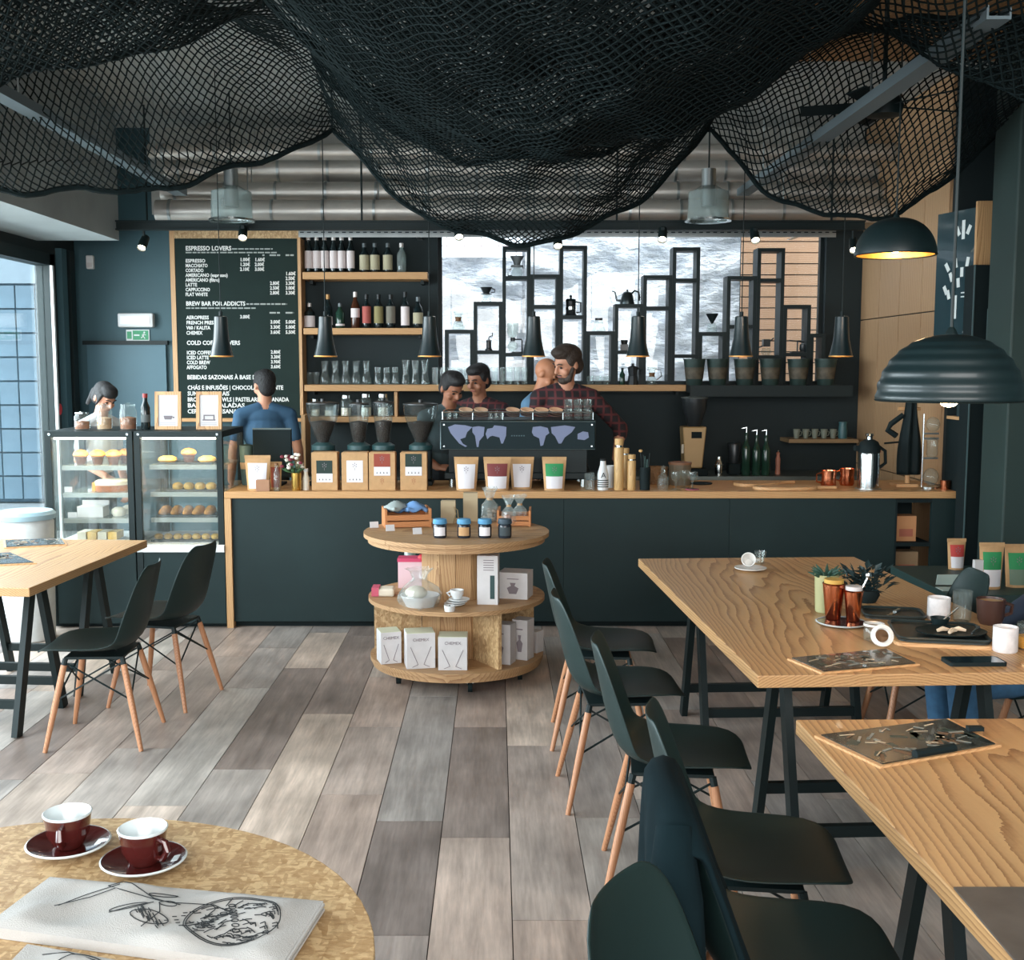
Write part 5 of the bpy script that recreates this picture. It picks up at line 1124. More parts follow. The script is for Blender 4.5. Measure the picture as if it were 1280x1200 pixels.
# ---- right of the machine
BAM = wood('bamboo', C(206, 168, 112), C(176, 136, 84), 'Z', 60, 0.45)
def flask(px, Y, h, r, lab):
    t = thing('bamboo_flask', lab, 'flask', (X_(px, Y), Y, ZT))
    MB().lathe([(r * 0.96, 0), (r, 0.006), (r, h * 0.80), (r * 0.9, h * 0.83)], 18).build('body', BAM, t, smooth=True); MB().lathe([(r * 0.72, h * 0.83), (r * 0.72, h * 0.87)], 18).build('neck_ring', CHROME, t, smooth=True); MB().lathe([(r * 0.86, h * 0.87), (r * 0.9, h * 0.9), (r * 0.9, h * 0.99), (r * 0.8, h)], 18).build('cap', BAM, t, smooth=True)
flask(775, YC + 0.08, Z_(548, YC + 0.08) - ZT, 0.032, 'tall bamboo flask on the bar'); flask(791, YC + 0.08, Z_(568, YC + 0.08) - ZT, 0.029, 'short bamboo flask next to the tall one'); flask(783, YC + 0.2, Z_(560, YC + 0.2) - ZT, 0.028, 'medium bamboo flask behind the other two')
t = thing('black_tumbler_straws', 'black tumbler holding dark straws and a spoon on the bar', 'tumbler', (X_(808, YC + 0.08), YC + 0.08, ZT)); MB().lathe([(0.034, 0), (0.036, 0.15)], 18, cap=(True, False)).build('cup', BLACKM, t, smooth=True)
for k, (dx, dz) in enumerate(((-0.03, 0.25), (0.0, 0.22), (0.03, 0.24), (0.015, 0.2), (-0.012, 0.23))): MB().cyl((dx * 0.4, 0, 0.02), (dx, 0.01 * (k % 2), dz), 0.004, n=6).build('straw', [BLACK, mat('straw_teal', C(60, 96, 92), 0.5)][k % 2], t)
MB().ell((-0.03, 0, 0.255), (0.013, 0.006, 0.01)).build('spoon_tip', BAM, t, smooth=True)
t = thing('patterned_bottle', 'white bottle with black stripes and letter A on the bar', 'bottle', (X_(755, YC + 0.08), YC + 0.08, ZT)); hB = Z_(576, YC + 0.08) - ZT
MB().lathe([(0.034, 0), (0.036, 0.01), (0.036, hB * 0.55), (0.02, hB * 0.85), (0.018, hB)], 18).build('body', WHITE, t, smooth=True)
for k in range(4): MB().lathe([(0.0368, 0.02 + k * 0.014), (0.0368, 0.026 + k * 0.014)], 18, cap=(False, False)).build('stripe', INK, t, smooth=True)
lettering('A', 0.05, T_(0, -0.0375, 0.082) @ FACE, INK, t, align='CENTER'); MB().cyl((0, 0, hB), (0, 0, hB + 0.012), 0.02).build('cap', INK, t)
glassware(738, YC + 0.08, ZT, [(0.03, 0), (0.032, 0.01), (0.034, 0.11)], 'empty clear tumbler beside the striped bottle', 'bar_tumbler', 'glass')
t = thing('white_paper_cup', 'white paper cup behind the striped bottle', 'cup', (X_(763, YC + 0.22), YC + 0.22, ZT)); MB().lathe([(0.028, 0), (0.04, 0.14)], 18, cap=(True, False)).build('cup', WHITE, t, smooth=True); MB().lathe([(0.041, 0.14), (0.041, 0.147), (0.038, 0.147)], 18, cap=(False, False)).build('rim', WHITE, t, smooth=True)
t = thing('crystal_decanter', 'small crystal decanter with stopper on the bar', 'decanter', (X_(831, YC + 0.07), YC + 0.07, ZT)); MB().lathe([(0.03, 0), (0.038, 0.03), (0.036, 0.08), (0.014, 0.11), (0.018, 0.13)], 10, cap=(True, False)).build('body', CLEARG, t); MB().ell((0, 0, 0.145), (0.016, 0.016, 0.018), 8, 6).build('stopper', CLEARG, t)
wine = [(0.034, 0), (0.034, 0.003), (0.005, 0.008), (0.005, 0.06), (0.03, 0.085), (0.036, 0.115), (0.032, 0.14)]
for px, lab in ((847, 'clear goblet beside the crystal decanter'), (858, 'clear goblet set back between decanter and pink coaster')): glassware(px, YC + (0.1 if px < 850 else 0.2), ZT, [(r, z * 0.85) for r, z in wine], lab, 'goblet', 'glass')
t = thing('footed_glass', 'clear goblet standing on a pink coaster', 'glass', (X_(868, YC + 0.09), YC + 0.09, ZT)); MB().lathe([(0.045, 0), (0.045, 0.006)], 18).build('coaster', mat('pink_coaster', C(150, 70, 90), 0.7), t, smooth=True); MB().lathe([(r, z * 0.8 + 0.006) for r, z in wine], 16, cap=(True, False)).build('bowl', CLEARG, t, smooth=True)
t = thing('storage_canister', 'brown ribbed canister with wooden lid behind the goblets', 'canister', (X_(852, YC + 0.4), YC + 0.4, ZT)); MB().lathe([(0.075, 0), (0.075, 0.14)], 20).build('body', mat('canister_brown', C(104, 92, 74), 0.6, var=0.2, scale=60, stretch=(1, 1, 0.05)), t, smooth=True); MB().lathe([(0.08, 0.14), (0.08, 0.155), (0, 0.158)], 20).build('lid', mat('lid_wood', C(134, 92, 66), 0.6), t, smooth=True)
t = thing('wicker_basket', 'brown wicker basket behind the black tumbler', 'basket', (X_(824, YC + 0.45), YC + 0.45, ZT)); MB().lathe([(0.062, 0), (0.07, 0.11), (0.073, 0.11), (0.065, 0.0)], 18).build('bowl', mat('wicker', C(126, 92, 60), 0.8, bump=0.8, bscale=90), t, smooth=True); MB().lathe([(0.07, 0.108), (0.075, 0.114), (0.07, 0.12)], 18, cap=(False, False)).build('rim', mat('wicker', C(126, 92, 60)), t, smooth=True)
# bulk grinder with tan body on the back counter
Yk = 8.86
t = thing('shop_grinder', 'tan shop grinder with dark hopper on the back counter', 'grinder', (X_(869, Yk), Yk, 0.8402)); TAN = mat('grinder_tan', C(176, 144, 98), 0.4, 0.2)
hG = Z_(533, Yk) - 0.84
MB().prism([(-0.08, 0.06), (0.06, 0.06), (0.09, hG), (-0.1, hG)], -0.06, 0.1).build('body', TAN, t, bevel=0.01); MB().box(-0.1, 0.1, -0.1, 0.1, 0, 0.06).build('base', BLACKM, t, bevel=0.01)
MB().lathe([(0.05, hG), (0.095, hG + 0.14), (0.1, hG + 0.22)], 18).build('hopper', SMOKE, t, smooth=True); MB().lathe([(0.1, hG + 0.22), (0.11, hG + 0.23), (0, hG + 0.24)], 18).build('lid', mat('lid_steel', C(150, 158, 156), 0.4, 0.6), t, smooth=True); MB().box(-0.03, 0.05, -0.068, -0.06, hG - 0.09, hG - 0.04).build('switch_plate', BLACKM, t); MB().cyl((-0.1, -0.07, 0.18), (-0.1, -0.07, 0.25), 0.01).build('lever', CREAM, t)
t = thing('steel_shaker', 'ridged steel shaker on the back counter right of the shop grinder', 'shaker', (X_(901, Yk), Yk, 0.84)); MB().lathe([(0.03, 0), (0.035, 0.08), (0.03, 0.1), (0.018, 0.125), (0.018, 0.15)], 16).build('body', CHROME, t, smooth=True); MB().lathe([(0.036, 0.08), (0.037, 0.086)], 16).build('band', STEEL, t, smooth=True)
for k, (px, hh, nm, lab) in enumerate(((935, 0.22, 'tall', 'left tall dark syrup bottle on the back counter'), (948, 0.2, 'tall', 'tall dark syrup bottle with pump between two others'), (960, 0.2, 'tall', 'right tall dark syrup bottle on the back counter'))):
    t = thing('syrup_bottle', lab, 'bottle', (X_(px, Yk), Yk, 0.84)); MB().lathe(bottle_prof(hh + 0.12, 0.035, 0.014), 14).build('body', GRN, t, smooth=True); MB().tube([(0, 0, hh + 0.12), (0, 0, hh + 0.16), (-0.04, 0, hh + 0.15)], 0.006).build('pump', CHROME, t, smooth=True)
t = thing('pepper_mill', 'slim pinkish wooden mill on the back counter', 'mill', (X_(966, Yk + 0.1) + 0.06, Yk + 0.1, 0.84)); MB().lathe([(0.022, 0), (0.018, 0.06), (0.02, 0.12), (0.012, 0.15), (0.016, 0.17), (0, 0.18)], 14).build('body', mat('mill_wood', C(180, 120, 100), 0.5), t, smooth=True); MB().ell((0, 0, 0.185), (0.008, 0.008, 0.008)).build('knob', CHROME, t, smooth=True)
t = thing('blender_jug', 'dark blender jug on the back counter', 'blender', (X_(920, Yk + 0.08), Yk + 0.08, 0.84)); MB().box(-0.05, 0.05, -0.05, 0.05, 0, 0.09).build('motor_base', BLACKM, t, bevel=0.01); MB().lathe([(0.035, 0.09), (0.055, 0.24), (0.05, 0.25)], 12).build('jug', SMOKE, t, smooth=True)
# chopping boards and copper mugs
BOARD = wood('board_wood', C(216, 172, 124), C(182, 134, 88), 'X', 30, 0.5)
def board_poly(L, Wd): 
    pts = []
    for i in range(24):
        a = 2 * PI * i / 24; c, s = math.cos(a), math.sin(a); pts.append((L * 0.5 * abs(c) ** 0.7 * (1 if c > 0 else -1), Wd * 0.5 * abs(s) ** 0.7 * (1 if s > 0 else -1)))
    return pts
def paddle(px, Y, z, L, Wd, rz, lab, tilt=0.0):
    t = thing('chopping_board', lab, 'board', (X_(px, Y), Y, z), rz); M = RY(tilt)
    MB().plate(board_poly(L, Wd), 0, 0.02, M).build('blade', BOARD, t, bevel=0.003); MB().plate([(L/2 - 0.02, -0.025), (L/2 + 0.13, -0.02), (L/2 + 0.14, 0), (L/2 + 0.13, 0.02), (L/2 - 0.02, 0.025)], 0.001, 0.019, M).build('handle', BOARD, t, bevel=0.003)
paddle(985, YC + 0.13, ZT, 0.42, 0.19, 0.05, 'pale wooden chopping board with handle lying on the bar')
paddle(950, YC + 0.38, ZT, 0.34, 0.19, 0.4, 'second wooden chopping board behind the paddle shaped one')
t = tag(MB().lathe([(0.07, 0), (0.075, 0.008), (0.05, 0.012), (0, 0.01)], 20).build('dark_plate', BLACKM, None, (X_(936, YC + 0.42) - 0.3, YC + 0.45, ZT), smooth=True), 'small dark plate on the bar left of the boards', 'plate')
def mug(px, Y, lab):
    t = thing('copper_mug', lab, 'mug', (X_(px, Y), Y, ZT)); MB().lathe([(0.042, 0), (0.05, 0.015), (0.046, 0.07), (0.05, 0.115), (0.046, 0.115), (0.042, 0.06), (0, 0.01)], 20).build('cup', COPPER, t, smooth=True); MB().tube([(-0.046, 0, 0.1), (-0.08, 0, 0.09), (-0.08, 0, 0.04), (-0.046, 0, 0.03)], 0.006).build('handle', COPPER, t, smooth=True)
mug(1040, YC + 0.22, 'hammered copper mug beside the chopping board'); mug(1063, YC + 0.36, 'hammered copper mug beside the steel vacuum jug')
t = thing('vacuum_jug', 'steel pump vacuum jug with black top on the bar', 'vacuum jug', (X_(1090, YC + 0.15), YC + 0.15, ZT)); R = 0.07
MB().lathe([(R, 0), (R, 0.005), (R, 0.23), (R * 0.96, 0.24)], 24).build('body', CHROME, t, smooth=True); MB().lathe([(R * 1.02, 0.24), (R * 1.04, 0.27), (R * 0.8, 0.31), (0.03, 0.325), (0, 0.326)], 24).build('top', BLACKM, t, smooth=True); MB().box(-0.1, -0.05, -0.02, 0.02, 0.25, 0.285).build('spout', BLACKM, t, bevel=0.005); MB().tube([(0.06, 0, 0.28), (0.105, 0, 0.25), (0.11, 0, 0.17), (0.07, 0, 0.14)], 0.011).build('handle', BLACKM, t, smooth=True); MB().lathe([(0.02, 0.325), (0.02, 0.345), (0.028, 0.35), (0.024, 0.365), (0, 0.37)], 16).build('pump_knob', CHROME, t, smooth=True)
MB().lathe([(0.085, 0), (0.085, 0.004)], 20).build('drip_plate', STEEL, t)
# black apron stand and syphon at the right end
t = thing('hanging_apron', 'black apron draped over a wooden stand at the right end of the bar', 'apron', (X_(1135, YC + 0.3), YC + 0.3, ZT)); zt2 = Z_(500, YC + 0.3) - ZT
MB().box(-0.07, 0.08, -0.06, 0.08, 0, 0.02).build('wooden_base', BOARD, t, bevel=0.003); MB().cyl((0.03, 0.02, 0.02), (0.03, 0.02, zt2), 0.016).build('post', BOARD, t); MB().cyl((-0.05, 0.02, zt2 - 0.06), (0.1, 0.02, zt2 - 0.06), 0.012).build('crossbar', BOARD, t)
def apr(u, v):
    ww = 0.095 * (0.85 - 0.35 * v + 0.12 * math.sin(v * 5)); return (0.03 + (2 * u - 1) * ww, 0.02 - 0.03 * math.sin(u * PI) - 0.025 + 0.012 * math.sin(u * 14), 0.08 + (zt2 - 0.08) * v)
b = MB().grid(apr, 18, 14); b.build('cloth', BLACKM, t, smooth=True, solid=0.006)
MB().tube([(-0.02, 0, zt2 - 0.1), (-0.1, 0, zt2 - 0.16), (-0.12, 0, zt2 - 0.2), (-0.06, 0, zt2 - 0.24)], 0.02).build('rolled_strap', BLACKM, t, smooth=True); MB().tube([(-0.02, 0, zt2 - 0.28), (-0.14, 0, zt2 - 0.29)], 0.007).build('strap_end', BLACKM, t, smooth=True)
t = thing('cold_brew_tower', 'glass cold brew tower with copper cup at the right end of the bar', 'coffee maker', (X_(1169, YC + 0.18), YC + 0.18, ZT)); zt3 = Z_(517, YC + 0.22) - ZT
MB().lathe([(0.06, 0), (0.06, 0.012)], 18, (-0.01, 0, 0)).build('base', CHROME, t, smooth=True); MB().cyl((-0.06, 0, 0.012), (-0.06, 0, zt3), 0.006, n=8).build('post', CHROME, t)
MB().ell((0, 0, zt3 - 0.07), (0.045, 0.045, 0.05)).build('upper_globe', CLEARG, t, smooth=True); MB().lathe([(0.02, 0.2), (0.035, 0.22), (0.035, 0.32), (0.012, 0.34)], 16).build('middle_column', CLEARG, t, smooth=True); MB().ell((0, 0, 0.075), (0.05, 0.05, 0.06)).build('lower_flask', CLEARG, t, smooth=True)
for zz in (0.2, 0.33, zt3 - 0.13): MB().bar((-0.06, 0, zz), (0.04, 0, zz), 0.012, 0.012).build('clamp', STEEL, t)
MB().lathe([(0.03, 0), (0.034, 0.06)], 16, (0.07, -0.07, 0)).build('copper_cup', COPPER, t, smooth=True)
# ================================================================ cable reel display
RY0 = 6.1; RX0 = X_(570, RY0)
def SZ(py): return Z_(py, RY0)
zb1, zm, ztp = 0.125, SZ(742), SZ(663)
reel = thing('cable_reel_display', 'wooden cable reel display on castors with three round tiers', 'display stand', (RX0, RY0, 0))
def disc(z0, z1, R, nm, boards=7):
    """round tier made of parallel boards, each cut to the circle"""
    for k in range(boards):
        y0 = -R + 2 * R * k / boards + 0.0015; y1 = -R + 2 * R * (k + 1) / boards - 0.0015
        pts = []
        for j in range(9): y = y0 + (y1 - y0) * j / 8; pts.append((math.sqrt(max(0, R*R - y*y)), y))
        pts += [(-x, y) for x, y in reversed(pts)]
        pts = [p for i, p in enumerate(pts) if i == 0 or (abs(p[0] - pts[i-1][0]) + abs(p[1] - pts[i-1][1])) > 1e-4]
        MB().plate(pts, z0, z1).build(nm, REELW, reel)
disc(ztp - 0.022, ztp, 0.508, 'top_board'); disc(ztp - 0.052, ztp - 0.0235, 0.485, 'under_board')
disc(zm - 0.022, zm, 0.485, 'middle_board')
disc(zb1 - 0.022, zb1, 0.478, 'bottom_board'); disc(zb1 - 0.05, zb1 - 0.0235, 0.465, 'base_board')
for lo, hi, R in ((zm, ztp - 0.052, 0.19), (zb1, zm - 0.022, 0.19)):
    n = 14
    for k in range(n):
        a = 2 * PI * (k + 0.5) / n; wdt = 2 * R * math.tan(PI / n) - 0.003
        MB().box(-wdt/2, wdt/2, R - 0.018, R, lo + 0.001, hi - 0.001, RZ(a)).build('stave', REELZ, reel)
for a in (-PI/2 + 0.55, PI + 0.12, 0.35, 1.9): MB().box(0.196, 0.455, -0.01, 0.01, zb1 + 0.001, zm - 0.023, RZ(a)).build('strand_board_divider', OSB, reel)
for a in (-0.35, -1.35, -2.55, 1.0, 2.2):
    cx, cy = 0.37 * math.cos(a), 0.37 * math.sin(a)
    w_ = MB().cyl((cx - 0.012, cy, 0.032), (cx + 0.012, cy, 0.032), 0.032, n=14).build('castor_wheel', BLACKM, reel, smooth=True); MB().box(cx - 0.018, cx + 0.018, cy - 0.02, cy + 0.02, 0.05, zb1 - 0.051).build('castor_fork', CHROME, w_)
def R_(px, py, z):    # point on a tier
    p = G(px, py, z); return p
# --- top tier
def crate(px, py, z, L, D, h, rz, lab):
    p = R_(px, py, z); t = thing('wooden_crate', lab, 'crate', (p.x, p.y, z), rz); k = 0.012
    for sx in (-1, 1): MB().box(sx * L/2 - (k if sx > 0 else 0), sx * L/2 + (0 if sx > 0 else k), -D/2, D/2, 0, h + 0.03).build('end_panel', CRATE, t)
    for sy in (-1, 1):
        for j in range(2): y = sy * D/2; MB().box(-L/2 + k, L/2 - k, min(y, y - sy * 0.008), max(y, y - sy * 0.008), 0.005 + j * h / 2, 0.005 + j * h / 2 + h * 0.4).build('slat', CRATE, t)
    MB().box(-L/2 + k, L/2 - k, -D/2 + 0.009, D/2 - 0.009, 0.002, 0.008).build('floor_board', CRATE, t)
    return t, p
ct, cp = crate(508, 657, ztp, 0.26, 0.19, 0.075, 0.2, 'slatted wooden crate holding blue cloth bags on the reel top')
for k, (dx, dy, col, lab) in enumerate(((-0.04, 0.02, C(92, 128, 170), 'folded blue cloth bag in the wooden crate'), (0.05, -0.01, C(108, 148, 196), 'bright blue cloth bag on top in the wooden crate'), (-0.05, -0.02, C(150, 160, 158), 'grey cloth bag in the wooden crate'))):
    def f(u, v, k=k): return ((u - 0.5) * 0.12, (v - 0.5) * 0.09, 0.085 + 0.035 * math.sin(u * PI) * math.sin(v * PI) + 0.008 * math.sin(9 * u + 7 * v + k) + 0.008 * k)
    tag(MB().grid(f, 12, 10).build('cloth_bag', mat('cloth_%d' % k, col, 0.9), None, (cp.x + dx, cp.y + dy, ztp), 0.4 * k, smooth=True, solid=0.02), lab, 'cloth bag')
ct2, cp2 = crate(643, 655, ztp, 0.19, 0.2, 0.06, -0.05, 'small wooden crate holding cellophane bags on the reel top')
LIDB = mat('blue_cloth_lid', C(84, 146, 186), 0.7); JAM = mat('jam_dark', C(38, 44, 52), 0.2)
for px, col, lcol, lab in ((550, LIDB, PWHT, 'jam jar with blue lid and white label beside a kraft bag'), (580, LIDB, KRAFT, 'jam jar with blue lid and kraft label'), (606, LIDB, PWHT, 'jam jar with blue lid and white label, third in the row'), (631, mat('dark_lid', C(52, 70, 82), 0.6), mat('dark_print', C(60, 70, 74), 0.8), 'dark jam jar without blue lid at the end of the row')):
    p = R_(px, 672, ztp); t = thing('jam_jar', lab, 'jar', (p.x, p.y, ztp)); r = 0.036
    MB().lathe([(r * 0.9, 0), (r, 0.01), (r, 0.065), (r * 0.85, 0.075)], 16).build('glass', JAM, t, smooth=True); MB().lathe([(r * 1.02, 0.075), (r * 1.06, 0.08), (r * 0.95, 0.1), (0, 0.103)], 16).build('lid', col, t, smooth=True)
    MB().grid(lambda u, v: ((r + 0.001) * math.sin((u - 0.5) * 1.7), -(r + 0.001) * math.cos((u - 0.5) * 1.7), 0.014 + 0.045 * v), 8, 1).build('label', lcol, t, smooth=True)
for px, py, lab in ((560, 655, 'kraft paper bag folded shut behind the blue lidded jars'), (588, 652, 'taller kraft paper bag between jars and cellophane bags')):
    p = R_(px, py, ztp); hh = 0.13 if px < 570 else 0.165; t = thing('paper_bag', lab, 'paper bag', (p.x, p.y + 0.05, ztp))
    MB().prism([(-0.042, 0), (0.042, 0), (0.042, hh * 0.8), (0.04, hh), (-0.04, hh), (-0.042, hh * 0.8)], -0.03, 0.03).build('bag', mat('bag_buff', C(178, 160, 130), 0.85, var=0.06), t); MB().box(-0.042, 0.042, -0.034, -0.031, hh * 0.72, hh).build('folded_top', mat('bag_buff', C(178, 160, 130)), t)
    if px < 570: MB().tube([(0.03, -0.05, 0.0), (0.045, -0.05, 0.06), (0.035, -0.05, 0.1), (0.055, -0.05, 0.08), (0.06, -0.05, 0.02)], 0.003, 5).build('string', mat('jute', C(150, 130, 96), 0.9), t)
CELLO = glass('cellophane', (0.95, 0.96, 0.96, 1), 0.8, 0.1)
def cello(px, py, z, lab, s, fill, dy=0.0):
    p = R_(px, py, z); t = thing('cellophane_bag', lab, 'gift bag', (p.x, p.y + dy, z)); r_ = random.Random(px)
    b = MB().lathe([(0.03 * s, 0), (0.045 * s, 0.02 * s), (0.042 * s, 0.08 * s), (0.012 * s, 0.115 * s), (0.03 * s, 0.15 * s), (0.045 * s, 0.175 * s)], 14, cap=(True, False))
    b.v = [(x + r_.uniform(-1, 1) * 0.006 * s, y + r_.uniform(-1, 1) * 0.006 * s, zz + (r_.uniform(-1, 1) * 0.008 * s if zz > 0.12 * s else 0)) for x, y, zz in b.v]
    b.build('wrapper', CELLO, t); MB().lathe([(0.014 * s, 0.11 * s), (0.015 * s, 0.122 * s)], 10).build('tie', KRAFT, t)
    for k in range(9): MB().ell((r_.uniform(-0.025, 0.025) * s, r_.uniform(-0.022, 0.022) * s, (0.02 + 0.016 * (k // 3)) * s), (0.014 * s, 0.012 * s, 0.011 * s), 8, 6).build('sweet', fill, t, smooth=True)
NUT = mat('nut_brown', C(160, 92, 60), 0.5, var=0.4, scale=30); SEED = mat('seed_grey', C(128, 122, 112), 0.6, var=0.4, scale=40)
cello(612, 652, ztp, 'cellophane bag of grey sweets between paper bag and crate', 1.15, SEED)
cello(636, 655, ztp + 0.009, 'cellophane bag of brown nuts in the small crate, nearer the jars', 0.92, NUT, -0.02); cello(650, 655, ztp + 0.009, 'cellophane bag of brown nuts in the small crate, nearer its outer end', 0.92, NUT, 0.045)
for px, py, lab in ((468, 660, 'white price card at the left rim of the reel top'), (488, 664, 'white price card against the side of the slatted crate'), (522, 668, 'white price card in front of the slatted crate')):
    p = R_(px, py, ztp); tag(MB().box(-0.024, 0.024, -0.002, 0.002, 0, 0.035, RX(-0.35)).build('price_card', PAPER, None, (p.x, p.y, ztp + 0.001), 0.3), lab, 'card')
# --- middle tier
t0 = R_(525, 757, zm); t = thing('gift_hamper', 'white basket wrapped in cellophane on the middle tier', 'gift basket', (t0.x, t0.y, zm))
MB().lathe([(0.07, 0), (0.1, 0.06), (0.104, 0.06), (0.074, 0)], 18).build('basket', PAPER, t, smooth=True); MB().ell((-0.02, 0, 0.07), (0.06, 0.06, 0.035)).build('towel', CREAM, t, smooth=True)
r_ = random.Random(3); b = MB().lathe([(0.104, 0.005), (0.112, 0.05), (0.09, 0.1), (0.03, 0.14), (0.05, 0.18), (0.07, 0.2)], 16, cap=(False, False)); b.v = [(x + r_.uniform(-1, 1) * 0.014, y + r_.uniform(-1, 1) * 0.014, z + r_.uniform(-1, 1) * 0.008) for x, y, z in b.v]; b.build('wrapper', CELLO, t)
p = R_(478, 744, zm); t = thing('wrapped_gift', 'flat cellophane gift with pink label lying at the left rim of the middle tier', 'gift', (p.x + 0.02, p.y, zm)); MB().box(-0.07, 0.05, -0.05, 0.05, 0, 0.045).build('packet', CREAM, t, bevel=0.012); MB().box(-0.074, -0.035, -0.052, 0.052, 0.004, 0.05).build('pink_band', mat('pink_print', C(196, 84, 108), 0.6), t)
p = R_(515, 736, zm); t = thing('pink_box', 'white box with pink top and red bow behind the wrapped basket', 'box', (p.x - 0.005, p.y + 0.07, zm)); MB().box(-0.075, 0.075, -0.05, 0.05, 0, 0.15).build('carton', mat('pale_pink', C(226, 196, 206), 0.7), t); MB().box(-0.078, 0.078, -0.053, 0.053, 0.15, 0.17).build('lid', mat('hot_pink', C(206, 70, 110), 0.6), t); MB().ell((0.07, -0.03, 0.17), (0.035, 0.03, 0.025)).build('bow', mat('bow_red', C(196, 50, 60), 0.6), t, smooth=True)
p = R_(510, 730, zm); t = thing('green_soap_bottle', 'tall clear green bottle with black cap left of the reel drum', 'bottle', (p.x, p.y + 0.16, zm)); MB().lathe([(0.032, 0), (0.034, 0.01), (0.034, 0.17), (0.014, 0.195), (0.014, 0.21)], 16).build('body', glass('green_bottle', (0.55, 0.8, 0.72, 1), 0.5, 0.05), t, smooth=True); MB().cyl((0, 0, 0.21), (0, 0, 0.235), 0.018).build('cap', BLACKM, t, smooth=True)
p = R_(571, 758, zm); t = thing('white_cup', 'small white cup on stacked saucers on the middle tier', 'cup', (p.x, p.y + 0.02, zm))
for k in range(3): free(MB().lathe([(0.03, 0.0), (0.055, 0.01), (0.055, 0.014), (0.0, 0.006)], 18, (0.012 * (k - 1), 0, k * 0.012)).build('white_saucer', WHITE, t, smooth=True), 'small white saucer stacked under the white cup on the middle tier', 'saucer', 'white saucers on the reel')
MB().lathe([(0.02, 0.036), (0.034, 0.06), (0.036, 0.085), (0.032, 0.085), (0, 0.045)], 18).build('bowl', WHITE, t, smooth=True); MB().tube([(-0.034, 0, 0.075), (-0.052, 0, 0.068), (-0.036, 0, 0.05)], 0.005).build('handle', WHITE, t, smooth=True)
p = R_(562, 764, zm); t = thing('white_tealight', 'low white tealight holder before the cup stack', 'candle holder', (p.x, p.y + 0.005, zm)); MB().lathe([(0.026, 0), (0.03, 0.03), (0.024, 0.03), (0, 0.02)], 16).build('cup', WHITE, t, smooth=True); MB().cyl((0, 0, 0.02), (0, 0, 0.03), 0.004).build('wick', INK, t)
def white_box(px0, px1, pyt, pyb, z, lab, kind, rz=0.0, D=0.11, dy=0.0):
    p = R_((px0 + px1) / 2, pyb, z); sc = (p.y) / F; w = (px1 - px0) * sc / max(0.7, math.cos(rz)) * 0.98; h = (pyb - pyt) * sc
    t = thing('product_box', lab, 'box', (p.x, p.y + D / 2 + dy, z), rz)
    MB().box(-w/2, w/2, -D/2, D/2, 0, h).build('carton', PAPER, t, bevel=0.002)
    if kind == 'v':
        b = MB()
        for a, c in (((-0.36, 0.62), (-0.1, 0.12)), ((0.36, 0.62), (0.1, 0.12)), ((-0.1, 0.12), (-0.3, 0.05)), ((0.1, 0.12), (0.3, 0.05))): b.bar((a[0] * w, -D/2 - 0.0012, a[1] * h), (c[0] * w, -D/2 - 0.0012, c[1] * h), 0.003, 0.001)
        stuff(b.build('printed_outline', PGREY, t)); lettering('CHEMEX', 0.022, T_(0, -D/2 - 0.0012, h * 0.78) @ FACE, PGREY, t, align='CENTER')
        MB().box(-w/2 + 0.002, w/2 - 0.002, -D/2 + 0.002, D/2 - 0.002, h, h + 0.002).build('top_flap', mat('olive_card', C(206, 206, 180), 0.8), t)
    elif kind == 'tall':
        MB().box(w * 0.12, w * 0.34, -D/2 - 0.001, -D/2, h * 0.12, h * 0.6).build('printed_bottle', mat('print_dark_teal', C(46, 70, 70), 0.7), t)
        for k in range(5): MB().box(-0.2 * w, 0.3 * w, -D/2 - 0.001, -D/2, h * (0.7 + 0.05 * k), h * (0.715 + 0.05 * k)).build('printed_line', PGREY, t)
    else:
        MB().prism([(w * x, h * z_) for x, z_ in ((-0.12, 0.2), (0.12, 0.2), (0.2, 0.42), (0.06, 0.5), (0.1, 0.62), (-0.1, 0.62), (-0.06, 0.5), (-0.2, 0.42))], -D/2 - 0.001, -D/2).build('printed_jug', PGREY, t); MB().box(-0.2 * w, 0.2 * w, -D/2 - 0.001, -D/2, h * 0.75, h * 0.78).build('printed_line', PGREY, t)
white_box(597, 624, 693, 756, zm, 'tall narrow white carton with bottle print right of the reel drum', 'tall', -0.1, 0.09)
white_box(626, 664, 716, 750, zm, 'wide white carton with jug print beside the tall narrow one', 'jug', -0.25, 0.14, 0.02)
# --- bottom tier
white_box(472, 498, 789, 830, zb1, 'white carton at the left of the bottom tier', 'v', 0.3, 0.12, -0.0); white_box(505, 542, 790, 836, zb1, 'large white carton in the middle of the bottom tier', 'v', 0.18, 0.13); white_box(547, 585, 795, 838, zb1, 'white carton with dark lettering beside the divider on the bottom tier', 'v', 0.0, 0.13)
white_box(613, 642, 779, 831, zb1, 'white carton with jug print right of the divider on the bottom tier', 'jug', -0.35, 0.09, 0.01); white_box(644, 664, 774, 826, zb1, 'narrow white carton with jug print at the right of the bottom tier', 'jug', -0.45, 0.09, 0.015); white_box(663, 676, 790, 818, zb1, 'small pale carton at the right rim of the bottom tier', 'jug', -0.6, 0.07, 0.03)

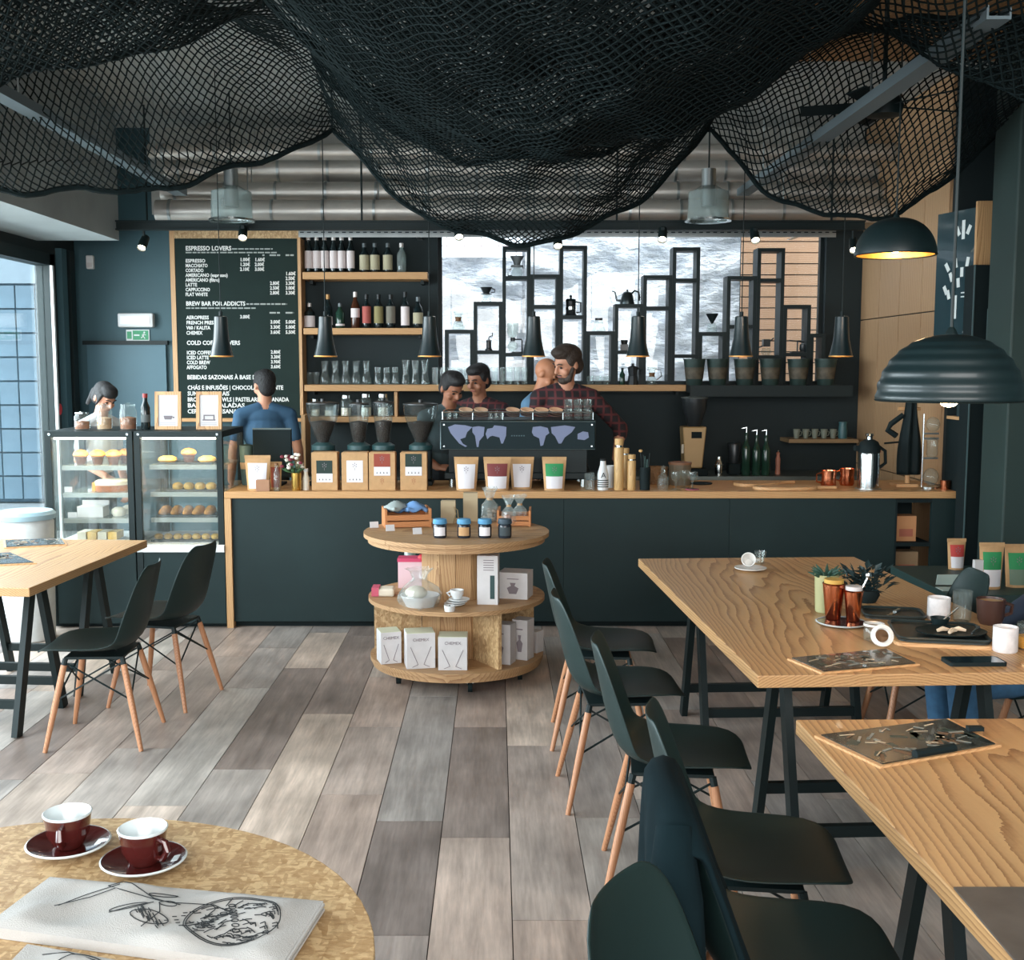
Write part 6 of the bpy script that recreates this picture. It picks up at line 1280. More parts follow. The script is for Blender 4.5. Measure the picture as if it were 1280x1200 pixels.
# ================================================================ tables
def trestle_table(xc, y0, y1, w, rz, lab, legs=((0.30), (None,)), zt=0.745, yl=None):
    L = y1 - y0; t = thing('trestle_table', lab, 'table', (xc, (y0 + y1) / 2, 0), rz)
    MB().box(-w/2, w/2, -L/2, L/2, zt - 0.04, zt).build('tabletop', OAK, t, bevel=0.003)
    for yy in (yl or (-L/2 + 0.42, L/2 - 0.42)):
        for sx in (-1, 1):
            xx = sx * (w/2 - 0.2)
            for sy in (-1, 1): MB().bar((xx, yy + sy * 0.035, zt - 0.041), (xx, yy + sy * 0.235, 0.0), 0.028, 0.055, (0, 1, 0)).build('leg', BLACK, t)
        MB().box(-w/2 + 0.12, w/2 - 0.12, yy - 0.045, yy + 0.045, zt - 0.075, zt - 0.0405).build('top_bar', BLACK, t)
        for sy in (-1, 1): MB().box(-w/2 + 0.214, w/2 - 0.214, yy + sy * 0.197 - 0.014, yy + sy * 0.197 + 0.014, 0.125, 0.165).build('cross_bar', BLACK, t)
    return t
p1 = G(797, 697, 0.745); p2 = G(945, 842, 0.745); q1 = G(1070, 697, 0.745)
w1 = q1.x - p1.x; a1 = math.atan2(p1.x - p2.x, p1.y - p2.y)
trestle_table((p1.x + p2.x) / 2 + w1 / 2 * math.cos(a1), p2.y, p1.y, w1, -a1, 'oak trestle table laid with trays, copper cups and a succulent')
p3 = G(989, 898, 0.745)
T2Y0, T2Y1 = 0.95, p3.y
trestle_table(p3.x + 0.03 + w1 / 2, T2Y0, T2Y1, w1, 0.02, 'oak trestle table under the ribbed dome lamp with one menu clipboard', yl=(-0.62, 0.55))
l1 = G(41, 733, 0.745); l2 = G(187, 674, 0.745); al = math.atan2(l2.x - l1.x, l2.y - l1.y)
trestle_table((l1.x + l2.x) / 2 - 0.5, l1.y, l2.y, 1.0, -al, 'oak trestle table beside the glazed side with two menu boards', yl=(-0.22, 0.42))

# ================================================================ shell chairs
SHELL = mat('green_black_shell', C(24, 42, 41), 0.5, spec=0.35)
def chair_shell():
    prof = [(0.25, 0.428), (0.232, 0.44), (0.18, 0.446), (0.08, 0.436), (-0.02, 0.428), (-0.1, 0.432), (-0.155, 0.452), (-0.19, 0.50), (-0.21, 0.57), (-0.228, 0.65), (-0.245, 0.73), (-0.258, 0.79), (-0.264, 0.815)]
    half = [0.12, 0.178, 0.212, 0.226, 0.231, 0.232, 0.23, 0.226, 0.22, 0.212, 0.198, 0.165, 0.11]
    curl = [0.0, 0.01, 0.018, 0.028, 0.036, 0.046, 0.06, 0.068, 0.064, 0.054, 0.042, 0.03, 0.022]
    n = len(prof); m = 14; b = MB(); vs = []
    for i in range(n):
        d = Vector((prof[min(i+1, n-1)][0] - prof[max(i-1, 0)][0], prof[min(i+1, n-1)][1] - prof[max(i-1, 0)][1])).normalized(); nx, nz = d.y, -d.x
        for j in range(m + 1):
            u = 2 * j / m - 1; c = curl[i] * abs(u) ** 2.2
            vs.append((prof[i][0] + nx * c, u * half[i] * (1 - 0.04 * abs(u)), prof[i][1] + (nz) * c))
    fs = [(i * (m+1) + j, i * (m+1) + j + 1, (i+1) * (m+1) + j + 1, (i+1) * (m+1) + j) for i in range(n - 1) for j in range(m)]
    return b.add(vs, fs)
def make_chair(lab, gr):
    t = thing('shell_chair', lab, 'chair', (0, 0, 0), 0, gr)
    MB_ = chair_shell(); MB_.build('seat_shell', SHELL, t, smooth=True, solid=0.007, sub=1)
    tops = {}; feet = {}
    for sx in (-1, 1):
        for sy in (-1, 1):
            a = Vector((0.0 + sx * 0.125, sy * 0.13, 0.405)); c = Vector((0.0 + sx * 0.205 + (-0.01 if sx < 0 else 0), sy * 0.205, 0.0)); tops[sx, sy] = a; feet[sx, sy] = c
            MB().tube([c + (a - c) * k for k in (0, 0.5, 0.93)], [0.010, 0.0145, 0.014], 10).build('leg', BEECH, t, smooth=True)
            MB().cyl(c + (a - c) * 0.93, a, 0.012, n=8).build('leg_ferrule', BLACK, t, smooth=True)
    b = MB()
    def at(k, f): return feet[k] + (tops[k] - feet[k]) * f
    ks = [(-1, -1), (1, -1), (1, 1), (-1, 1)]
    for i in range(4):
        A, B = ks[i], ks[(i + 1) % 4]; b.tube([at(A, 0.96), at(B, 0.55)], 0.0042, 5); b.tube([at(B, 0.96), at(A, 0.55)], 0.0042, 5)
    b.tube([tops[k] for k in ks] + [tops[ks[0]]], 0.006, 5); b.build('wire_brace', BLACK, t)
    MB().box(-0.13, 0.13, -0.135, 0.135, 0.402, 0.412).build('mount_plate', BLACK, t)
    return t
GR = 'green black shell chairs'
ch = make_chair('green black shell chair at the far end of the trayed table, back to the reel', GR)
ch.location = (0.475, 5.02, 0); ch.rotation_euler = (0, 0, -0.06)
cl = [(0.48, 4.33, 0.04, 'green black shell chair tucked in second along the trayed table'), (0.575, 3.58, -0.1, 'green black shell chair by the gap between the two oak tables'), (0.65, 2.80, -0.12, 'green black shell chair next to the one with the coat'), (0.62, 2.29, -0.05, 'green black shell chair with a dark coat over its back'), (0.42, 1.72, -0.5, 'green black shell chair turned away in front of the coat chair'), (-1.80, 5.02, PI + 0.05, 'green black shell chair beside the menu boards on the table by the glazed side'), (-1.70, 5.62, PI - 0.2, 'green black shell chair at the table by the glazed side, nearer the pastry cases')]
for x, y, rz, lab in cl: dup(ch, (x, y, 0), rz, lab)
pr1 = P(1192, 712, 4.85)
dup(ch, (1.85, 4.80, 0), PI - 0.05, 'green black shell chair on the far side of the trayed table beside the coffee bags')
dup(ch, (2.22, 4.30, 0), PI, 'green black shell chair under the seated person in jeans')

# coat over the chair back
def coat():
    b = MB(); r_ = random.Random(2)
    def f(u, v):
        a = (u - 0.5) * 2            # across the back, -1..1
        s = (v - 0.5) * 2            # rear flap (-) .. front flap (+)
        k = abs(s); r = 0.036; e = abs(a)
        top = 0.845 - 0.085 * e ** 3
        if k < 0.16:
            ph = s / 0.16 * PI / 2; return (-0.262 + r * math.sin(ph) + 0.03 * e * e, a * 0.225, top - r + r * math.cos(ph))
        hang = (k - 0.16) / 0.84; h2 = hang ** 0.7
        fold = (0.020 * math.sin(a * 8 + 1.0) + 0.010 * math.sin(a * 17 + 3 * s)) * h2
        if s < 0: drop = 0.64 * hang; x = -0.262 - r - 0.02 * h2 + 0.05 * drop + fold + 0.03 * e * e
        else: drop = 0.37 * hang; x = -0.262 + r + 0.025 * h2 + 0.22 * drop + 0.5 * fold + (0.03 + 0.05 * hang) * e * e
        return (x, a * (0.225 + 0.055 * h2), top - r - drop - 0.03 * hang * e)
    return b.grid(f, 36, 30)
t = thing('coat', 'dark teal coat hung over the back of a shell chair', 'coat', (0.62, 2.29, 0), -0.05)
coat().build('fabric', mat('coat_cloth', C(14, 28, 32), 0.95, var=0.15, scale=12, spec=0.1), t, smooth=True, solid=0.012)
b = MB().tube([(-0.262, -0.18, 0.80), (-0.265, -0.24, 0.68), (-0.25, -0.255, 0.46), (-0.245, -0.24, 0.22)], [0.035, 0.055, 0.053, 0.042], 12); b.build('sleeve', mat('coat_cloth', C(24, 42, 46)), t, smooth=True)
# ================================================================ strand board reel table with cups and tote bags
ZO = 0.80; OX, OY, OR = -0.75, 1.60, 0.565
t = thing('strand_board_table', 'round strand board reel table with two cups and tote bags', 'table', (OX, OY, 0))
pts = [(OR * math.cos(2*PI*i/64), OR * math.sin(2*PI*i/64)) for i in range(64)]
MB().plate(pts, ZO - 0.03, ZO).build('tabletop', OSB, t, bevel=0.002)
for k in range(12):
    a = 2 * PI * k / 12; MB().box(-0.05, 0.05, 0.19, 0.21, 0.06, ZO - 0.031, RZ(a)).build('stave', REELZ, t)
MB().plate([(0.42 * math.cos(2*PI*i/48), 0.42 * math.sin(2*PI*i/48)) for i in range(48)], 0.0, 0.05).build('base_disc', OSB, t)
CUPR = mat('maroon_glaze', C(72, 26, 24), 0.15, coat=0.6); CUPW = mat('cup_white_glaze', C(214, 222, 224), 0.2, coat=0.3)
def cup_saucer(px, py, lab, labs, rz):
    p = G(px, py, ZO); s = thing('saucer', labs, 'saucer', (p.x, p.y, ZO)); 
    MB().lathe([(0.04, 0), (0.044, 0.003), (0.074, 0.014), (0.074, 0.017), (0.045, 0.008), (0.0, 0.007)], 40).build('dish', CUPR, s, smooth=True); MB().lathe([(0.0735, 0.0135), (0.0765, 0.0165), (0.0735, 0.0185)], 40, cap=(False, False)).build('rim', CUPW, s, smooth=True)
    MB().box(-0.006, 0.006, -0.012, 0.012, 0, 0.001, T_(0.058, 0.0, 0.0155) @ RY(-0.24)).build('maker_mark', CUPW, s)
    c = thing('coffee_cup', lab, 'cup', (p.x, p.y, ZO + 0.0082), rz)
    MB().lathe([(0.024, 0), (0.027, 0.003), (0.038, 0.026), (0.043, 0.062)], 36, cap=(True, False)).build('body', CUPR, c, smooth=True)
    MB().lathe([(0.0432, 0.061), (0.0445, 0.0645), (0.0425, 0.066), (0.040, 0.06), (0.035, 0.028), (0.02, 0.012), (0, 0.011)], 36, cap=(False, False)).build('lining', CUPW, c, smooth=True)
    MB().tube([(0.040, 0, 0.052), (0.058, 0, 0.05), (0.063, 0, 0.036), (0.05, 0, 0.018), (0.033, 0, 0.016)], [0.005, 0.006, 0.0065, 0.006, 0.005], 8).build('handle', CUPR, c, smooth=True)
    MB().lathe([(0.026, 0.0185), (0.0, 0.0187)], 24, cap=(False, False)).build('coffee_dregs', mat('dregs', C(110, 84, 66), 0.2), c)
cup_saucer(86, 1062, 'maroon coffee cup with white lining near the table rim', 'maroon saucer with white rim near the table rim', -1.45)
cup_saucer(180, 1083, 'maroon coffee cup with white lining beside the folded tote bag', 'maroon saucer with white rim beside the folded tote bag', -0.55)
# tote bags with line drawings
COT = mat('cotton_canvas', C(178, 174, 170), 0.9, var=0.05, scale=6, bump=0.25, bscale=500)
def tote(corners, lab, h, seed):
    """corners far-left, far-right, near-right, near-left in photograph pixels"""
    c = [G(px, py, ZO + h) for px, py in corners]; cen = sum(c, Vector()) / 4; t = thing('tote_bag', lab, 'tote bag', (cen.x, cen.y, ZO)); q = [p - Vector((cen.x, cen.y, ZO)) for p in c]
    r_ = random.Random(seed)
    def pos(u, v): return (q[3] * (1 - u) + q[2] * u) * (1 - v) + (q[0] * (1 - u) + q[1] * u) * v
    def zz(u, v): e = min(1, 10 * min(u, 1 - u, v, 1 - v)); return h * (0.72 + 0.28 * e) + 0.0036 * math.sin(13 * u + 4 * v) * e + 0.003 * math.sin(9 * v - 21 * u + seed) * e
    n, m = 44, 24; b = MB()
    b.grid(lambda u, v: Vector((pos(u, v).x, pos(u, v).y, zz(u, v))), n, m); b.grid(lambda u, v: Vector((pos(u, v).x, pos(u, v).y, 0.001)), n, m)
    rimv = [(i / n, 0) for i in range(n)] + [(1, j / m) for j in range(m)] + [(1 - i / n, 1) for i in range(n)] + [(0, 1 - j / m) for j in range(m)]
    vs = []; 
    for u, v in rimv: p = pos(u, v); vs += [(p.x, p.y, 0.001), (p.x, p.y, zz(u, v))]
    k = len(rimv); b.add(vs, [(2*i, 2*((i+1) % k), 2*((i+1) % k) + 1, 2*i + 1) for i in range(k)]); b.build('folded_cloth', COT, t, smooth=True)
    for j in range(2): b2 = MB().tube([Vector((pos(1, v).x + 0.002, pos(1, v).y - 0.0015, h * (0.3 + 0.33 * j))) for v in (0.03, 0.5, 0.97)], 0.003, 5); b2.build('fold_edge', COT, t, smooth=True)
    return t, pos, zz
def ink(t, pos, zz, strokes, wd=0.0015, name='ink_drawing'):
    b = MB()
    for st in strokes:
        P_ = [Vector((pos(u, v).x, pos(u, v).y, zz(u, v) + 0.0012)) for u, v in st]
        for i in range(len(P_) - 1):
            if (P_[i+1] - P_[i]).length > 1e-5: b.bar(P_[i], P_[i+1], wd, 0.0008, (0, 0, 1))
    stuff(b.build(name, INK, t))
def circ(cu, cv, ru, rv, n=40, a0=0, a1=2*PI): return [(cu + ru * math.cos(a0 + (a1 - a0) * i / n), cv + rv * math.sin(a0 + (a1 - a0) * i / n)) for i in range(n + 1)]
def leaf(cu, cv, L, W_, a): return [(cu + (L * math.cos(s) * math.cos(a) - W_ * math.sin(s) * math.sin(a)), cv + (L * math.cos(s) * math.sin(a) + W_ * math.sin(s) * math.cos(a)) * 1.6) for s in [2*PI*i/16 for i in range(17)]]
t, pos, zz = tote(((62, 1091), (404, 1121), (352, 1201), (-20, 1152)), 'folded cream tote bag with an ink drawing of leaves and a round vignette', 0.026, 1)
st = [circ(0.76, 0.5, 0.155, 0.36), circ(0.76, 0.5, 0.148, 0.34, a0=0.3, a1=5.5)]
st += [[(0.26, 0.82), (0.3, 0.9), (0.34, 0.86), (0.45, 0.7), (0.52, 0.62), (0.66, 0.72), (0.7, 0.68)], [(0.26, 0.82), (0.33, 0.74), (0.47, 0.66), (0.56, 0.62)], [(0.17, 0.4), (0.22, 0.66), (0.3, 0.84)], [(0.16, 0.38), (0.24, 0.6), (0.3, 0.76)]]
st += [leaf(0.47, 0.78, 0.05, 0.018, 0.2), leaf(0.50, 0.36, 0.07, 0.05, -0.35), leaf(0.40, 0.5, 0.07, 0.03, 0.7), [(0.49, 0.6), (0.52, 0.45), (0.50, 0.22)], [(0.47, 0.6), (0.41, 0.5), (0.35, 0.4)], leaf(0.52, 0.6, 0.03, 0.03, 0.4)]
r_ = random.Random(9)
for k in range(46):
    u0 = r_.uniform(0.64, 0.88); v0 = r_.uniform(0.24, 0.78)
    if ((u0 - 0.76) / 0.145) ** 2 + ((v0 - 0.5) / 0.33) ** 2 < 1: a = r_.uniform(0.5, 1.4) if u0 < 0.78 else r_.uniform(-0.6, 0.8); st.append([(u0 - 0.02 * math.cos(a), v0 - 0.05 * math.sin(a)), (u0, v0 + 0.01), (u0 + 0.02 * math.cos(a), v0 + 0.05 * math.sin(a))])
for k in range(16): st.append(leaf(0.72 + 0.006 * k * (1 if k % 2 else -0.4), 0.74 - 0.03 * k, 0.012, 0.012, k))
for k in range(60):
    a = r_.uniform(0, 6.28); rr = r_.uniform(0.5, 0.97); u0, v0 = 0.76 + 0.15 * rr * math.cos(a), 0.5 + 0.34 * rr * math.sin(a); st.append([(u0, v0), (u0 + 0.012, v0 + 0.03 * math.cos(a)), (u0 + 0.02, v0 - 0.01)])
for k in range(30): q0 = r_.uniform(0, 1); u0, v0 = 0.43 + 0.12 * q0, 0.5 - 0.2 * q0 + r_.uniform(-0.06, 0.06); st.append([(u0, v0), (u0 + 0.018, v0 - 0.05)])
for k in range(14): u0, v0 = r_.uniform(0.55, 0.66), r_.uniform(0.3, 0.6); st.append([(u0, v0), (u0 + 0.012, v0 + 0.02)])
ink(t, pos, zz, st)
t, pos, zz = tote(((34, 1176), (324, 1228), (262, 1345), (-66, 1278)), 'second cream tote bag with an ink drawing lying in front of the leaf drawn one', 0.018, 4)
ink(t, pos, zz, [circ(0.3, 0.7, 0.12, 0.25), [(0.1, 0.9), (0.2, 0.96), (0.35, 0.9), (0.42, 0.97)], [(0.5, 0.9), (0.55, 0.94), (0.6, 0.9)], leaf(0.42, 0.8, 0.06, 0.03, 0.3)])

# ================================================================ on the oak tables
ZTB = 0.745
def menu_clip(c, lab, h=0.008, clip=True):
    """a menu clipboard; corners far-left.. given in photograph pixels on the table"""
    q0 = [G(px, py, ZTB + h) for px, py in c]; cen = sum(q0, Vector()) / 4; t = thing('menu_clipboard', lab, 'clipboard', (cen.x, cen.y, ZTB)); q = [p - Vector((cen.x, cen.y, 0)) for p in q0]
    MB().plate([(p.x, p.y) for p in q], 0.0, 0.006).build('wooden_board', BOARD, t)
    s = 0.93; MB().plate([(p.x * s, p.y * s) for p in q], 0.0062, 0.009).build('sheet', mat('menu_sheet', C(50, 52, 48), 0.25, var=0.95, scale=26, coat=0.4), t)
    r_ = random.Random(int(c[0][0]))
    def at(u, v): return (q[3] * (1 - u) + q[2] * u) * (1 - v) + (q[0] * (1 - u) + q[1] * u) * v
    def smear(n, w0, w1, l0, l1, m, z):
        b = MB()
        for k in range(n):
            u, v = r_.uniform(0.06, 0.8), r_.uniform(0.06, 0.92); L = r_.uniform(l0, l1); dv = r_.uniform(-0.12, 0.12); p, e = at(u, v), at(min(0.96, u + L), min(0.97, max(0.03, v + dv)))
            b.bar((p.x * s, p.y * s, z), (e.x * s, e.y * s, z), r_.uniform(w0, w1), 0.0006, (0, 0, 1))
        stuff(b.build('printed_art', m, t))
    smear(14, 0.01, 0.03, 0.08, 0.3, mat('menu_print_green', C(40, 58, 54), 0.4), 0.0092); smear(12, 0.006, 0.018, 0.05, 0.22, mat('menu_print_brown', C(104, 78, 58), 0.45), 0.0097)
    smear(16, 0.003, 0.010, 0.03, 0.15, mat('menu_print_grey', C(132, 136, 130), 0.4), 0.0101); smear(12, 0.002, 0.007, 0.02, 0.1, mat('menu_print', C(206, 186, 158), 0.5), 0.0105)
    if clip: p = at(0.97, 0.5); MB().tube([(at(0.95, 0.3).x, at(0.95, 0.3).y, 0.016), (at(0.95, 0.62).x, at(0.95, 0.62).y, 0.016)], 0.011, 8).build('clip', BLACKM, t, smooth=True); e = at(0.5, 1.0); MB().box(e.x - 0.02, e.x + 0.02, e.y - 0.014, e.y + 0.006, 0.0093, 0.02).build('back_clip', BLACKM, t)
    return t
menu_clip(((1186, 897), (1252, 930), (1100, 957), (1018, 918)), 'menu clipboard with dark picture sheet on the table under the ribbed lamp')
menu_clip(((1110, 810), (1150, 829), (1027, 840), (984, 822)), 'menu clipboard with dark picture sheet at the near edge of the trayed table', clip=False)
menu_clip(((78, 672), (84, 680), (5, 684), (4, 675)), 'dark menu board at the far edge of the table by the glazed side', clip=False)
menu_clip(((14, 690), (46, 703), (-45, 708), (-60, 694)), 'dark menu board near the front of the table by the glazed side', clip=False)
# worn dark patch sheet at the near edge: a slate mat
c = [G(px, py, ZTB) for px, py in ((1192, 1111), (1400, 1111), (1470, 1240), (1300, 1240))]
cen = sum(c, Vector()) / 4; t = thing('slate_mat', 'dark grey place mat at the near end of the front table', 'place mat', (cen.x, cen.y, ZTB)); MB().plate([(p.x - cen.x, p.y - cen.y) for p in c][::-1], 0.0, 0.004).build('mat', mat('mat_grey', C(84, 76, 70), 0.6, var=0.2, scale=14), t); MB().bar((c[3].x - cen.x + 0.02, c[3].y - cen.y + 0.02, 0.0046), (c[3].x - cen.x + 0.0, c[3].y - cen.y + 0.06, 0.0046), 0.003, 0.0008, (0, 0, 1)).build('printed_mark', PGREY, t)
def on(px, py): return G(px, py, ZTB)
WG = mat('white_porcelain', C(226, 224, 220), 0.25, coat=0.3)
# far cup lying on saucer
p = on(938, 713); t = thing('small_saucer', 'small white saucer at the far end of the trayed table', 'saucer', (p.x, p.y, ZTB)); MB().lathe([(0.035, 0), (0.075, 0.012), (0.075, 0.015), (0, 0.006)], 24).build('dish', WG, t, smooth=True); MB().lathe([(0.03, 0.0075), (0.0, 0.0076)], 16).build('well', WG, t)
t = thing('tipped_cup', 'small white cup tipped on the far saucer', 'cup', (p.x - 0.01, p.y, ZTB + 0.012)); M = T_(0, 0, 0.032) @ RX(1.1) @ RY(-0.2); b = MB().lathe([(0.02, -0.03), (0.03, 0), (0.034, 0.03), (0.03, 0.03), (0.016, -0.022), (0, -0.022)], 20); b.v = [tuple(M @ Vector(v)) for v in b.v]; b.build('bowl', WG, t, smooth=True); b = MB().tube([(0.03, 0, 0.02), (0.05, 0, 0.01), (0.03, 0, -0.015)], 0.004); b.v = [tuple(M @ Vector(v)) for v in b.v]; b.build('handle', WG, t, smooth=True)
o = glassware(950, 5.3, ZTB, [(0.02, 0), (0.03, 0.06)], 'small clear glass behind the tipped cup', 'water_glass', 'glass')
pp = on(950, 704); o.location = (pp.x, pp.y, ZTB)
# succulent, copper beakers
p = on(1032, 765); t = thing('potted_succulent', 'spiky succulent in a tall pale green pot', 'plant', (p.x, p.y, ZTB)); hP = 0.15
MB().lathe([(0.036, 0), (0.04, 0.004), (0.046, hP), (0.04, hP), (0.038, hP - 0.02), (0, hP - 0.02)], 24).build('pot', mat('pale_green_pot', C(158, 156, 112), 0.5), t, smooth=True)
for k in range(18):
    a = k * 2.4; e = 0.35 + 0.5 * (k % 3) / 2; L = 0.07; d = Vector((math.cos(a) * math.cos(e), math.sin(a) * math.cos(e), math.sin(e))); o_ = Vector((0.008 * math.cos(a), 0.008 * math.sin(a), hP - 0.02))
    MB().tube([o_, o_ + d * L * 0.5 + Vector((0, 0, 0.004)), o_ + d * L], [0.007, 0.008, 0.001], 6).build('leaf', mat('succulent_green', C(44, 74, 62), 0.5), t, smooth=True)
for px, py, lab, s in ((1041, 776, 'copper beaker with tapered sides beside the green pot', 1.0), (1066, 779, 'copper beaker holding a spoon on the white saucer', 0.86)):
    p = on(px, py); t = thing('copper_beaker', lab, 'beaker', (p.x, p.y, ZTB + (0.009 if px > 1050 else 0.009))); hB = 0.135 * s
    MB().lathe([(0.026 * s, 0), (0.028 * s, 0.003), (0.041 * s, hB), (0.038 * s, hB), (0.026 * s, 0.01), (0, 0.01)], 28).build('cup', COPPER, t, smooth=True); MB().lathe([(0.0405 * s, hB - 0.004), (0.043 * s, hB), (0.0395 * s, hB + 0.002)], 28, cap=(False, False)).build('rim', COPPER, t, smooth=True)
    MB().lathe([(0.036 * s, hB - 0.012), (0.036 * s, hB + 0.016), (0.0, hB + 0.016)], 18).build('sugar_sticks', PAPER if px > 1050 else mat('ochre_sticks', C(190, 150, 70), 0.7), t, smooth=True)
    if px > 1050: MB().tube([(0.01, 0, 0.08), (0.05, 0.0, hB + 0.05)], 0.004).build('spoon', CHROME, t, smooth=True); MB().ell((0.054, 0, hB + 0.055), (0.012, 0.006, 0.015), 8, 6).build('spoon_bowl', CHROME, t, smooth=True)
p = on(1052, 780); t = thing('brown_saucer', 'brown saucer with white rim under the copper beakers', 'saucer', (p.x, p.y, ZTB)); MB().lathe([(0.05, 0), (0.09, 0.006), (0.09, 0.008), (0, 0.0075)], 36).build('dish', CUPR, t, smooth=True); MB().lathe([(0.09, 0.005), (0.095, 0.009), (0.09, 0.011)], 36, cap=(False, False)).build('rim', CUPW, t, smooth=True)
# dark bunch of leaves
p = on(1082, 752); t = thing('dark_plant', 'dark leafy plant in a low dark bowl behind the copper beakers', 'plant', (p.x, p.y, ZTB)); MB().lathe([(0.04, 0), (0.055, 0.03), (0.05, 0.05), (0, 0.045)], 18).build('bowl', BLACKM, t, smooth=True); r_ = random.Random(8)
lm = MB().add([(0, 0, 0), (0.016, 0.03, 0.006), (0, 0.065, 0), (-0.016, 0.03, 0.006), (0, 0.03, 0.0)], [(0, 1, 4), (1, 2, 4), (2, 3, 4), (3, 0, 4)]).mesh('leaf', mat('dark_leaf', C(30, 50, 52), 0.55), False, False)
for k in range(110):
    o = bpy.data.objects.new('leaf', lm); COL.objects.link(o); o.parent = t; a = r_.uniform(0, 6.28); rr = r_.uniform(0, 0.075); o.location = (rr * math.cos(a) * 1.25, rr * math.sin(a), 0.04 + r_.uniform(0, 0.09)); o.rotation_euler = (r_.uniform(-0.2, 1.2), r_.uniform(-0.5, 0.5), a - PI/2); o.scale = (0.8,) * 3
# trays with leftovers
def tray_poly(L, Wd, r=0.035):
    pts = []
    for cx, cy, a0 in ((L/2 - r, Wd/2 - r, 0), (-L/2 + r, Wd/2 - r, PI/2), (-L/2 + r, -Wd/2 + r, PI), (L/2 - r, -Wd/2 + r, 1.5*PI)):
        for k in range(6): a = a0 + PI/2 * k / 5; pts.append((cx + r * math.cos(a), cy + r * math.sin(a)))
    return pts
SLATE = mat('dark_tray', C(36, 46, 46), 0.4)
def food_tray(px, py, L, Wd, rz, lab, wood_base=True):
    p = on(px, py); t = thing('serving_tray', lab, 'tray', (p.x, p.y, ZTB), rz)
    if wood_base: MB().plate(tray_poly(L + 0.03, Wd + 0.03), 0, 0.012).build('wooden_base', BOARD, t)
    z = 0.0125 if wood_base else 0.0; MB().plate(tray_poly(L, Wd), z, z + 0.006).build('tray_floor', SLATE, t)
    q = tray_poly(L, Wd); MB().tube([(x, y, z + 0.012) for x, y in q + q[:1]], 0.006, 6).build('raised_rim', SLATE, t, smooth=True)
    return p, z + 0.006
p, zz_ = food_tray(1172, 797, 0.30, 0.28, -0.2, 'dark serving tray on a wooden base with a used plate'); ZP = ZTB + zz_
p2_, _ = food_tray(1116, 769, 0.22, 0.17, -0.2, 'dark serving tray with a knife behind the wooden based tray', False)
t = thing('black_plate', 'black oval plate with crumbs and rind on the serving tray', 'plate', (p.x + 0.03, p.y - 0.04, ZP)); b = MB().lathe([(0.07, 0), (0.12, 0.014), (0.122, 0.018), (0.07, 0.006), (0, 0.005)], 32); b.v = [(x, y * 0.72, z) for x, y, z in b.v]; b.build('dish', BLACK, t, smooth=True)
for k, (x, y, rz) in enumerate(((-0.04, 0.02, 0.2), (0.02, 0.035, -0.5), (-0.01, -0.01, 0.7))):
    free(MB().tube([(x, y, 0.012), (x + 0.02 * math.cos(rz), y + 0.02 * math.sin(rz), 0.018), (x + 0.045 * math.cos(rz), y + 0.04 * math.sin(rz), 0.013)], [0.006, 0.009, 0.005], 6).build('bread_crust', mat('crust_pale', C(220, 196, 168), 0.7), t, smooth=True), 'pale leftover bread crust on the black oval plate', 'crust', 'leftover crusts')
free(MB().tube([(0.06, -0.03, 0.014), (0.11, 0.03, 0.024)], 0.004).build('fork', CHROME, t, smooth=True), 'steel fork resting on the rim of the black oval plate', 'fork')
t = thing('dip_bowl', 'small black dip bowl with a spoon on the serving tray', 'bowl', (p.x + 0.04, p.y + 0.085, ZP)); MB().lathe([(0.022, 0), (0.034, 0.035), (0.03, 0.035), (0.018, 0.008), (0, 0.008)], 20).build('bowl', BLACK, t, smooth=True); MB().tube([(0.0, 0, 0.015), (0.07, 0.01, 0.07)], 0.0035).build('spoon', CHROME, t, smooth=True)
t = thing('table_knife', 'steel knife lying across the rear serving tray', 'knife', (p2_.x, p2_.y, ZTB + 0.0065), 0.9); MB().box(-0.07, 0.02, -0.008, 0.008, 0.0, 0.002).build('blade', CHROME, t); MB().box(0.02, 0.075, -0.007, 0.007, 0.0, 0.008).build('handle', STEEL, t, bevel=0.002)
p = on(1092, 800); t = thing('lidded_glass', 'small glass jar with white lid ring near the tray', 'jar', (p.x, p.y, ZTB)); MB().lathe([(0.032, 0), (0.036, 0.01), (0.034, 0.045), (0.03, 0.05)], 20, cap=(True, False)).build('glass', CLEARG, t, smooth=True); MB().lathe([(0.028, 0.05), (0.036, 0.052), (0.036, 0.06), (0.026, 0.058)], 20, cap=(False, False)).build('lid_ring', WG, t, smooth=True)
p = on(1094, 803); t = thing('napkin_ring', 'white ring with dark centre leaning on the small glass jar', 'ring', (p.x + 0.002, p.y - 0.06, ZTB)); M = T_(0, 0, 0.0385) @ RX(1.2); b = MB().lathe([(0.026, -0.008), (0.038, -0.006), (0.038, 0.006), (0.026, 0.008), (0.022, 0.0), (0.026, -0.008)], 24, cap=(False, False)); b.v = [tuple(M @ Vector(v)) for v in b.v]; b.build('ring', WG, t, smooth=True); b = MB().lathe([(0.025, -0.002), (0.0, -0.002)], 20); b.v = [tuple(M @ Vector(v)) for v in b.v]; b.build('centre', COLLAR, t)
o = glassware(1183, 4.2, ZTB, [(0.03, 0), (0.032, 0.006), (0.036, 0.115)], 'clear ribbed water glass between mug and place card', 'ribbed_glass', 'glass', None, None, 12); pp = on(1202, 776); o.location = (pp.x, pp.y, ZTB)
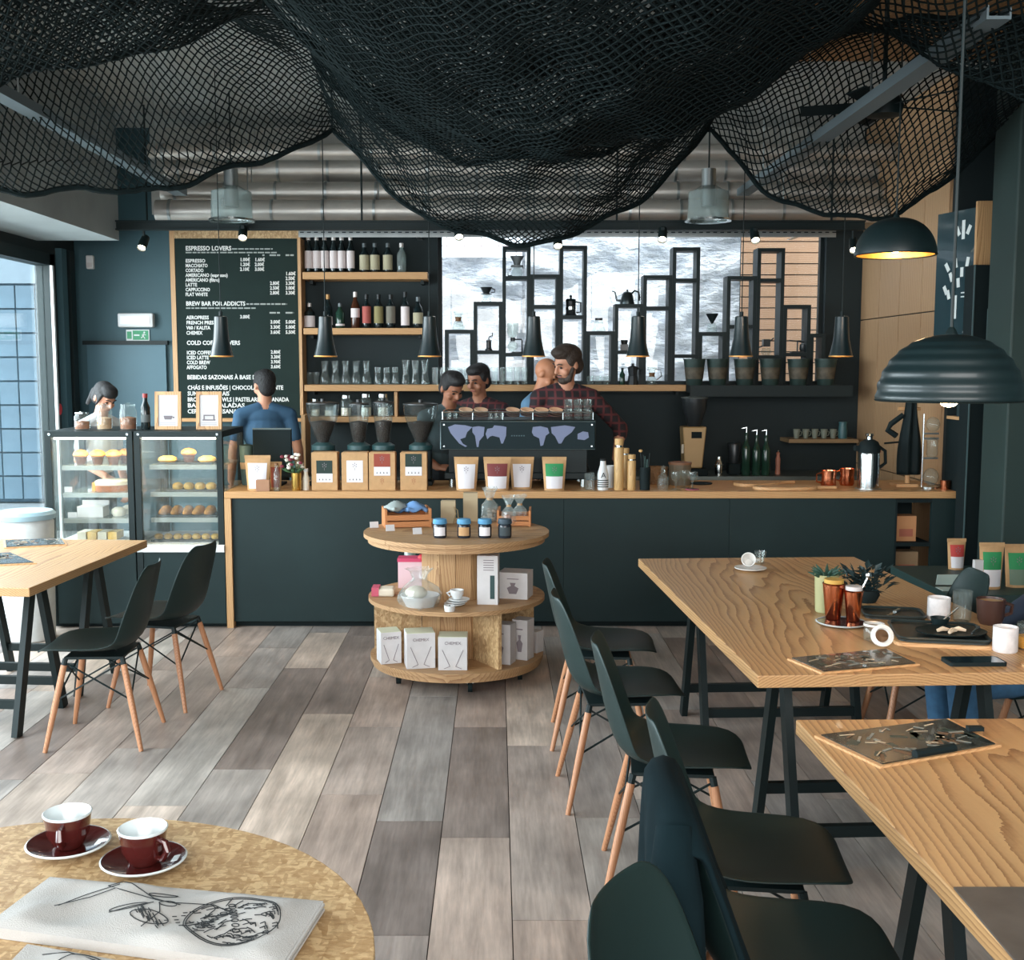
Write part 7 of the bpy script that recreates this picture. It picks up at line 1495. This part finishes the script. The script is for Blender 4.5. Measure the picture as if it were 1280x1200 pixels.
def marble_cup(px, py, lab, r=0.04, h=0.085):
    p = on(px, py); t = thing('speckled_beaker', lab, 'beaker', (p.x, p.y, ZTB)); MB().lathe([(r * 0.92, 0), (r, 0.004), (r, h), (r * 0.92, h), (r * 0.88, 0.02), (0, 0.015)], 24).build('cup', mat('speckled_white', C(222, 218, 218), 0.4, var=0.14, scale=40), t, smooth=True); MB().lathe([(r * 0.9, h * 0.7), (0, h * 0.7)], 20, cap=(False, False)).build('milk', CREAM, t)
marble_cup(1173, 774, 'white speckled beaker behind the serving tray', 0.042, 0.085); marble_cup(1256, 814, 'white speckled beaker beside the orange juice', 0.04, 0.085)
p = on(1287, 812); t = thing('juice_glass', 'glass half full of orange juice', 'glass', (p.x, p.y + 0.01, ZTB)); MB().lathe([(0.034, 0), (0.038, 0.09)], 22, cap=(True, False)).build('glass', CLEARG, t, smooth=True); MB().lathe([(0.032, 0.005), (0.034, 0.045), (0, 0.045)], 20).build('juice', mat('orange_juice', C(222, 150, 40), 0.3), t, smooth=True)
p = on(1242, 782); t = thing('coffee_mug', 'brown mug of coffee with pale foam behind the tray', 'mug', (p.x, p.y + 0.03, ZTB)); MB().lathe([(0.036, 0), (0.046, 0.02), (0.052, 0.095), (0.048, 0.095), (0.04, 0.02), (0, 0.015)], 26).build('cup', mat('mug_brown', C(66, 44, 38), 0.3), t, smooth=True); MB().lathe([(0.048, 0.086), (0.0, 0.087)], 22, cap=(False, False)).build('foam', mat('foam', C(196, 160, 120), 0.6), t); MB().tube([(0.05, 0, 0.08), (0.08, 0, 0.07), (0.076, 0, 0.04), (0.046, 0, 0.03)], 0.007).build('handle', mat('mug_brown', C(66, 44, 38)), t, smooth=True)
p = on(1217, 829); t = thing('black_phone', 'black phone lying at the near edge of the trayed table', 'phone', (p.x, p.y, ZTB), 0.02); MB().plate(tray_poly(0.185, 0.085, 0.012), 0, 0.012).build('body', BLACKM, t); MB().plate(tray_poly(0.172, 0.074, 0.008), 0.012, 0.0125).build('screen', mat('phone_glass', C(20, 34, 40), 0.1), t)
p = on(1275, 838); t = thing('wooden_coaster', 'round wooden coaster at the edge of the trayed table beside the juice', 'coaster', (p.x + 0.085, p.y + 0.03, ZTB)); MB().lathe([(0.06, 0), (0.062, 0.01), (0, 0.011)], 24).build('disc', BOARD, t, smooth=True); MB().lathe([(0.045, 0.0112), (0.047, 0.012), (0.049, 0.0112)], 24, cap=(False, False)).build('groove_ring', mat('groove_brown', C(140, 96, 60), 0.6), t)
# ================================================================ right hand side
# glossy black logo panel fixed to the plywood wall end
lp = thing('logo_panel', 'tall glossy black panel with a white coffee plant logo beside the plywood doors', 'sign', (XR - 0.004, 7.3, 0))
z0, z1 = Z_(478, 7.3), Z_(262, 7.3)
pw = 0.5
Mp = RZ(-PI/2 + 0.35)
lp.rotation_euler = (0, 0, -PI/2 + 0.30)
MB().box(-pw/2, pw/2, 0, 0.012, z0, z1).build('panel', mat('gloss_black', C(40, 62, 68), 0.18, coat=0.5), lp)
LW = mat('logo_white', C(222, 228, 226), 0.6)
def Zp(py): return Z_(py, 7.3)
for u, py, a in ((0.0, 293, 0.0), (-0.05, 288, 0.5), (0.05, 288, -0.5), (0.0, 281, 0.0), (-0.14, 332, 0.6), (-0.06, 328, 0.2), (0.05, 328, -0.2), (0.13, 334, -0.6), (-0.1, 345, 0.4), (0.0, 340, 0.0), (0.1, 346, -0.4), (-0.03, 353, 0.1), (0.05, 357, -0.1), (-0.15, 361, 0.5), (0.16, 344, -0.6), (-0.12, 367, 0.3)):
    MB().prism([(-0.014, -0.03), (0.014, -0.03), (0.014, 0.03), (-0.014, 0.03)], -0.002, -0.0002, T_(u, 0, Zp(py)) @ RY(-a)).build('leaf_stroke', LW, lp)
for py, w_ in ((366, 0.14), (371, 0.13)): MB().box(0.0, w_, -0.002, -0.0002, Zp(py) - 0.004, Zp(py) + 0.004).build('rule', LW, lp)
lettering('l', 0.22, T_(-0.07, -0.002, Zp(398)) @ FACE, LW, lp); lettering('g', 0.24, T_(0.03, -0.002, Zp(411)) @ FACE, LW, lp)
# tall black cabinet with a framed door behind the column, timber strip above
YQ = 6.9
t = thing('black_cabinet', 'tall black cabinet with a framed door beside the green column', 'cabinet', (X_(1238, YQ), YQ, 0))
w2_ = X_(1264, YQ) - X_(1213, YQ); zc_ = Z_(331, YQ)
MB().box(-w2_/2, w2_/2 + 0.1, 0, 0.13, 0.05, zc_).build('carcass', BLACKM, t); MB().box(-w2_/2 + 0.01, w2_/2 + 0.1, 0.03, 0.12, 0, 0.05).build('plinth', BLACKM, t)
MB().box(-w2_/2, -w2_/2 + 0.008, -0.006, 0, 0.05, zc_).build('edge_strip', mat('cabinet_edge', C(74, 96, 98), 0.4), t)
f0, f1, g0, g1 = X_(1231, YQ) - X_(1238, YQ), X_(1256, YQ) - X_(1238, YQ), Z_(455, YQ), Z_(386, YQ)
b = MB().box(f0, f0 + 0.02, -0.012, 0, g0, g1).box(f1 - 0.02, f1, -0.012, 0, g0, g1).box(f0 + 0.02, f1 - 0.02, -0.012, 0, g0, g0 + 0.02).box(f0 + 0.02, f1 - 0.02, -0.012, 0, g1 - 0.02, g1); b.build('door_frame', mat('cabinet_edge', C(74, 96, 98)), t)
MB().box(f0 + 0.02, f1 - 0.02, -0.006, 0, g0 + 0.02, g1 - 0.02).build('door_pane', mat('cabinet_glass', C(20, 32, 34), 0.15), t)
t = thing('timber_strip', 'pale timber strip above the black cabinet', 'trim', (X_(1214, YQ + 0.1), YQ + 0.1, zc_)); MB().box(0, 0.09, 0, 0.03, 0, Z_(248, YQ) - zc_).build('board', OAKZ, t); MB().box(0.09, 0.096, 0, 0.03, 0, Z_(248, YQ) - zc_).build('edge', BLACK, t)
# black appliance at the bar's right end with shelf and books
YA2 = 7.12
t = thing('bar_fridge', 'black bar fridge with a pale wooden top closing the right end of the bar', 'fridge', (X_(1214, YA2), YA2, 0)); wf_ = (X_(1240, YA2) - X_(1187, YA2)) / 2; zf = Z_(526, YA2)
x_l = max(-wf_, XC1 + 0.004 - t.location.x)
MB().box(x_l, wf_, 0, 0.3, 0.0, zf).build('body', BLACKM, t); MB().box(x_l, wf_, -0.008, 0.3, zf, zf + 0.02).build('wooden_top', BOARD, t); MB().ell((wf_ - 0.05, -0.01, Z_(588, YA2)), (0.018, 0.012, 0.014)).build('knob', CHROME, t, smooth=True)
for k, (col, lab) in enumerate(((C(34, 52, 54), 'dark green book standing on the bar fridge'), (C(222, 220, 216), 'white book standing on the bar fridge'))):
    t2 = thing('book', lab, 'book', (t.location.x + x_l + 0.05 + k * 0.045, YA2 + 0.1, zf + 0.02)); MB().box(-0.018, 0.018, 0, 0.12, 0, 0.15).build('cover', mat('book_%d' % k, col, 0.7), t2); MB().box(-0.014, 0.014, 0.003, 0.121, 0.1501, 0.152).build('pages', PAPER, t2)
# low retail bench with coffee bags and a white leaflet stand
ZBn = 0.53
t = thing('retail_bench', 'low dark bench carrying coffee bags behind the trayed table', 'bench', (2.85, 5.95, 0)); MB().box(-0.52, 0.42, -0.28, 0.58, ZBn - 0.05, ZBn).build('top', mat('bench_green', C(38, 62, 60), 0.5), t, bevel=0.004)
for sx in (-0.45, 0.36):
    for sy in (-0.22, 0.52): MB().box(sx - 0.025, sx + 0.025, sy - 0.025, sy + 0.025, 0, ZBn - 0.0505).build('leg', BLACK, t)
MB().box(-0.45, 0.36, -0.2, 0.5, 0.18, 0.2).build('lower_shelf', BLACKM, t)
def bag2(px0, px1, pyt, Y, lab, lo, up): 
    x0, x1 = X_(px0, Y), X_(px1, Y); pouch(px0, px1, lab, lo, up, Y=Y, z=ZBn, h=Z_(pyt, Y) - ZBn)
bag2(1193, 1217, 673, 6.42, 'kraft coffee pouch with red label on the low bench', PWHT, mat('print_red', C(190, 66, 62), 0.7))
bag2(1234, 1266, 678, 5.85, 'kraft coffee pouch with green label on the low bench', PWHT, PGRN)
bag2(1266, 1300, 680, 5.9, 'kraft coffee pouch with dark green label at the end of the low bench', mat('print_sage', C(110, 130, 112), 0.7), PGRN)
t = thing('narrow_carton', 'narrow white carton with dark print before the green labelled pouch', 'carton', (X_(1235, 5.76), 5.76, ZBn)); MB().box(-0.022, 0.022, 0, 0.03, 0, 0.165).build('box', PAPER, t); MB().box(-0.014, 0.014, -0.001, 0, 0.075, 0.11).build('print', DKP, t)
t = thing('open_leaflet', 'pale leaflet lying open on the low bench', 'leaflet', (X_(1214, 5.8) - 0.05, 5.82, ZBn)); MB().box(-0.06, 0.06, -0.05, 0.05, 0, 0.004).build('sheet', mat('pale_sheet', C(176, 192, 186), 0.8), t); MB().box(-0.06, 0.06, 0.05, 0.054, 0, 0.06, RX(0.3)).build('raised_page', mat('pale_sheet', C(176, 192, 186)), t)
# white tub by the glass, dark post next to the left table
p = G(25, 668, 0.35)
t = thing('white_tub', 'white ribbed tub with pale lid standing by the glazing', 'tub', (X_(24, 6.9), 6.9, 0)); MB().lathe([(0.14, 0), (0.15, 0.01), (0.165, 0.74), (0.15, 0.76)], 24).build('tub', mat('tub_white', C(196, 198, 196), 0.6, var=0.08, scale=20), t, smooth=True); MB().lathe([(0.175, 0.76), (0.18, 0.79), (0.16, 0.81), (0, 0.815)], 24).build('lid', mat('tub_lid', C(150, 176, 186), 0.5), t, smooth=True)
# ================================================================ people
class Body:
    def __init__(s): s.prims = []
    def cap(s, a, b, r0, r1, m): s.prims.append(('c', Vector(a), Vector(b), r0, r1, m))
    def ell(s, c, r, m, M=None): s.prims.append(('e', Vector(c), Vector(r), M, None, m))
    def mesh(s, name, mats, voxel, smooth_it=4):
        b = MB()
        for p in s.prims:
            if p[0] == 'c':
                _, a, c, r0, r1, m = p
                if (c - a).length > 1e-4: b.cyl(a, c, r0, r1, 14)
                b.ell(a, (r0,) * 3, 14, 10); b.ell(c, (r1,) * 3, 14, 10)
            else: b.ell(p[1], p[2], 18, 14, p[3])
        o = bpy.data.objects.new(name, b.mesh(name, mats)); COL.objects.link(o)
        md = o.modifiers.new('join', 'REMESH'); md.mode = 'VOXEL'; md.voxel_size = voxel; md.use_smooth_shade = True
        ms = o.modifiers.new('smooth', 'SMOOTH'); ms.factor = 0.5; ms.iterations = smooth_it
        dg = bpy.context.evaluated_depsgraph_get(); me = bpy.data.meshes.new_from_object(o.evaluated_get(dg))
        COL.objects.unlink(o); bpy.data.objects.remove(o)
        n = len(me.polygons); cen = np.empty(n * 3); me.polygons.foreach_get('center', cen); cen = cen.reshape(-1, 3)
        best = np.full(n, 1e9); idx = np.zeros(n, dtype=np.int32)
        for p in s.prims:
            if p[0] == 'c':
                a = np.array(p[1]); c = np.array(p[2]); d = c - a; L = max(1e-9, d @ d); t = np.clip(((cen - a) @ d) / L, 0, 1)
                dist = np.linalg.norm(cen - a - t[:, None] * d, axis=1) - (p[3] + (p[4] - p[3]) * t)
            else:
                q = cen - np.array(p[1])
                if p[3] is not None: q = q @ np.array(p[3].to_3x3())
                r = np.array(p[2]); dist = (np.linalg.norm(q / r, axis=1) - 1) * r.min()
            k = dist < best; best[k] = dist[k]; idx[k] = p[5]
        me.materials.clear()
        for m in mats: me.materials.append(m)
        me.polygons.foreach_set('material_index', idx); me.polygons.foreach_set('use_smooth', np.ones(n, dtype=bool)); me.update()
        return me
def hand(B, wrist, d, up, side, m, curl=0.5, s=1.0):
    """palm, four fingers and a thumb from the side of the palm; d = pointing direction, up = back of hand"""
    d = Vector(d).normalized(); up = Vector(up); up = (up - d * up.dot(d)).normalized(); lat = d.cross(up) * side
    w = Vector(wrist); pe = w + d * 0.085 * s
    for k in (-1, -0.33, 0.33, 1): B.cap(w + lat * 0.016 * k * s + d * 0.01, pe + lat * 0.031 * k * s, 0.0145 * s, 0.0125 * s, m)
    for k, L in ((-1, 0.062), (-0.33, 0.073), (0.33, 0.078), (1, 0.07)):
        a = pe + lat * 0.033 * k * s; d1 = (d * math.cos(curl * 0.7) - up * math.sin(curl * 0.7)).normalized(); b_ = a + d1 * L * 0.5 * s; d2 = (d * math.cos(curl * 1.7) - up * math.sin(curl * 1.7)).normalized(); c_ = b_ + d2 * L * 0.5 * s
        B.cap(a, b_, 0.0098 * s, 0.009 * s, m); B.cap(b_, c_, 0.009 * s, 0.0075 * s, m)
    a = w + lat * 0.026 * s + d * 0.022 * s; b_ = a + (d * 0.6 + lat * 0.75 - up * 0.3).normalized() * 0.04 * s; c_ = b_ + (d * 0.9 + lat * 0.25 - up * 0.25).normalized() * 0.034 * s
    B.cap(a, b_, 0.014 * s, 0.0105 * s, m); B.cap(b_, c_, 0.0105 * s, 0.0085 * s, m)
def person(label, loc, face, height, skin, top, legs, hair, arms, head=(0, 0, 0), lean=0.0, hair_style='short', beard=False, sleeve='short', seated=False, long_torso=0.0, extras=None, voxel=0.0075, male=True):
    """arms: dict side -> (elbow, wrist, hand direction) in body space (x right, y forward, z up; 1.75 m figure)"""
    k = height / 1.75; B = Body(); SH = mat('shoe_dark', C(40, 42, 44), 0.6)
    mats = [skin, top, legs, SH]; sk, tp, lg, sh = 0, 1, 2, 3
    Lm = Matrix.Rotation(-lean, 4, 'X')
    hipz = 0.93 if not seated else 0.56
    def U(x, y, z):       # upper body point, leaning about the hips
        v = Lm @ Vector((x, y, z - 0.93)); return Vector((v.x, v.y, v.z + hipz))
    sw_ = 0.185 if male else 0.165
    B.ell(U(0, 0.0, 0.97), (0.165, 0.115, 0.13), lg if not seated else lg); B.ell(U(0, 0.005, 1.10), (0.15 if male else 0.135, 0.105, 0.14), tp); B.ell(U(0, 0.01, 1.27), (0.178 if male else 0.155, 0.118, 0.16), tp); B.ell(U(0, -0.005, 1.40), (0.165, 0.09, 0.075), tp)
    B.cap(U(-0.05, -0.01, 1.45), U(-sw_, -0.01, 1.405), 0.06, 0.062, tp); B.cap(U(0.05, -0.01, 1.45), U(sw_, -0.01, 1.405), 0.06, 0.062, tp)
    B.cap(U(0, -0.012, 1.44), U(0, 0.012, 1.56), 0.058, 0.053, sk)
    # head
    hc = U(0, 0.025, 1.635); Hm = (Lm @ Euler((head[0], head[1], head[2])).to_matrix().to_4x4())
    def Hd(x, y, z): return hc + Hm @ Vector((x, y, z))
    B.ell(Hd(0, -0.012, 0.03), (0.074, 0.093, 0.088), sk, Hm); B.ell(Hd(0, 0.018, -0.035), (0.058, 0.068, 0.078), sk, Hm); B.ell(Hd(0, 0.05, -0.085), (0.03, 0.028, 0.022), sk, Hm)
    B.cap(Hd(0, 0.085, 0.018), Hd(0, 0.105, -0.022), 0.009, 0.0135, sk); B.ell(Hd(0, 0.094, -0.027), (0.018, 0.012, 0.009), sk, Hm)
    B.ell(Hd(0, 0.078, 0.028), (0.05, 0.014, 0.012), sk, Hm); B.ell(Hd(0, 0.083, -0.055), (0.022, 0.01, 0.009), sk, Hm)
    for s in (-1, 1): B.ell(Hd(s * 0.077, -0.012, -0.003), (0.011, 0.02, 0.032), sk, Hm); B.ell(Hd(s * 0.045, 0.06, -0.03), (0.022, 0.02, 0.024), sk, Hm)
    # arms
    for s in (-1, 1):
        el, wr, hd = arms[s]; S_ = U(s * sw_, -0.01, 1.405); el = U(*el); wr = U(*wr)
        mid = S_ + (el - S_) * 0.62
        if sleeve == 'short': B.cap(S_, mid, 0.058, 0.052, tp); B.cap(mid, el, 0.044, 0.041, sk); B.cap(el, wr, 0.041, 0.029, sk)
        elif sleeve == 'rolled': B.cap(S_, el, 0.058, 0.05, tp); cu = el + (wr - el) * 0.2; B.cap(el, cu, 0.05, 0.05, tp); B.cap(cu, wr, 0.04, 0.029, sk)
        else: B.cap(S_, el, 0.058, 0.048, tp); B.cap(el, wr, 0.048, 0.036, tp)
        hand(B, wr, Lm @ Vector(hd), Lm @ Vector((0.3 * s, 0.1, 0.9)) if abs(hd[2]) < 0.8 else Vector((s, 0, 0)), -s, sk, 0.6)
    # legs
    for s in (-1, 1):
        if seated:
            h_ = Vector((s * 0.095, 0.0, hipz - 0.005)); kn = Vector((s * 0.12, 0.44, 0.50)); an = Vector((s * 0.12, 0.40, 0.10))
        else: h_ = Vector((s * 0.092, 0, 0.91)); kn = Vector((s * 0.1, 0.02, 0.50)); an = Vector((s * 0.105, -0.01, 0.09))
        B.cap(h_, kn, 0.088, 0.06, lg); B.cap(kn, an, 0.058, 0.045, lg); B.cap(an + Vector((0, -0.03, -0.042)), an + Vector((s * 0.02, 0.145, -0.05)), 0.046, 0.038, sh)
    if extras: extras(B, U, Hd, Hm)
    t = thing('person', label, 'person', loc, face); t.scale = (k, k, k)
    me = B.mesh('body', mats, voxel); zmin = min(v.co.z for v in me.vertices); me.transform(Matrix.Translation((0, 0, -zmin)))
    o = bpy.data.objects.new('body', me); COL.objects.link(o); o.parent = t
    dz = -zmin
    # hair
    Hb = Body()
    if hair_style != 'bald':
        Hb.ell(Hd(0, -0.026, 0.048), (0.083, 0.095, 0.085), 0, Hm); Hb.ell(Hd(0, 0.02, 0.09), (0.07, 0.07, 0.042), 0, Hm); Hb.ell(Hd(0, -0.06, -0.015), (0.07, 0.055, 0.075), 0, Hm)
        for s in (-1, 1): Hb.ell(Hd(s * 0.07, -0.0, 0.03), (0.016, 0.035, 0.04), 0, Hm)
        if hair_style == 'tied':
            Hb.ell(Hd(0, -0.115, 0.0), (0.035, 0.035, 0.035), 0, Hm); Hb.cap(Hd(0, -0.125, -0.01), Hd(0.01, -0.14, -0.14), 0.032, 0.016, 0); Hb.ell(Hd(0, 0.045, 0.07), (0.068, 0.045, 0.04), 0, Hm)
            for s in (-1, 1): Hb.cap(Hd(s * 0.07, 0.03, 0.05), Hd(s * 0.075, 0.02, -0.04), 0.014, 0.01, 0)
        if hair_style == 'quiff': Hb.ell(Hd(0, 0.045, 0.105), (0.06, 0.055, 0.035), 0, Hm); Hb.ell(Hd(0, 0.0, 0.11), (0.068, 0.07, 0.035), 0, Hm)
        me = Hb.mesh('hair', [hair], 0.007, 3); me.transform(Matrix.Translation((0, 0, dz))); ho = bpy.data.objects.new('hair', me); COL.objects.link(ho); ho.parent = t
    if beard:
        Hb = Body(); Hb.ell(Hd(0, 0.052, -0.09), (0.045, 0.045, 0.032), 0, Hm); Hb.ell(Hd(0, 0.085, -0.048), (0.028, 0.012, 0.007), 0, Hm)
        for s in (-1, 1): Hb.cap(Hd(s * 0.066, 0.01, -0.02), Hd(s * 0.045, 0.045, -0.085), 0.014, 0.022, 0)
        me = Hb.mesh('beard', [hair], 0.006, 2); me.transform(Matrix.Translation((0, 0, dz))); ho = bpy.data.objects.new('beard', me); COL.objects.link(ho); ho.parent = t
    D = Vector((0, 0, dz))
    for s in (-1, 1):
        b = MB().ell(Hd(s * 0.031, 0.0765, 0.005) + D, (0.0125, 0.008, 0.0075), 10, 8, Hm); b.build('eye', mat('eye_dark', C(38, 30, 28), 0.2), t, smooth=True)
        b = MB().tube([Hd(s * 0.014, 0.094, 0.03) + D, Hd(s * 0.034, 0.09, 0.036) + D, Hd(s * 0.052, 0.076, 0.03) + D], 0.004, 6); b.build('eyebrow', hair, t, smooth=True)
    MB().tube([Hd(-0.022, 0.085, -0.056) + D, Hd(0, 0.0945, -0.054) + D, Hd(0.022, 0.085, -0.056) + D], 0.0045, 6).build('mouth', mat('lips', C(150, 84, 76), 0.5), t, smooth=True)
    return t
def plaid(name, base, line):
    m = mat(name, base, 0.85, var=0.1); nt = m.node_tree; N = nt.nodes.new; L = nt.links.new; b = nt.nodes['Principled BSDF']; tc = N('ShaderNodeTexCoord'); acc = None
    for d in ('X', 'Z'):
        wv = N('ShaderNodeTexWave'); wv.wave_type = 'BANDS'; wv.bands_direction = d; wv.inputs['Scale'].default_value = 5.5; wv.inputs['Distortion'].default_value = 0.4; L(tc.outputs['Object'], wv.inputs['Vector'])
        if acc is None: acc = wv.outputs['Fac']
        else: mu = N('ShaderNodeMath'); mu.operation = 'MAXIMUM'; L(acc, mu.inputs[0]); L(wv.outputs['Fac'], mu.inputs[1]); acc = mu.outputs[0]
    rp = N('ShaderNodeValToRGB'); rp.color_ramp.elements[0].color = base; rp.color_ramp.elements[1].color = line; rp.color_ramp.elements[0].position = 0.75; rp.color_ramp.elements[1].position = 0.95; L(acc, rp.inputs[0]); L(rp.outputs[0], b.inputs['Base Color']); return m
JEANS = mat('blue_jeans', C(52, 92, 124), 0.85, var=0.15, scale=30); TROU = mat('dark_trousers', C(38, 44, 48), 0.85)
down = {s: ((s * 0.25, -0.02, 1.13), (s * 0.27, 0.06, 0.9), (0, 0.15, -1)) for s in (-1, 1)}
work = {s: ((s * 0.22, 0.0, 1.13), (s * 0.12, 0.15, 1.06), (-0.5 * s, 0.5, 0.1)) for s in (-1, 1)}
def at_head(px, py, Y): p = P(px, py, Y); return p      # top of the head in the photograph
# woman in white behind the pastry case
p = at_head(122, 474, 8.25); person('person with tied black hair in a white top behind the muffin case', (p.x - 0.03, 8.25, 0), -PI/2 - 0.45, p.z * 0.985, SKIN, mat('white_cotton', C(226, 230, 232), 0.85, var=0.05), TROU, HAIR, {1: ((0.24, 0.03, 1.15), (0.18, 0.26, 1.05), (0, 0.8, -0.5)), -1: ((-0.25, -0.03, 1.13), (-0.25, 0.07, 0.9), (0, 0.2, -1))}, (-0.45, 0, -0.1), 0.12, 'tied', male=False, sleeve='short')
# man in blue, seen from behind
p = at_head(322, 462, 8.35); person('person in a blue T-shirt with dark hair, seen from behind at the menu board', (p.x + 0.05, 8.35, 0), 0.25, p.z * 0.995, SKIN, mat('blue_cotton', C(54, 88, 116), 0.85, var=0.08), TROU, HAIR, down, (-0.1, 0, 0.3), 0.03, 'short', sleeve='short')
# dark haired man bending at the machine
p = at_head(565, 473, 8.12); person('person in a grey shirt looking down beside the left end of the espresso machine', (p.x - 0.07, 8.22, 0), PI + 0.45, p.z * 1.035, SKIND, mat('grey_shirt', C(70, 86, 90), 0.85, var=0.1), TROU, HAIR, work, (-0.35, 0, 0.2), 0.2, 'quiff', sleeve='short')
# man behind in maroon plaid
p = at_head(600, 456, 8.56); person('person in a dark maroon checked shirt standing back at the work counter', (p.x + 0.01, 8.56, 0), PI - 0.35, p.z, SKIND, plaid('maroon_plaid', C(44, 28, 32), C(92, 40, 42)), TROU, HAIR, {s: ((s * 0.21, -0.01, 1.13), (s * 0.2, 0.05, 0.92), (0, 0.15, -1)) for s in (-1, 1)}, (-0.25, 0, -0.3), 0.06, 'short', sleeve='long')
# bald man in light blue, partly hidden
p = at_head(661, 449, 8.42); person('person with shaved head in a light blue shirt half hidden by the bearded person', (p.x, 8.45, 0), -PI/2 - 0.35, p.z * 1.01, mat('ruddy_skin', C(206, 140, 104), 0.5), mat('light_blue_shirt', C(116, 158, 192), 0.85), TROU, HAIRB, {s: ((s * 0.21, -0.02, 1.13), (s * 0.2, 0.04, 0.92), (0, 0.15, -1)) for s in (-1, 1)}, (-0.4, 0, 0), 0.16, 'bald', sleeve='long')
# bearded man in dark plaid, profile to the left
p = at_head(692, 439, 8.08); person('person with brown hair and beard in a dark checked shirt working at the espresso machine', (p.x + 0.08, 8.10, 0), PI + 0.15, p.z * 1.02, SKIN, plaid('dark_plaid', C(38, 32, 36), C(96, 46, 48)), TROU, HAIRB, {1: ((0.22, -0.02, 1.13), (0.2, 0.03, 0.92), (0, 0.1, -1)), -1: ((-0.40, -0.02, 1.19), (-0.34, 0.10, 1.0), (0.0, 0.3, -0.9))}, (-0.3, 0, -1.15), 0.10, 'quiff', True, 'rolled')
# person seated at the trayed table, only the jeans reach into the picture
person('person in blue jeans seated at the trayed table', (2.22, 4.30, 0), PI/2, 1.74, SKIN, mat('navy_jumper', C(44, 56, 74), 0.85), JEANS, HAIRB, {s: ((s * 0.25, 0.02, 1.13), (s * 0.12, 0.22, 1.03), (-0.2 * s, 0.9, -0.2)) for s in (-1, 1)}, (-0.1, 0, 0), -0.16, 'short', False, 'long', True)
